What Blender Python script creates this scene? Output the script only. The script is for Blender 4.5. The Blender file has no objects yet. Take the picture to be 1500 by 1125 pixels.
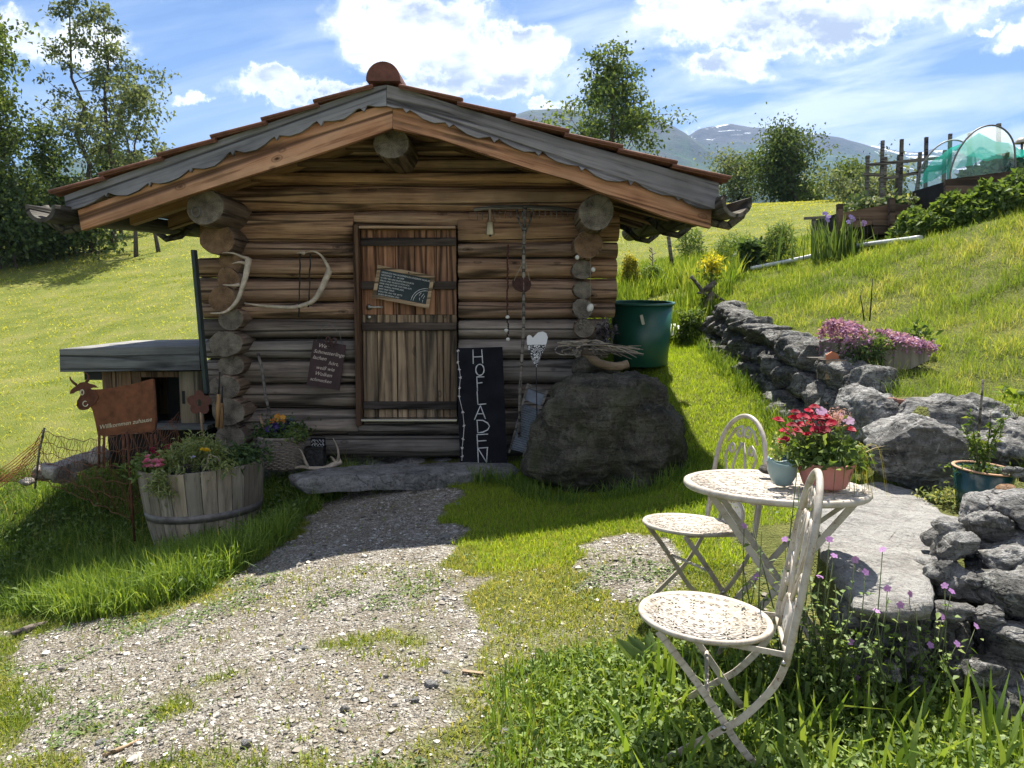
import bpy, bmesh, math, random
import numpy as np
from mathutils import Vector, Matrix, Quaternion, noise

random.seed(7)
RNG = np.random.default_rng(11)
SC = bpy.context.scene
COL = SC.collection
R = math.radians
PI = math.pi

# ------------------------------------------------------------------ camera
CAM_H = 1.4
F_PX = 1130.0
PITCH = math.atan(102.5 / F_PX)
cam_data = bpy.data.cameras.new("camera")
cam_data.sensor_width = 36.0
cam_data.lens = F_PX / 1500.0 * 36.0
cam_data.clip_start = 0.05
cam_data.clip_end = 20000.0
cam = bpy.data.objects.new("camera", cam_data)
cam.location = (0, 0, CAM_H)
cam.rotation_euler = (R(90) - PITCH, 0, 0)
COL.objects.link(cam)
SC.camera = cam

# ------------------------------------------------------------------ sun, sky, exposure
SUN_EL = R(63.0)
SUN_AZ = R(14.0)           # measured from +Y towards +X: the sun stands behind the hut
sun_dir = Vector((math.sin(SUN_AZ) * math.cos(SUN_EL), math.cos(SUN_AZ) * math.cos(SUN_EL), math.sin(SUN_EL)))
sd = bpy.data.lights.new("sun", 'SUN')
sd.energy = 5.0
sd.angle = R(0.5)
sd.color = (1.0, 0.95, 0.86)
sun = bpy.data.objects.new("sun", sd)
sun.rotation_euler = (-sun_dir).to_track_quat('-Z', 'Y').to_euler()
sun.location = (0, 0, 30)
COL.objects.link(sun)

SC.view_settings.view_transform = 'Standard'
SC.view_settings.look = 'None'
SC.view_settings.gamma = 1.0
SC.view_settings.exposure = 1.42
SC.cycles.max_bounces = 8
SC.cycles.transparent_max_bounces = 16
SC.cycles.volume_bounces = 0
SC.cycles.use_denoising = True


def ray(px, py):
    a = (px - 750.0) / F_PX
    b = (562.5 - py) / F_PX
    return Vector((a, math.cos(PITCH) + b * math.sin(PITCH), -math.sin(PITCH) + b * math.cos(PITCH)))


def at(px, py, Y):
    d = ray(px, py)
    t = Y / d.y
    return Vector((d.x * t, Y, CAM_H + d.z * t))


def atz(px, py, z):
    d = ray(px, py)
    t = (z - CAM_H) / d.z
    return Vector((d.x * t, d.y * t, z))


# ------------------------------------------------------------------ node helpers
def N(nt, typ, ins=None, **props):
    n = nt.nodes.new(typ)
    for k, v in props.items():
        setattr(n, k, v)
    for k, v in (ins or {}).items():
        s = n.inputs[k]
        if isinstance(v, bpy.types.NodeSocket):
            nt.links.new(v, s)
        elif isinstance(v, bpy.types.Node):
            nt.links.new(v.outputs[0], s)
        else:
            if s.type == 'RGBA' and len(v) == 3:
                v = (*v, 1)
            s.default_value = v
    return n


def math_(nt, op, a, b=0.0, c=0.0, clamp=False):
    n = N(nt, 'ShaderNodeMath', operation=op, use_clamp=clamp)
    for i, v in enumerate((a, b, c)):
        if isinstance(v, (bpy.types.NodeSocket,)):
            nt.links.new(v, n.inputs[i])
        elif isinstance(v, bpy.types.Node):
            nt.links.new(v.outputs[0], n.inputs[i])
        else:
            n.inputs[i].default_value = v
    return n.outputs[0]


def ramp(nt, fac, stops, interp='LINEAR'):
    n = nt.nodes.new('ShaderNodeValToRGB')
    n.color_ramp.interpolation = interp
    el = n.color_ramp.elements
    while len(el) < len(stops):
        el.new(0.5)
    for e, (p, c) in zip(el, stops):
        e.position = p
        if isinstance(c, (int, float)):
            c = (c, c, c)
        e.color = (*c[:3], 1)
    nt.links.new(fac, n.inputs[0])
    return n.outputs[0]


def mixc(nt, fac, a, b, mode='MIX'):
    n = N(nt, 'ShaderNodeMix', data_type='RGBA', blend_type=mode)
    for sock, v in ((n.inputs[0], fac), (n.inputs[6], a), (n.inputs[7], b)):
        if isinstance(v, bpy.types.NodeSocket):
            nt.links.new(v, sock)
        elif isinstance(v, (int, float)):
            sock.default_value = v
        else:
            sock.default_value = (*v[:3], 1)
    return n.outputs[2]


def new_mat(name):
    m = bpy.data.materials.new(name)
    m.use_nodes = True
    nt = m.node_tree
    nt.nodes.clear()
    out = nt.nodes.new('ShaderNodeOutputMaterial')
    return m, nt, out


def coords(nt, scale=(1, 1, 1), rand=True):
    tc = nt.nodes.new('ShaderNodeTexCoord')
    v = tc.outputs['Object']
    if rand:
        oi = nt.nodes.new('ShaderNodeObjectInfo')
        off = N(nt, 'ShaderNodeVectorMath', {0: (37.0, 19.0, 53.0)}, operation='SCALE')
        nt.links.new(oi.outputs['Random'], off.inputs['Scale'])
        v = N(nt, 'ShaderNodeVectorMath', {0: v, 1: off.outputs[0]}, operation='ADD').outputs[0]
    mp = N(nt, 'ShaderNodeVectorMath', {0: v, 1: scale}, operation='MULTIPLY')
    return mp.outputs[0]


def tex(nt, vec, scale=5.0, detail=5.0, rough=0.6, dist=0.0):
    n = N(nt, 'ShaderNodeTexNoise', {'Vector': vec, 'Scale': scale, 'Detail': detail, 'Roughness': rough, 'Distortion': dist})
    return n.outputs['Fac']


def finish(nt, out, color, rough=0.7, height=None, bump=0.3, dist=0.01, metal=0.0, spec=0.4):
    p = N(nt, 'ShaderNodeBsdfPrincipled', {'Metallic': metal, 'Specular IOR Level': spec})
    for k, v in (('Base Color', color), ('Roughness', rough)):
        if isinstance(v, bpy.types.NodeSocket):
            nt.links.new(v, p.inputs[k])
        else:
            p.inputs[k].default_value = (*v, 1) if not isinstance(v, (int, float)) else v
    if height is not None:
        b = N(nt, 'ShaderNodeBump', {'Height': height, 'Strength': bump, 'Distance': dist})
        nt.links.new(b.outputs[0], p.inputs['Normal'])
    nt.links.new(p.outputs[0], out.inputs[0])
    return p


def simple(name, c, rough=0.6, var=0.25, scale=8.0, bump=0.15, metal=0.0, spec=0.4, dist=0.004):
    m, nt, out = new_mat(name)
    v = coords(nt)
    a = tex(nt, v, scale, 6, 0.65)
    b = tex(nt, v, scale * 6, 3, 0.6)
    lo = tuple(x * (1 - var) for x in c)
    hi = tuple(min(1, x * (1 + var)) for x in c)
    col = ramp(nt, a, [(0.3, lo), (0.7, hi)])
    finish(nt, out, col, rough, b, bump, dist, metal, spec)
    return m


def wood(name, dark, mid, light, axis=0, fine=1.0, rough=0.75, crack=0.85, bump=0.5, knots=True):
    """Wood with the grain running along AXIS of the object."""
    m, nt, out = new_mat(name)
    s = [7.0 * fine] * 3
    s[axis] = 0.7 * fine
    v = coords(nt, tuple(s))
    s2 = [40.0 * fine] * 3
    s2[axis] = 1.6 * fine
    v2 = coords(nt, tuple(s2))
    s3 = [3.0] * 3
    s3[axis] = 2.2
    v3 = coords(nt, tuple(s3))
    big = tex(nt, v, 1.0, 5, 0.6, 0.6)
    fin = tex(nt, v2, 1.0, 4, 0.65, 0.3)
    blot = tex(nt, v3, 1.3, 3, 0.5)
    f = math_(nt, 'ADD', math_(nt, 'MULTIPLY', big, 0.45), math_(nt, 'ADD', math_(nt, 'MULTIPLY', fin, 0.30), math_(nt, 'MULTIPLY', blot, 0.25)))
    col = ramp(nt, f, [(0.36, dark), (0.49, mid), (0.61, light)])
    col = mixc(nt, ramp(nt, blot, [(0.45, 0.0), (0.66, 0.6)]), col, tuple(x * 0.45 for x in mid))
    streak = ramp(nt, fin, [(0.34, 0.45), (0.42, 0.0)])
    col = mixc(nt, streak, col, tuple(x * 0.5 for x in dark))
    sc = [16.0 * fine] * 3
    sc[axis] = 0.55 * fine
    vc = coords(nt, tuple(sc))
    cr = N(nt, 'ShaderNodeTexVoronoi', {'Vector': vc, 'Scale': 0.55, 'Randomness': 1.0}, feature='DISTANCE_TO_EDGE').outputs['Distance']
    crm = ramp(nt, cr, [(0.0, 1.0), (0.035, .8), (0.08, 0.0)])
    crm = math_(nt, 'MULTIPLY', crm, ramp(nt, big, [(0.38, 0.0), (0.52, crack)]))
    col = mixc(nt, crm, col, tuple(x * 0.18 for x in dark))
    if knots:
        sk = [5.0] * 3
        sk[axis] = 2.6
        vk = coords(nt, tuple(sk))
        kn = N(nt, 'ShaderNodeTexVoronoi', {'Vector': vk, 'Scale': 0.9, 'Randomness': 1.0}).outputs['Distance']
        km = ramp(nt, kn, [(0.03, 1.0), (0.085, 0.15), (0.1, 0.6), (0.13, 0.0)])
        col = mixc(nt, km, col, tuple(x * 0.35 for x in dark))
    oi = nt.nodes.new('ShaderNodeObjectInfo')
    sh = ramp(nt, oi.outputs['Random'], [(0.0, (.66, .64, .63)), (.35, (1.0, .97, .95)), (.6, (.82, .86, .90)), (1.0, (1.3, 1.22, 1.12))])
    col = mixc(nt, 1.0, col, sh, 'MULTIPLY')
    h = math_(nt, 'SUBTRACT', math_(nt, 'ADD', math_(nt, 'MULTIPLY', fin, 0.6), math_(nt, 'MULTIPLY', big, 0.8)), math_(nt, 'MULTIPLY', crm, 1.2))
    finish(nt, out, col, rough, h, bump * 1.4, 0.016, 0, 0.2)
    return m


def endgrain(name, dark, light):
    """Cut log end: rings and radial checks round the object's own Y axis."""
    m, nt, out = new_mat(name)
    tc = nt.nodes.new('ShaderNodeTexCoord')
    v = tc.outputs['Object']
    sp = N(nt, 'ShaderNodeSeparateXYZ', {0: v})
    oi = nt.nodes.new('ShaderNodeObjectInfo')
    vr = coords(nt, (1, 1, 1))
    w = tex(nt, vr, 6, 3, 0.5)
    x2 = math_(nt, 'MULTIPLY', sp.outputs[0], sp.outputs[0])
    z2 = math_(nt, 'MULTIPLY', sp.outputs[2], sp.outputs[2])
    r = math_(nt, 'SQRT', math_(nt, 'ADD', x2, z2))
    rr = math_(nt, 'ADD', r, math_(nt, 'MULTIPLY', w, 0.05))
    ring = math_(nt, 'SINE', math_(nt, 'MULTIPLY', rr, 420.0))
    ang = math_(nt, 'ARCTAN2', sp.outputs[0], sp.outputs[2])
    av = N(nt, 'ShaderNodeCombineXYZ', {0: math_(nt, 'ADD', math_(nt, 'SINE', ang), math_(nt, 'MULTIPLY', oi.outputs['Random'], 30.0)), 1: math_(nt, 'COSINE', ang), 2: math_(nt, 'MULTIPLY', r, 1.0)})
    rad = tex(nt, av.outputs[0], 9, 3, 0.6)
    stain = tex(nt, vr, 11, 5, 0.6)
    col = ramp(nt, math_(nt, 'ADD', math_(nt, 'MULTIPLY', stain, 0.75), math_(nt, 'MULTIPLY', rad, 0.3)), [(0.34, dark), (0.66, light)])
    col = mixc(nt, math_(nt, 'MULTIPLY', math_(nt, 'ADD', ring, 1.0), 0.10), col, tuple(x * 0.4 for x in dark))
    ck = ramp(nt, rad, [(0.27, 1.0), (0.31, 0.0)])
    ck = math_(nt, 'MULTIPLY', ck, ramp(nt, r, [(0.015, 0.0), (0.04, 1.0)]))
    col = mixc(nt, ck, col, (0.012, 0.009, 0.007))
    finish(nt, out, col, 0.85, math_(nt, 'SUBTRACT', math_(nt, 'MULTIPLY', ring, 0.15), ck), 0.5, 0.006, 0, 0.2)
    return m


def foliage(name, stops, trans=0.45, gloss=0.06, rough=0.6, tscale=1.25):
    gloss = gloss * .4
    """Thin leaves: the point attribute «tone» picks the colour of each leaf; light passes through."""
    m, nt, out = new_mat(name)
    at_ = N(nt, 'ShaderNodeAttribute', attribute_name='tone')
    col = ramp(nt, at_.outputs['Fac'], stops)
    d = N(nt, 'ShaderNodeBsdfDiffuse', {'Color': col})
    tcol = mixc(nt, 1.0, col, (tscale * 1.12, tscale * 1.0, tscale * 0.55), 'MULTIPLY')
    t = N(nt, 'ShaderNodeBsdfTranslucent', {'Color': tcol})
    mx = N(nt, 'ShaderNodeMixShader', {0: trans, 1: d.outputs[0], 2: t.outputs[0]})
    g = N(nt, 'ShaderNodeBsdfGlossy', {'Color': (1, 1, 1), 'Roughness': rough})
    gm = gloss
    mx2 = N(nt, 'ShaderNodeMixShader', {0: gm, 1: mx.outputs[0], 2: g.outputs[0]})
    nt.links.new(mx2.outputs[0], out.inputs[0])
    return m


def rockmat(name, dark, mid, light, lichen=(0.5, 0.5, 0.46), lich=0.35, moss=0.0, scale=1.0, band=0.0, crack=.8):
    m, nt, out = new_mat(name)
    v = coords(nt, (scale, scale, scale))
    a = tex(nt, v, 3.2, 8, 0.65, 0.5)
    b = tex(nt, v, 18, 6, 0.7)
    c = tex(nt, v, 6.5, 7, 0.75, 1.2)
    vb = coords(nt, (2.2 * scale, 2.2 * scale, 14 * scale))
    bd = tex(nt, vb, 1.2, 5, 0.65, 0.8)
    f = math_(nt, 'ADD', math_(nt, 'MULTIPLY', a, 0.6), math_(nt, 'MULTIPLY', b, 0.4))
    if band:
        f = math_(nt, 'ADD', math_(nt, 'MULTIPLY', f, 1 - band), math_(nt, 'MULTIPLY', bd, band))
    col = ramp(nt, f, [(0.38, dark), (0.49, mid), (0.60, light)])
    col = mixc(nt, ramp(nt, c, [(0.53, 0.0), (0.58, lich)]), col, lichen)
    g2 = tex(nt, v, 46, 5, 0.75)
    col = mixc(nt, ramp(nt, g2, [(0.36, 0.65), (0.48, 0.0)]), col, tuple(x * 0.5 for x in dark))
    if moss:
        e = tex(nt, v, 4.0, 5, 0.6)
        col = mixc(nt, ramp(nt, e, [(0.5, 0.0), (0.66, moss)]), col, (0.05, 0.06, 0.02))
    wn = N(nt, 'ShaderNodeTexNoise', {'Vector': v, 'Scale': 4.0, 'Detail': 4.0}).outputs['Color']
    wv = N(nt, 'ShaderNodeVectorMath', {0: v, 1: N(nt, 'ShaderNodeVectorMath', {0: wn, 1: (.5, .5, .5)}, operation='MULTIPLY').outputs[0]}, operation='ADD').outputs[0]
    vo = N(nt, 'ShaderNodeTexVoronoi', {'Vector': wv, 'Scale': 1.5}, feature='DISTANCE_TO_EDGE').outputs['Distance']
    cr = ramp(nt, vo, [(0.0, 0.0), (0.014, 1.0)])
    col = mixc(nt, math_(nt, 'MULTIPLY', math_(nt, 'SUBTRACT', 1.0, cr), ramp(nt, a, [(.48, 0.0), (.58, crack)])), col, tuple(x * .4 for x in dark))
    h = math_(nt, 'ADD', math_(nt, 'MULTIPLY', a, 1.2), math_(nt, 'MULTIPLY', b, 0.5))
    h = math_(nt, 'ADD', h, math_(nt, 'MULTIPLY', bd, 0.8 if band else 0.25))
    h = math_(nt, 'ADD', h, math_(nt, 'MULTIPLY', cr, 0.3 * crack))
    h = math_(nt, 'ADD', h, math_(nt, 'MULTIPLY', g2, 0.22))
    finish(nt, out, col, 0.92, h, 1.0, 0.06, 0, 0.15)
    return m


# ------------------------------------------------------------------ mesh helpers
class MB:
    def __init__(self):
        self.v, self.f, self.s, self.mi = [], [], [], []
        self.cur = 0

    def add(self, vs, fs, smooth=False):
        o = len(self.v)
        self.v += [Vector(p) for p in vs]
        for q in fs:
            self.f.append([o + i for i in q])
            self.s.append(smooth)
            self.mi.append(self.cur)
        return self

    def box(self, c, size, rot=None, bev=0.0):
        c = Vector(c)
        x, y, z = (k / 2 for k in size)
        if bev <= 0:
            pts = [Vector((sx * x, sy * y, sz * z)) for sz in (-1, 1) for sy in (-1, 1) for sx in (-1, 1)]
            fs = [(0, 2, 3, 1), (4, 5, 7, 6), (0, 1, 5, 4), (2, 6, 7, 3), (0, 4, 6, 2), (1, 3, 7, 5)]
        else:
            bm = bmesh.new()
            bmesh.ops.create_cube(bm, size=1.0)
            for w in bm.verts:
                w.co = Vector((w.co.x * 2 * x, w.co.y * 2 * y, w.co.z * 2 * z))
            bmesh.ops.bevel(bm, geom=list(bm.edges), offset=min(bev, x * .9, y * .9, z * .9), segments=2, profile=0.5, affect='EDGES')
            bm.verts.index_update()
            pts = [w.co.copy() for w in bm.verts]
            fs = [[w.index for w in q.verts] for q in bm.faces]
            bm.free()
        if rot is not None:
            pts = [rot @ p for p in pts]
        return self.add([c + p for p in pts], fs)

    def beam(self, a, b, w, h, up=(0, 0, 1), bev=0.0):
        a, b = Vector(a), Vector(b)
        d = b - a
        x = d.normalized()
        up = Vector(up)
        y = up.cross(x)
        if y.length < 1e-4:
            y = Vector((0, 1, 0)).cross(x)
        y.normalize()
        z = x.cross(y)
        rot = Matrix((x, y, z)).transposed()
        return self.box((a + b) / 2, (d.length, w, h), rot, bev)

    def tube(self, pts, r, n=8, caps=True, smooth=True, flat=None, closed=False, wob=0.0, sd=0):
        """FLAT: (width factor, height factor, up vector) for bars that are not round."""
        pts = [Vector(p) for p in pts]
        k = len(pts)
        rs = r if isinstance(r, (list, tuple)) else [r] * k
        vs, fs = [], []
        tang = []
        for i in range(k):
            if closed:
                t = pts[(i + 1) % k] - pts[i - 1]
            else:
                t = pts[min(i + 1, k - 1)] - pts[max(i - 1, 0)]
            tang.append(t.normalized() if t.length > 1e-9 else Vector((0, 0, 1)))
        up = Vector(flat[2]) if flat else Vector((0, 0, 1))
        if abs(tang[0].dot(up)) > 0.95 and not flat:
            up = Vector((1, 0, 0))
        a = up.cross(tang[0])
        if a.length < 1e-6:
            a = Vector((0, 1, 0)).cross(tang[0])
        a.normalize()
        rnd = random.Random(sd)
        for i in range(k):
            t = tang[i]
            if flat:
                a2 = up.cross(t)
                a = a2.normalized() if a2.length > 1e-4 else a
            else:
                a = (a - t * a.dot(t))
                a.normalize()
            b = t.cross(a)
            fx, fy = (flat[0], flat[1]) if flat else (1, 1)
            for j in range(n):
                th = 2 * PI * j / n
                rr = rs[i] * (1 + (rnd.random() - .5) * wob)
                vs.append(pts[i] + a * (math.cos(th) * rr * fx) + b * (math.sin(th) * rr * fy))
        seg = k if closed else k - 1
        for i in range(seg):
            for j in range(n):
                p, q = i * n + j, i * n + (j + 1) % n
                i2 = (i + 1) % k
                fs.append((p, q, i2 * n + (j + 1) % n, i2 * n + j))
        self.add(vs, fs, smooth)
        if caps and not closed:
            o = len(self.v) - len(vs)
            self.f.append([o + j for j in range(n)][::-1])
            self.f.append([o + (k - 1) * n + j for j in range(n)])
            self.s += [False, False]
            self.mi += [self.cur, self.cur]
        return self

    def lathe(self, prof, c=(0, 0, 0), n=32, smooth=True, rot=None):
        c = Vector(c)
        vs, fs = [], []
        for (r, z) in prof:
            for j in range(n):
                th = 2 * PI * j / n
                p = Vector((r * math.cos(th), r * math.sin(th), z))
                vs.append(c + (rot @ p if rot else p))
        for i in range(len(prof) - 1):
            for j in range(n):
                fs.append((i * n + j, i * n + (j + 1) % n, (i + 1) * n + (j + 1) % n, (i + 1) * n + j))
        return self.add(vs, fs, smooth)

    def prism(self, poly, off):
        """Polygon (3-D points) extruded by the vector OFF."""
        off = Vector(off)
        poly = [Vector(p) for p in poly]
        k = len(poly)
        nrm = Vector((0, 0, 0))
        for i in range(k):
            nrm += poly[i].cross(poly[(i + 1) % k])
        if nrm.dot(off) > 0:
            poly = poly[::-1]
        vs = poly + [p + off for p in poly]
        fs = [list(range(k)), [k + i for i in range(k)][::-1]]
        for i in range(k):
            j = (i + 1) % k
            fs.append((j, i, k + i, k + j))
        return self.add(vs, fs)

    def sphere(self, c, r, n=10, m=7, scale=(1, 1, 1), rot=None):
        c = Vector(c)
        prof = [(max(math.sin(PI * i / m) * r, 1e-5), -math.cos(PI * i / m) * r) for i in range(m + 1)]
        vs, fs = [], []
        for (q, z) in prof:
            for j in range(n):
                th = 2 * PI * j / n
                p = Vector((q * math.cos(th) * scale[0], q * math.sin(th) * scale[1], z * scale[2]))
                vs.append(c + (rot @ p if rot else p))
        for i in range(m):
            for j in range(n):
                fs.append((i * n + j, i * n + (j + 1) % n, (i + 1) * n + (j + 1) % n, (i + 1) * n + j))
        return self.add(vs, fs, True)

    def build(self, name, mats, parent=None, origin=None, roty=0.0):
        """Links the collected shape as ONE mesh object; coordinates are world ones unless PARENT sits at the origin."""
        base = Vector(list(parent["_loc"])) if parent is not None and '_loc' in parent else Vector((0, 0, 0))
        org = Vector(origin) if origin is not None else base
        me = bpy.data.meshes.new(name)
        inv = Matrix.Rotation(-roty, 3, 'Y')
        me.from_pydata([tuple(inv @ (p - org)) for p in self.v], [], self.f)
        me.polygons.foreach_set('use_smooth', self.s)
        if isinstance(mats, (list, tuple)):
            for m in mats:
                me.materials.append(m)
            me.polygons.foreach_set('material_index', self.mi)
        else:
            me.materials.append(mats)
        me.update()
        o = bpy.data.objects.new(name, me)
        COL.objects.link(o)
        if parent is not None:
            o.parent = parent
            o.location = org - base
        else:
            o.location = org
        o.rotation_euler = (0, roty, 0)      # the grain follows the piece's own axis
        if '_loc' not in o:
            o['_loc'] = tuple(org)
        return o


def np_obj(name, V, quads, tris, mat, parent=None, tone=None, smooth=True):
    """A mesh object straight from arrays (world coordinates)."""
    base = np.array(list(parent["_loc"])) if parent is not None and '_loc' in parent else np.zeros(3)
    me = bpy.data.meshes.new(name)
    V = np.asarray(V, np.float32) - base.astype(np.float32)
    me.vertices.add(len(V))
    me.vertices.foreach_set('co', V.ravel())
    idx, start = [], []
    pos = 0
    for arr in (quads, tris):
        if arr is None or len(arr) == 0:
            continue
        k = arr.shape[1]
        idx.append(arr.ravel())
        start.append(pos + np.arange(len(arr)) * k)
        pos += arr.size
    idx = np.concatenate(idx).astype(np.int32)
    start = np.concatenate(start).astype(np.int32)
    me.loops.add(len(idx))
    me.loops.foreach_set('vertex_index', idx)
    me.polygons.add(len(start))
    me.polygons.foreach_set('loop_start', start)
    me.update(calc_edges=True)
    if smooth:
        me.polygons.foreach_set('use_smooth', np.ones(len(start), bool))
    if tone is not None:
        a = me.attributes.new('tone', 'FLOAT', 'POINT')
        a.data.foreach_set('value', np.asarray(tone, np.float32))
    me.materials.append(mat)
    o = bpy.data.objects.new(name, me)
    COL.objects.link(o)
    if parent is not None:
        o.parent = parent
    o['_loc'] = tuple(base)
    return o


def thing(name, label, cat, loc=(0, 0, 0), group=None):
    o = bpy.data.objects.new(name, None)
    o.empty_display_size = 0.1
    COL.objects.link(o)
    o.location = loc
    o['_loc'] = tuple(loc)
    o['label'] = label
    o['category'] = cat
    if group:
        o['group'] = group
    return o


def tag(o, label, cat, group=None):
    o['label'] = label
    o['category'] = cat
    if group:
        o['group'] = group
    return o


def kind(o, k):
    o['kind'] = k
    return o


def copy_thing(src, loc, rotz, label):
    r = src.copy()
    COL.objects.link(r)
    r.location = loc
    r.rotation_euler = (0, 0, rotz)
    r['label'] = label
    for ch in list(src.children):
        c = ch.copy()
        COL.objects.link(c)
        c.parent = r
        for g in ch.children:
            d = g.copy()
            COL.objects.link(d)
            d.parent = c
    return r


def leaf_arrays(P, D, L, W, rng, droop=0.25, flat=0.5):
    """Leaves at P pointing along D: six vertices, two quads folded along the midrib. Returns V, quads."""
    n = len(P)
    D = D / np.maximum(np.linalg.norm(D, axis=1, keepdims=True), 1e-6)
    U = rng.normal(size=(n, 3)) * (1 - flat) + np.array([0, 0, 1.0]) * flat
    S = np.cross(D, U)
    S /= np.maximum(np.linalg.norm(S, axis=1, keepdims=True), 1e-6)
    Nn = np.cross(S, D)
    L = np.broadcast_to(np.asarray(L, float), (n,))[:, None]
    W = np.broadcast_to(np.asarray(W, float), (n,))[:, None]
    down = np.array([0, 0, -1.0])
    a = P
    m = P + D * L * 0.5 - Nn * W * 0.12
    l = P + D * L * 0.42 + S * W * 0.5 + Nn * W * 0.1
    r = P + D * L * 0.42 - S * W * 0.5 + Nn * W * 0.1
    t = P + D * L + down * L * droop
    V = np.stack([a, l, m, r, t], 1).reshape(-1, 3)
    b = np.arange(n)[:, None] * 5
    q = np.concatenate([b + np.array([0, 2, 4, 1]), b + np.array([0, 3, 4, 2])], 0)
    return V, q


def blade_arrays(P, H, W, rng, lean=0.35, wind=(0, 0)):
    """Grass blades standing at P: base pair, middle pair, tip."""
    n = len(P)
    th = rng.uniform(0, 2 * PI, n)
    side = np.stack([np.cos(th), np.sin(th), np.zeros(n)], 1)
    ph = rng.uniform(0, 2 * PI, n)
    ln = np.abs(rng.normal(0, lean, n)) * H
    ld = np.stack([np.cos(ph), np.sin(ph), np.zeros(n)], 1) * ln[:, None] + np.array([wind[0], wind[1], 0]) * H[:, None]
    up = np.array([0, 0, 1.0])
    hw = (W / 2)[:, None]
    a = P - side * hw
    b = P + side * hw
    mid = P + up * (H * 0.55)[:, None] + ld * 0.35
    c = mid - side * hw * 0.8
    d = mid + side * hw * 0.8
    tip = P + up * (H * 0.97)[:, None] + ld - up * (ln * ln / np.maximum(H, 1e-4) * 0.3)[:, None]
    V = np.stack([a, b, d, c, tip], 1).reshape(-1, 3)
    o = np.arange(n)[:, None] * 5
    return V, o + np.array([0, 1, 2, 3]), o + np.array([3, 2, 4])


def grass(name, P, hmin, hmax, wmin, wmax, mat, lean=0.35, tone=(0, 1), seed=1, parent=None, tonefield=None, hscale=None):
    rng = np.random.default_rng(seed)
    n = len(P)
    H = rng.uniform(0, 1, n) ** 1.3 * (hmax - hmin) + hmin
    if hscale is not None:
        H = H * hscale
    if isinstance(wmin, np.ndarray):
        W = wmin
    else:
        W = rng.uniform(wmin, wmax, n)
    V, q, t = blade_arrays(P, H, W, rng, lean)
    tn = rng.uniform(tone[0], tone[1], n)
    if tonefield is not None:
        tn = np.clip(tn + tonefield, 0, 1)
    return np_obj(name, V, q, t, mat, parent, np.repeat(tn, 5), True)


def nz(x, y, s=1.0, o=0.0):
    """Cheap smooth 2-D value noise in 0..1 for arrays."""
    x = np.asarray(x) * s + o
    y = np.asarray(y) * s + o * 1.7
    xi, yi = np.floor(x), np.floor(y)
    fx, fy = x - xi, y - yi
    fx = fx * fx * (3 - 2 * fx)
    fy = fy * fy * (3 - 2 * fy)

    def hsh(a, b):
        return np.modf(np.abs(np.sin(a * 127.1 + b * 311.7) * 43758.5453))[0]
    return (hsh(xi, yi) * (1 - fx) + hsh(xi + 1, yi) * fx) * (1 - fy) + (hsh(xi, yi + 1) * (1 - fx) + hsh(xi + 1, yi + 1) * fx) * fy


def fbm(x, y, s=1.0, o=0.0, k=4):
    t, a, tot = 0, 1.0, 0
    for i in range(k):
        t = t + a * nz(x, y, s * 2 ** i, o + i * 7.3)
        tot += a
        a *= 0.5
    return t / tot


def sstep(x, a, b):
    t = np.clip((x - a) / (b - a), 0, 1)
    return t * t * (3 - 2 * t)


def cut_planes(seed, n, lo, hi):
    r = random.Random(seed * 17 + 3)
    out = []
    for _ in range(n):
        v = Vector((r.gauss(0, 1), r.gauss(0, 1), r.gauss(0, 1))).normalized()
        out.append((v, r.uniform(lo, hi)))
    return out


def chip(p, cuts):
    """Breaks flat faces off a rounded stone."""
    for n, d in cuts:
        e = p.dot(n) - d
        if e > 0:
            p = p - n * e * .92
    return p


def rock_mesh(mb, c, size, seed, sub=3, amp=0.22, freq=1.6, rot=None, flatten=0.0, ridged=0.0):
    bm = bmesh.new()
    bmesh.ops.create_icosphere(bm, subdivisions=sub, radius=1.0)
    o = Vector((seed * 3.7, seed * 1.3, -seed * 2.1))
    cuts = cut_planes(seed, 16, .62, .95)
    vs = []
    for w in bm.verts:
        p = w.co.copy()
        # blocky: push towards a rounded box
        mx = max(abs(p.x), abs(p.y), abs(p.z))
        p = p * (1 - 0.45) + (p / mx) * 0.45 * 0.85
        p = chip(p, cuts)
        k = noise.fractal(p * freq + o, 1.0, 2.0, 4) * amp * .5 + noise.noise(p * 0.9 + o * 2) * amp * 0.7
        if ridged:
            k -= ridged * abs(noise.noise(p * freq * 1.7 + o))
        p = p * (1 + k)
        p = Vector((p.x * size[0], p.y * size[1], p.z * size[2]))
        vs.append(Vector(c) + (rot @ p if rot else p))
    bm.verts.index_update()
    fs = [[w.index for w in q.verts] for q in bm.faces]
    bm.free()
    mb.add(vs, fs, True)


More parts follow.
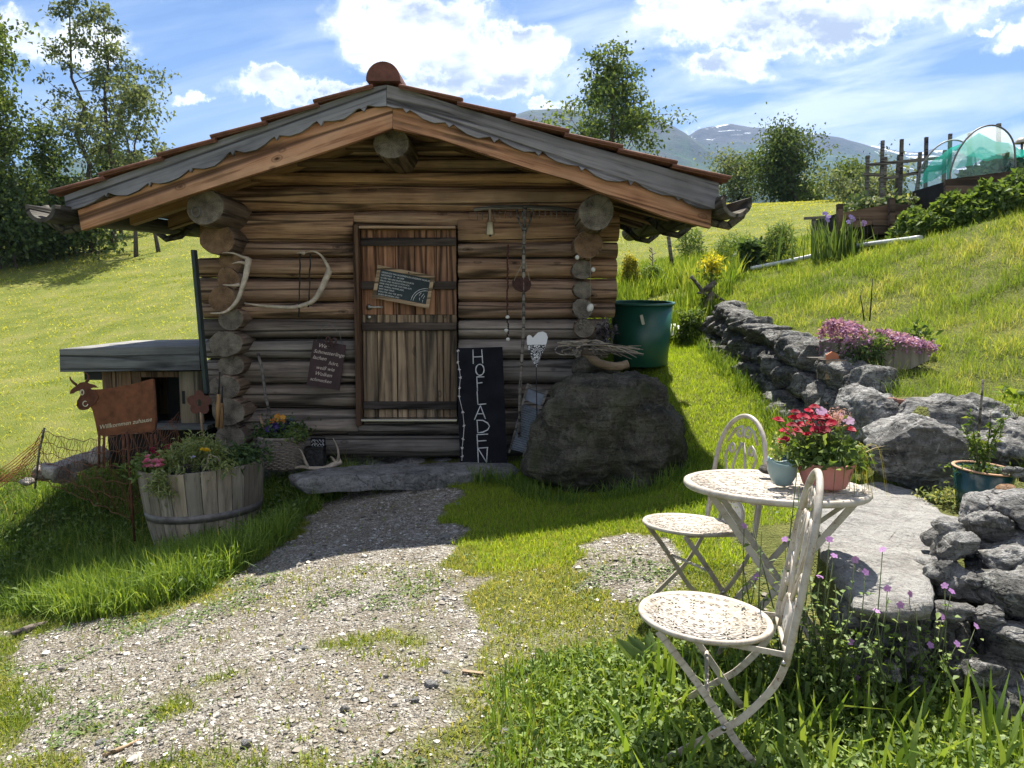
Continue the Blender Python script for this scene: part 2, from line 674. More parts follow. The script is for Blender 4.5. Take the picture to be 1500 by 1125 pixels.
def outline_rock(mb, pix, Y, depth, seed, sub=5, amp=0.05, freq=3.0, yoff=0.0, ridged=0.04, chipd=(.70, .96), shrink=.15):
    """A boulder whose silhouette seen from the front follows the measured outline PIX, DEPTH metres thick."""
    pts = [at(px, py, Y) for px, py in pix]
    c = sum(pts, Vector()) / len(pts)
    pts = [c + (p - c) * (1 - shrink * depth / Y) for p in pts]
    ang = [(math.atan2(p.z - c.z, p.x - c.x), math.hypot(p.x - c.x, p.z - c.z)) for p in pts]
    ang.sort()

    def rad(th):
        for i in range(len(ang)):
            a0, r0 = ang[i]
            a1, r1 = ang[(i + 1) % len(ang)]
            d = (a1 - a0) % (2 * PI)
            e = (th - a0) % (2 * PI)
            if e <= d + 1e-9:
                t = e / max(d, 1e-6)
                t = t * t * (3 - 2 * t) * 0.5 + t * 0.5
                return r0 * (1 - t) + r1 * t
        return ang[0][1]
    bm = bmesh.new()
    bmesh.ops.create_icosphere(bm, subdivisions=sub, radius=1.0)
    o = Vector((seed * 3.1, -seed * 1.7, seed * 2.3))
    cuts = cut_planes(seed, 26, *chipd)
    vs = []
    for w in bm.verts:
        p = chip(w.co.copy(), cuts)
        rho = math.hypot(p.x, p.z)
        th = math.atan2(p.z, p.x)
        s = min(1.0, rho * 1.05) ** 0.88
        r = rad(th) * s
        q = Vector((math.cos(th) * r, math.copysign(abs(p.y) ** 0.95, p.y) * depth / 2, math.sin(th) * r))
        k = noise.fractal(q * freq + o, 1.0, 2.0, 5) * amp - .35 * amp * abs(noise.noise(q * freq * 3.1 + o)) + .25 * amp * noise.fractal(q * freq * 6 + o, 1, 2, 3) - ridged * max(0, 0.25 - abs(noise.noise(q * freq * 0.8 + o))) * 2
        n = Vector((q.x, q.y * 1.2, q.z)).normalized()
        vs.append(c + Vector((0, yoff, 0)) + q + n * k)
    bm.verts.index_update()
    fs = [[w.index for w in f.verts] for f in bm.faces]
    bm.free()
    mb.add(vs, fs, True)
    return c

# ------------------------------------------------------------------ world: sky with clouds
def build_world():
    w = bpy.data.worlds.new("World")
    SC.world = w
    w.use_nodes = True
    nt = w.node_tree
    nt.nodes.clear()
    out = nt.nodes.new('ShaderNodeOutputWorld')
    sky = N(nt, 'ShaderNodeTexSky', sky_type='NISHITA', sun_disc=False, sun_elevation=SUN_EL, sun_rotation=SUN_AZ,
            altitude=1200.0, air_density=1.0, dust_density=0.6, ozone_density=1.6)
    tc = nt.nodes.new('ShaderNodeTexCoord')
    g = tc.outputs['Generated']
    sp = N(nt, 'ShaderNodeSeparateXYZ', {0: g})
    yy = math_(nt, 'MAXIMUM', math_(nt, 'ABSOLUTE', sp.outputs[1]), 0.08)
    u = math_(nt, 'DIVIDE', sp.outputs[0], yy)
    v = math_(nt, 'DIVIDE', sp.outputs[2], yy)
    uv = N(nt, 'ShaderNodeCombineXYZ', {0: u, 1: v, 2: 0.0}).outputs[0]
    # soft shapes of the single cumulus clouds, as directions
    blobs = [(612, 38, 120, 52), (590, 20, 70, 50), (650, 78, 85, 30), (715, 88, 110, 46), (770, 75, 55, 30), (700, 118, 125, 22),
             (395, 128, 66, 17), (415, 118, 45, 16), (500, 122, 48, 14), (800, 152, 30, 9), (278, 142, 20, 10), (30, 52, 70, 32), (110, 60, 80, 30), (0, 40, 60, 30),
             (1010, 8, 60, 40), (1090, 25, 130, 52), (1200, 40, 110, 44), (1270, 52, 50, 22), (1330, 10, 120, 34), (1430, 2, 70, 22), (1485, 60, 34, 22), (1440, 44, 24, 10), (1150, 68, 60, 18),
             (1060, 88, 70, 24), (1000, 203, 14, 9), (-150, 60, 120, 50), (1650, 30, 120, 60), (550, 60, 60, 25)]
    lit = None
    w1 = N(nt, 'ShaderNodeTexNoise', {'Vector': uv, 'Scale': 10.0, 'Detail': 6.0, 'Roughness': 0.6}).outputs['Color']
    w2 = N(nt, 'ShaderNodeTexNoise', {'Vector': uv, 'Scale': 38.0, 'Detail': 7.0, 'Roughness': 0.65}).outputs['Color']
    wa = N(nt, 'ShaderNodeVectorMath', {0: N(nt, 'ShaderNodeVectorMath', {0: w1, 1: (.5, .5, .5)}, operation='SUBTRACT').outputs[0], 1: (.13, .085, 0)}, operation='MULTIPLY').outputs[0]
    wb = N(nt, 'ShaderNodeVectorMath', {0: N(nt, 'ShaderNodeVectorMath', {0: w2, 1: (.5, .5, .5)}, operation='SUBTRACT').outputs[0], 1: (.05, .045, 0)}, operation='MULTIPLY').outputs[0]
    wuv = N(nt, 'ShaderNodeVectorMath', {0: N(nt, 'ShaderNodeVectorMath', {0: uv, 1: wa}, operation='ADD').outputs[0], 1: wb}, operation='ADD').outputs[0]
    wsp = N(nt, 'ShaderNodeSeparateXYZ', {0: wuv})
    u_, v_ = wsp.outputs[0], wsp.outputs[1]
    for px, py, a, b in blobs:
        d = ray(px, py)
        u0, v0 = d.x / d.y, d.z / d.y
        du = math_(nt, 'MULTIPLY', math_(nt, 'SUBTRACT', u_, u0), F_PX / a)
        dv = math_(nt, 'MULTIPLY', math_(nt, 'SUBTRACT', v_, v0), F_PX / b)
        r2 = math_(nt, 'ADD', math_(nt, 'MULTIPLY', du, du), math_(nt, 'MULTIPLY', dv, dv))
        e = math_(nt, 'MAXIMUM', math_(nt, 'SUBTRACT', 1.0, r2), -1.0)
        lit = e if lit is None else math_(nt, 'MAXIMUM', lit, e)
    # other directions: scattered clouds by noise
    n1 = N(nt, 'ShaderNodeTexNoise', {'Vector': uv, 'Scale': 9.0, 'Detail': 9.0, 'Roughness': 0.62, 'Distortion': 0.25}).outputs['Fac']
    n2 = N(nt, 'ShaderNodeTexNoise', {'Vector': uv, 'Scale': 26.0, 'Detail': 8.0, 'Roughness': 0.62}).outputs['Fac']
    d1 = math_(nt, 'ADD', math_(nt, 'MULTIPLY', math_(nt, 'SUBTRACT', n1, 0.5), 2.2), math_(nt, 'MULTIPLY', math_(nt, 'SUBTRACT', n2, 0.5), 2.6))
    dens = math_(nt, 'ADD', lit, d1)
    mask = ramp(nt, math_(nt, 'MULTIPLY', math_(nt, 'ADD', dens, .45), .6), [(0.0, 0.0), (0.30, 0.25), (0.5, 0.8), (0.75, 1.0)])
    # grey undersides: dense parts seen from below
    mp = N(nt, 'ShaderNodeVectorMath', {0: uv, 1: (1.0, 1.9, 1.0)}, operation='MULTIPLY').outputs[0]
    n3 = N(nt, 'ShaderNodeTexNoise', {'Vector': mp, 'Scale': 7.0, 'Detail': 5.0, 'Roughness': 0.55}).outputs['Fac']
    thick = math_(nt, 'MULTIPLY', ramp(nt, dens, [(0.35, 0.0), (0.85, 1.0)]), ramp(nt, n3, [(0.44, 0.0), (0.58, 1.0)]))
    ccol = mixc(nt, thick, (12.5, 12.3, 12.0), (4.2, 4.5, 5.4))
    # thin cirrus veil, streaked
    rot = N(nt, 'ShaderNodeVectorRotate', {'Vector': uv, 'Angle': R(-10)}, rotation_type='Z_AXIS').outputs[0]
    ms = N(nt, 'ShaderNodeVectorMath', {0: rot, 1: (1.4, 8.0, 1.0)}, operation='MULTIPLY').outputs[0]
    c1 = N(nt, 'ShaderNodeTexNoise', {'Vector': ms, 'Scale': 2.2, 'Detail': 8.0, 'Roughness': 0.6, 'Distortion': 0.6}).outputs['Fac']
    veil_area = ramp(nt, u, [(0.0, 0.35), (0.08, 1.0), (0.5, 0.9), (0.9, 0.6)])
    veil_low = ramp(nt, v, [(0.13, 0.6), (0.22, 1.0), (0.34, 0.9), (0.42, 0.25)])
    veil = math_(nt, 'MULTIPLY', math_(nt, 'MULTIPLY', veil_area, veil_low), ramp(nt, c1, [(0.40, 0.0), (0.64, 0.85)]))
    base = mixc(nt, 0.0, sky.outputs[0], sky.outputs[0])
    base = mixc(nt, 1.0, sky.outputs[0], (0.47, 0.68, 0.95), 'MULTIPLY')
    c = mixc(nt, veil, base, (9.6, 10.0, 10.6))
    # behind the viewer: unseen bright cloud deck, added to fill the shaded cabin front
    nb = N(nt, 'ShaderNodeTexNoise', {'Vector': g, 'Scale': 3.2, 'Detail': 8.0, 'Roughness': 0.6}).outputs['Fac']
    back = math_(nt, 'MULTIPLY', ramp(nt, sp.outputs[1], [(0.0, 1.0), (0.06, 0.0)]), ramp(nt, nb, [(0.50, 0.0), (0.60, 1.0)]))
    front = ramp(nt, sp.outputs[1], [(0.02, 0.0), (0.08, 1.0)])
    c = mixc(nt, math_(nt, 'MULTIPLY', mask, front), c, ccol)
    c = mixc(nt, back, c, (14.0, 13.8, 13.6))
    up = ramp(nt, sp.outputs[2], [(0.0, 0.0), (0.02, 1.0)])
    c = mixc(nt, up, sky.outputs[0], c)
    bg = N(nt, 'ShaderNodeBackground', {'Color': c, 'Strength': 0.05})
    nt.links.new(bg.outputs[0], out.inputs[0])


build_world()

# ------------------------------------------------------------------ terrain
LOW = [  # X, Y, Z of the yard, the lawn and the fields
    (0, 3, 0), (-1, 2.5, -.05), (.6, 2.5, 0), (1.4, 2.6, .03), (0, 4.6, 0), (-1.2, 4.6, -.08), (-2, 4, -.26), (-2.5, 6.3, -.37), (-3.2, 4.8, -.45),
    (-3.9, 5.9, -.58), (-3, 2.5, -.42), (-5, 3, -.75), (-.5, 6.6, 0), (.4, 6.4, .04), (-1.6, 6.7, -.12), (1.0, 6.3, .13), (1.35, 5.7, .2), (1.6, 7.2, .51), (1.6, 8.6, .83), (2.27, 9.5, 1.06), (2.1, 7.2, .6), (1.9, 5.4, .3),
    (0, 9, .45), (-2.5, 9, .1), (-4.6, 7.6, -.16), (-5.6, 8.4, -.1), (-6.6, 10, .16), (-10.6, 16, .83), (-6, 14, .9), (-16, 24, 2.67), (-16, 30, 4.45), (-21, 31, 4.6), (-9, 22, 2.57), (-4.5, 16, 1.6),
    (4.8, 22, 3.6), (8.4, 38, 6.75), (13.5, 38, 6.6), (8.5, 20, 3.75), (0, 20, 2.9), (-2, 35, 5.6), (3.7, 14, 2.14), (4.67, 12, 2.25), (2.6, 10.5, 1.45),
    (-12, 2, -1.6), (-14, 9, -.6), (6, 1, .4), (0, -4, 0), (-8, -4, -1.2), (8, -4, .4), (30, 30, 8.2), (-32, 30, 4.2), (30, 14, 6.5), (-32, 10, -.2), (-30, 45, 6), (30, 45, 8.5), (0, 45, 7.2), (16, 22, 5.2)]
UP = [  # the bank above the retaining wall
    (2.43, 9.3, 1.3), (2.45, 7.3, 1.04), (2.34, 5.4, .84), (2.24, 4.6, .86), (3.25, 4.9, .82), (2.7, 5.8, .99), (4.5, 6.8, 1.46), (5.64, 8.5, 2.38), (5.84, 11, 2.5), (3.7, 14, 2.14), (4.67, 12, 2.25), (6.2, 10, 2.75),
    (2.6, 10.5, 1.45), (3.4, 9.5, 1.62), (3.6, 7.5, 1.3), (8, 4, 2.2), (5, 3.5, 1.2), (9, 9, 3.6), (7.3, 12, 3.05), (10, 14, 3.9), (8.5, 20, 3.75), (0, 20, 2.9), (16, 22, 5.2), (30, 30, 8.2), (30, 14, 6.5), (8.4, 38, 6.75), (0, 45, 7.2), (4.8, 22, 3.6), (12, 6, 4)]


def tps(pts):
    P = np.array(pts, float)
    n = len(P)
    d = np.linalg.norm(P[:, None, :2] - P[None, :, :2], axis=2)
    K = np.where(d > 0, d * d * np.log(np.maximum(d, 1e-9)), 0) + np.eye(n) * 0.02
    A = np.zeros((n + 3, n + 3))
    A[:n, :n] = K
    A[:n, n] = 1
    A[:n, n + 1:] = P[:, :2]
    A[n, :n] = 1
    A[n + 1:, :n] = P[:, :2].T
    s = np.linalg.solve(A, np.concatenate([P[:, 2], np.zeros(3)]))

    def f(x, y):
        dd = np.sqrt((x[:, None] - P[None, :, 0]) ** 2 + (y[:, None] - P[None, :, 1]) ** 2)
        k = np.where(dd > 0, dd * dd * np.log(np.maximum(dd, 1e-9)), 0)
        return k @ s[:n] + s[n] + s[n + 1] * x + s[n + 2] * y
    return f


F_LOW, F_UP = tps(LOW), tps(UP)


def wall_x(y):
    return np.interp(y, [4.2, 5.4, 7.3, 9.3, 10.5], [2.2, 2.42, 2.5, 2.5, 2.6])


def H(x, y):
    """Ground height."""
    x = np.atleast_1d(np.asarray(x, float))
    y = np.atleast_1d(np.asarray(y, float))
    outz = np.empty(len(x))
    for i in range(0, len(x), 60000):
        a, b = x[i:i + 60000], y[i:i + 60000]
        ac, bc = np.clip(a, -32, 30), np.clip(b, -4, 45)
        lo = F_LOW(ac, bc)
        up = F_UP(ac, bc)
        u = sstep(a - wall_x(b), -.02, .16) * sstep(b, 4.35, 4.6) * (1 - sstep(b, 11, 18))
        u = np.where(b < 4.6, u, np.maximum(u, 0))
        z = lo * (1 - u) + np.maximum(up, lo) * u
        t = sstep(a - (1.25 + (b - 2.65) * .22), .0, .12) * sstep(b - 2.9, 0, .12) * (1 - sstep(b, 4.35, 4.6)) * (a < 40)
        z = z * (1 - t) + (.40 + .0 * a) * t
        rr = sstep(a - 2.35, 0, .4) * sstep(b, 2.3, 2.5) * (1 - sstep(b, 4.35, 4.6))
        z = z + rr * .3 * np.clip(a - 2.35, 0, 1.5)
        far = np.maximum(b - 41, 0)
        z = z - 0.012 * far ** 1.5 * (far < 1e4)
        outz[i:i + 60000] = z
    return outz


def hz(x, y):
    return float(H([x], [y])[0])


def gnd(px, py, y0=2.0, y1=60.0):
    """Where the line of sight through a point of the photograph meets the ground."""
    d = ray(px, py)
    ys = np.concatenate([np.linspace(y0, 12, 240), np.linspace(12.1, y1, 240)])
    t = ys / d.y
    zz = CAM_H + d.z * t - H(d.x * t, ys)
    k = np.argmax(zz < 0) if (zz < 0).any() else len(ys) - 1
    if k > 0:
        f = zz[k - 1] / (zz[k - 1] - zz[k])
        y = ys[k - 1] + (ys[k] - ys[k - 1]) * f
    else:
        y = ys[0]
    p = d * (y / d.y)
    return Vector((p.x, y, hz(p.x, y)))


def on(px, Y):
    """Point of the ground in the photograph's column PX at distance Y."""
    x = (px - 750) / F_PX * Y
    return Vector((x, Y, hz(x, Y)))


def inpoly(x, y, poly):
    c = np.zeros(len(x), bool)
    n = len(poly)
    for i in range(n):
        x0, y0 = poly[i]
        x1, y1 = poly[(i + 1) % n]
        k = ((y0 > y) != (y1 > y)) & (x < (x1 - x0) * (y - y0) / ((y1 - y0) if y1 != y0 else 1e-9) + x0)
        c ^= k
    return c


def world_poly(pix):
    return [tuple(gnd(a, b))[:2] for a, b in pix]


GRAVEL = world_poly([(415, 795), (470, 740), (560, 706), (672, 704), (664, 795), (690, 850), (665, 890), (720, 960), (700, 1010), (640, 1050), (520, 1090), (300, 1125), (0, 1125), (0, 955), (110, 915), (250, 885), (340, 845)])
GRAVEL += []
GRAVEL2 = world_poly([(820, 800), (930, 780), (1000, 800), (1010, 860), (940, 900), (860, 880)])
PATH_L = world_poly([(0, 930), (60, 960), (90, 1040), (130, 1125), (0, 1125)])


def gravelness(x, y):
    jx = (fbm(x, y, 3.0, 3) - .5) * .5
    jy = (fbm(x, y, 3.0, 9) - .5) * .5
    g = inpoly(x + jx, y + jy, GRAVEL) | inpoly(x + jx, y + jy, GRAVEL2)
    g = g.astype(float)
    patch = fbm(x, y, 1.5, 21)
    g = np.where(y < 4.2, g * (1 - sstep(patch, .52, .62) * .85 * np.maximum(sstep(y, 3.5, 3.1), sstep(x, -1.5, -1.9))), g)
    # bare wheel track at the left edge, and the trampled ground in front
    g = np.maximum(g, inpoly(x + jx, y + jy, PATH_L))
    g = np.maximum(g, .0 + .45 * sstep(fbm(x, y, 2.2, 5), .5, .6) * ((y < 3.6) & (x < .5)))
    # beyond the yard there is only turf
    yard = ((y < 7.0) & (x > -4.2) & (x < 1.5))
    return g * yard


def build_ground():
    m, nt, out = new_mat("ground_soil")
    a = N(nt, 'ShaderNodeAttribute', attribute_name='tone').outputs['Fac']
    tc = nt.nodes.new('ShaderNodeTexCoord')
    p = tc.outputs['Object']
    # gravel
    v1 = N(nt, 'ShaderNodeTexVoronoi', {'Vector': p, 'Scale': 58.0, 'Randomness': 1.0})
    v2 = N(nt, 'ShaderNodeTexVoronoi', {'Vector': p, 'Scale': 130.0, 'Randomness': 1.0})
    s1 = N(nt, 'ShaderNodeSeparateColor', {0: v1.outputs['Color']}).outputs[0]
    s2 = N(nt, 'ShaderNodeSeparateColor', {0: v2.outputs['Color']}).outputs[1]
    big = tex(nt, p, 1.7, 5, 0.6)
    fine = tex(nt, p, 160, 3, 0.7)
    gcol = ramp(nt, math_(nt, 'ADD', math_(nt, 'MULTIPLY', s1, .5), math_(nt, 'MULTIPLY', s2, .5)), [(0.12, (.098, .086, .07)), (.42, (.275, .25, .212)), (.68, (.45, .42, .365)), (.92, (.68, .65, .59))])
    dirt = mixc(nt, fine, (.13, .105, .072), (.28, .235, .165))
    gcol = mixc(nt, ramp(nt, tex(nt, p, 9, 5, .7), [(.42, .05), (.60, .7)]), gcol, dirt)
    gcol = mixc(nt, ramp(nt, big, [(.45, 0.0), (.65, .35)]), gcol, (.16, .13, .07))
    # turf soil
    t1 = tex(nt, p, 26, 5, .7)
    tcol = ramp(nt, t1, [(.3, (.05, .06, .015)), (.55, (.11, .125, .03)), (.75, (.20, .19, .07))])
    hayn = tex(nt, p, 1.2, 6, .65)
    tcol = mixc(nt, ramp(nt, hayn, [(.42, 0.0), (.65, .55)]), tcol, (.26, .26, .08))
    md = N(nt, 'ShaderNodeAttribute', attribute_name='meadow').outputs['Fac']
    mcol = ramp(nt, math_(nt, 'ADD', math_(nt, 'MULTIPLY', hayn, .7), math_(nt, 'MULTIPLY', t1, .3)), [(.36, (.115, .15, .022)), (.5, (.19, .215, .04)), (.66, (.27, .255, .085))])
    tcol = mixc(nt, md, tcol, mcol)
    col = mixc(nt, a, tcol, gcol)
    hgt = math_(nt, 'ADD', math_(nt, 'MULTIPLY', v1.outputs['Distance'], -.9), math_(nt, 'ADD', math_(nt, 'MULTIPLY', fine, .35), math_(nt, 'MULTIPLY', v2.outputs['Distance'], -.5)))
    finish(nt, out, col, 0.95, hgt, 1.0, .022, 0, .15)

    def axis(segs):
        o = []
        for a0, b0, st in segs:
            o += list(np.arange(a0, b0, st))
        return np.array(o + [segs[-1][1]])
    xs = axis([(-300, -60, 20), (-60, -20, 2.5), (-20, -6, .5), (-6, 3.6, .06), (3.6, 8, .2), (8, 20, .6), (20, 60, 2.5), (60, 300, 20)])
    ys = axis([(-60, -6, 6), (-6, 1.8, .5), (1.8, 7, .06), (7, 11, .1), (11, 20, .4), (20, 46, 1), (46, 100, 4), (100, 420, 20)])
    X, Y = np.meshgrid(xs, ys)
    x, y = X.ravel(), Y.ravel()
    z = H(x, y)
    z += (fbm(x, y, 2.5, 2) - .5) * .05 * (np.hypot(x, y) > 0) + (fbm(x, y, .35, 4) - .5) * .25 * sstep(y, 9, 16)
    g = gravelness(x, y)
    nx, ny = len(xs), len(ys)
    i = (np.arange(ny - 1)[:, None] * nx + np.arange(nx - 1)[None]).ravel()
    q = np.stack([i, i + 1, i + nx + 1, i + nx], 1)
    o = np_obj("ground", np.stack([x, y, z], 1), q, None, m, None, g)
    md = sstep(y, 7.2, 8.5) * np.maximum(x < -2.5, sstep(y, 10.5, 12)) * (1 - .55 * sstep(x - wall_x(y), -.2, .3) * (y < 17))
    at2 = o.data.attributes.new('meadow', 'FLOAT', 'POINT')
    at2.data.foreach_set('value', md.astype(np.float32))
    kind(o, "structure")


build_ground()


# ------------------------------------------------------------------ mountains
def ridge(name, pts, D, depth, mats, seed, rough=.05, drop=-60.0, nx=260, ny=70):
    px = np.array([p[0] for p in pts], float)
    py = np.array([p[1] for p in pts], float)
    xs = np.linspace(px[0], px[-1], nx)
    hy = np.interp(xs, px, py)
    X0 = (xs - 750) / F_PX * D
    Zr = np.array([at(a, b, D).z for a, b in zip(xs, hy)])
    V = []
    for j in range(ny):
        t = j / (ny - 1) * 1.35
        # front slope for t<1, back slope behind the ridge
        yy = D - depth * (1 - t)
        prof = t ** 1.25 if t <= 1 else 1 - (t - 1) * 1.2
        base = drop + (Zr - drop) * prof
        sc = yy / D
        xx = X0 * (0.35 + .65 * sc) if t < 1 else X0 * sc
        nn = (fbm(xx, np.full_like(xx, yy), 6.0 / depth, seed, 6) - .5)
        rid = np.abs(fbm(xx, np.full_like(xx, yy), 4.0 / depth, seed + 5, 5) - .5)
        amp = rough * (Zr - drop) * np.clip(1 - abs(t - 1), 0, 1) ** .5 * (0.25 if abs(t - 1) < .03 else 1.0)
        V.append(np.stack([xx, np.full_like(xx, yy), base + amp * (nn * 1.6 - rid * 1.8 + .25)], 1))
    V = np.concatenate(V)
    i = (np.arange(ny - 1)[:, None] * nx + np.arange(nx - 1)[None]).ravel()
    q = np.stack([i, i + 1, i + nx + 1, i + nx], 1)
    o = np_obj(name, V, q, None, mats, None, None)
    kind(o, "structure")


def mountain_mat(name, green_top, snow_z, snow_amt, forest=0.3):
    m, nt, out = new_mat(name)
    tc = nt.nodes.new('ShaderNodeTexCoord')
    p = tc.outputs['Object']
    z = N(nt, 'ShaderNodeSeparateXYZ', {0: p}).outputs[2]
    n = tex(nt, p, .004, 8, .65, .4)
    n2 = tex(nt, p, .022, 7, .7)
    n3 = tex(nt, p, .0016, 4, .5)
    grass_ = ramp(nt, n2, [(.35, (.028, .05, .026)), (.6, (.055, .085, .038))])
    wood_ = (.018, .03, .016)
    rock_ = ramp(nt, n2, [(.35, (.04, .038, .042)), (.65, (.085, .078, .075))])
    grass_ = mixc(nt, ramp(nt, n, [(.50, 0.0), (.56, forest)]), grass_, wood_)
    f = math_(nt, 'ADD', math_(nt, 'DIVIDE', z, green_top), math_(nt, 'MULTIPLY', math_(nt, 'SUBTRACT', n, .5), 1.1))
    col = mixc(nt, ramp(nt, f, [(.72, 0.0), (.95, 1.0)]), grass_, rock_)
    if snow_amt:
        mp = N(nt, 'ShaderNodeVectorMath', {0: p, 1: (.5, 1.0, 2.6)}, operation='MULTIPLY').outputs[0]
        sn = tex(nt, mp, .011, 7, .65, .8)
        hi = math_(nt, 'MULTIPLY', math_(nt, 'SUBTRACT', math_(nt, 'DIVIDE', z, snow_z), .8), 1.6, clamp=True)
        s = math_(nt, 'ADD', sn, math_(nt, 'MULTIPLY', hi, .22))
        col = mixc(nt, ramp(nt, s, [(.63 - snow_amt, 0.0), (.66 - snow_amt, 1.0)]), col, (.8, .82, .85))
    finish(nt, out, col, 1.0, n2, .6, 20.0, 0, .05)
    return m


def build_mountains():
    ridge("mountain_ridge", [(-700, 215), (-200, 205), (0, 250), (140, 232), (300, 222), (420, 240), (600, 190), (700, 178), (755, 170), (778, 162), (812, 160), (850, 166), (905, 172), (950, 180), (985, 196), (1012, 214), (1060, 240), (1120, 262), (1200, 290)],
          2100, 1500, mountain_mat("slope_near", 520, 430, .0, .45), 3, .10)
    ridge("mountain_peak", [(760, 260), (900, 236), (960, 220), (1000, 203), (1035, 190), (1062, 184), (1085, 187), (1120, 191), (1160, 196), (1200, 202), (1245, 211), (1290, 222), (1340, 238), (1420, 262), (1600, 300), (2000, 300)],
          2700, 1700, mountain_mat("slope_mid", 620, 640, .015, .35), 8, .09)
    ridge("mountain_snow_ridge", [(1050, 260), (1150, 232), (1220, 216), (1265, 214), (1300, 219), (1332, 222), (1352, 217), (1380, 221), (1450, 219), (1560, 205), (1750, 190), (2200, 230)],
          3600, 1700, mountain_mat("slope_far", 520, 690, .075, .1), 15, .06)
    ridge("valley_slope", [(-900, 330), (0, 322), (400, 330), (800, 300), (960, 268), (1080, 262), (1250, 280), (1420, 285), (1600, 270), (2100, 250)],
          1300, 900, mountain_mat("slope_meadow", 900, 2000, .0, .8), 21, .06)


build_mountains()


def build_haze():
    mb = MB()
    x0, x1, y0, y1, z0, z1 = -3200, 5200, -90, 4600, -700, 1150
    mb.box(((x0 + x1) / 2, (y0 + y1) / 2, (z0 + z1) / 2), (x1 - x0, y1 - y0, z1 - z0))
    m, nt, out = new_mat("haze_air")
    v = N(nt, 'ShaderNodeVolumePrincipled', {'Color': (.42, .64, 1.0), 'Density': 0.00014, 'Anisotropy': 0.1})
    nt.links.new(v.outputs[0], out.inputs['Volume'])
    kind(mb.build("haze", m), "stuff")


USE_HAZE = True
if USE_HAZE:
    build_haze()

# ------------------------------------------------------------------ shared materials
W_WARM = wood("log_warm", (.11, .060, .036), (.44, .265, .16), (.70, .49, .32), 0)
W_MID = wood("log_brown", (.09, .056, .038), (.37, .24, .16), (.62, .44, .31), 0)
W_GREY = wood("log_grey", (.075, .064, .056), (.25, .21, .175), (.47, .41, .35), 0)
W_DARK = wood("log_dark", (.05, .042, .036), (.15, .125, .105), (.29, .25, .21), 0)
W_SIDE = wood("log_side", (.07, .05, .036), (.20, .145, .105), (.36, .275, .205), 1)
END_WARM = endgrain("end_warm", (.075, .042, .024), (.29, .18, .105))
END_GREY = endgrain("end_grey", (.045, .038, .03), (.25, .215, .17))
W_BARGE = wood("barge_wood", (.20, .085, .042), (.46, .235, .13), (.62, .37, .225), 0, .8)
W_FASCIA = wood("fascia_grey", (.11, .105, .115), (.26, .25, .265), (.38, .365, .37), 0, .9)
W_UNDER = wood("roof_boards", (0.105, 0.063, 0.039), (0.255, 0.158, 0.095), (0.390, 0.255, 0.165), 1, .8)
W_RAFTER = wood("rafter_wood", (.13, .07, .038), (.30, .18, .10), (.44, .29, .18), 0, .8)
W_DOOR = wood("door_plank", (.085, .042, .025), (.31, .155, .085), (.50, .28, .165), 2, 1.1)
W_DOOR_OLD = wood("door_plank_worn", (.06, .046, .035), (.28, .20, .125), (.52, .39, .26), 2, 1.1)
W_STRAP = wood("door_batten", (.022, .017, .015), (.055, .042, .035), (.13, .10, .08), 0, 1.1)
W_PALE = wood("pale_wood", (.22, .15, .09), (.38, .27, .17), (.52, .40, .27), 0, 1.5)
W_BARREL = wood("barrel_oak", (.14, .12, .09), (.29, .25, .19), (.42, .37, .29), 2, 1.2, crack=.3)
W_OLD = wood("old_grey_wood", (.075, .065, .055), (.19, .17, .145), (.34, .31, .27), 0, 1.4)
TILE = simple("clay_tile", (.17, .072, .045), .8, .35, 14, .3)
TILE_CAP = simple("clay_ridge_tile", (.13, .05, .034), .8, .4, 10, .3)
STEEL = simple("brushed_steel", (.42, .40, .36), .32, .1, 30, .05, 1.0)
IRON = simple("dark_iron", (.035, .033, .032), .55, .3, 20, .2, .7)
WIRE = simple("thin_wire", (.16, .15, .14), .45, .2, 20, .1, .8)
BLACK = simple("black_paint", (.012, .013, .014), .6, .2, 12, .1)
SLATE = simple("slate_board", (.008, .0085, .012), .8, .5, 7, .1, spec=.15)
CHALK = simple("chalk_white", (.62, .62, .60), .9, .2, 60, .3)
WHITE = simple("cream_paint", (.70, .66, .58), .45, .07, 20, .08)
BONE = simple("antler_bone", (.42, .35, .27), .6, .4, 14, .4)
CORD = simple("hemp_cord", (.30, .25, .18), .9, .2, 60, .3)
DARKGAP = simple("earth_gap", (.02, .017, .013), .95, .4, 9, .5)
STONE = rockmat("fieldstone", (.085, .083, .08), (.20, .195, .185), (.36, .35, .33), (.50, .50, .47), .4, 0, 1.6, .3)
STONE_STEP = rockmat("step_stone", (.10, .10, .098), (.24, .235, .225), (.36, .35, .34), (.45, .45, .43), .3, .2, 1.2)

WALL_Y = 7.0


def px_m(d):
    return d / F_PX


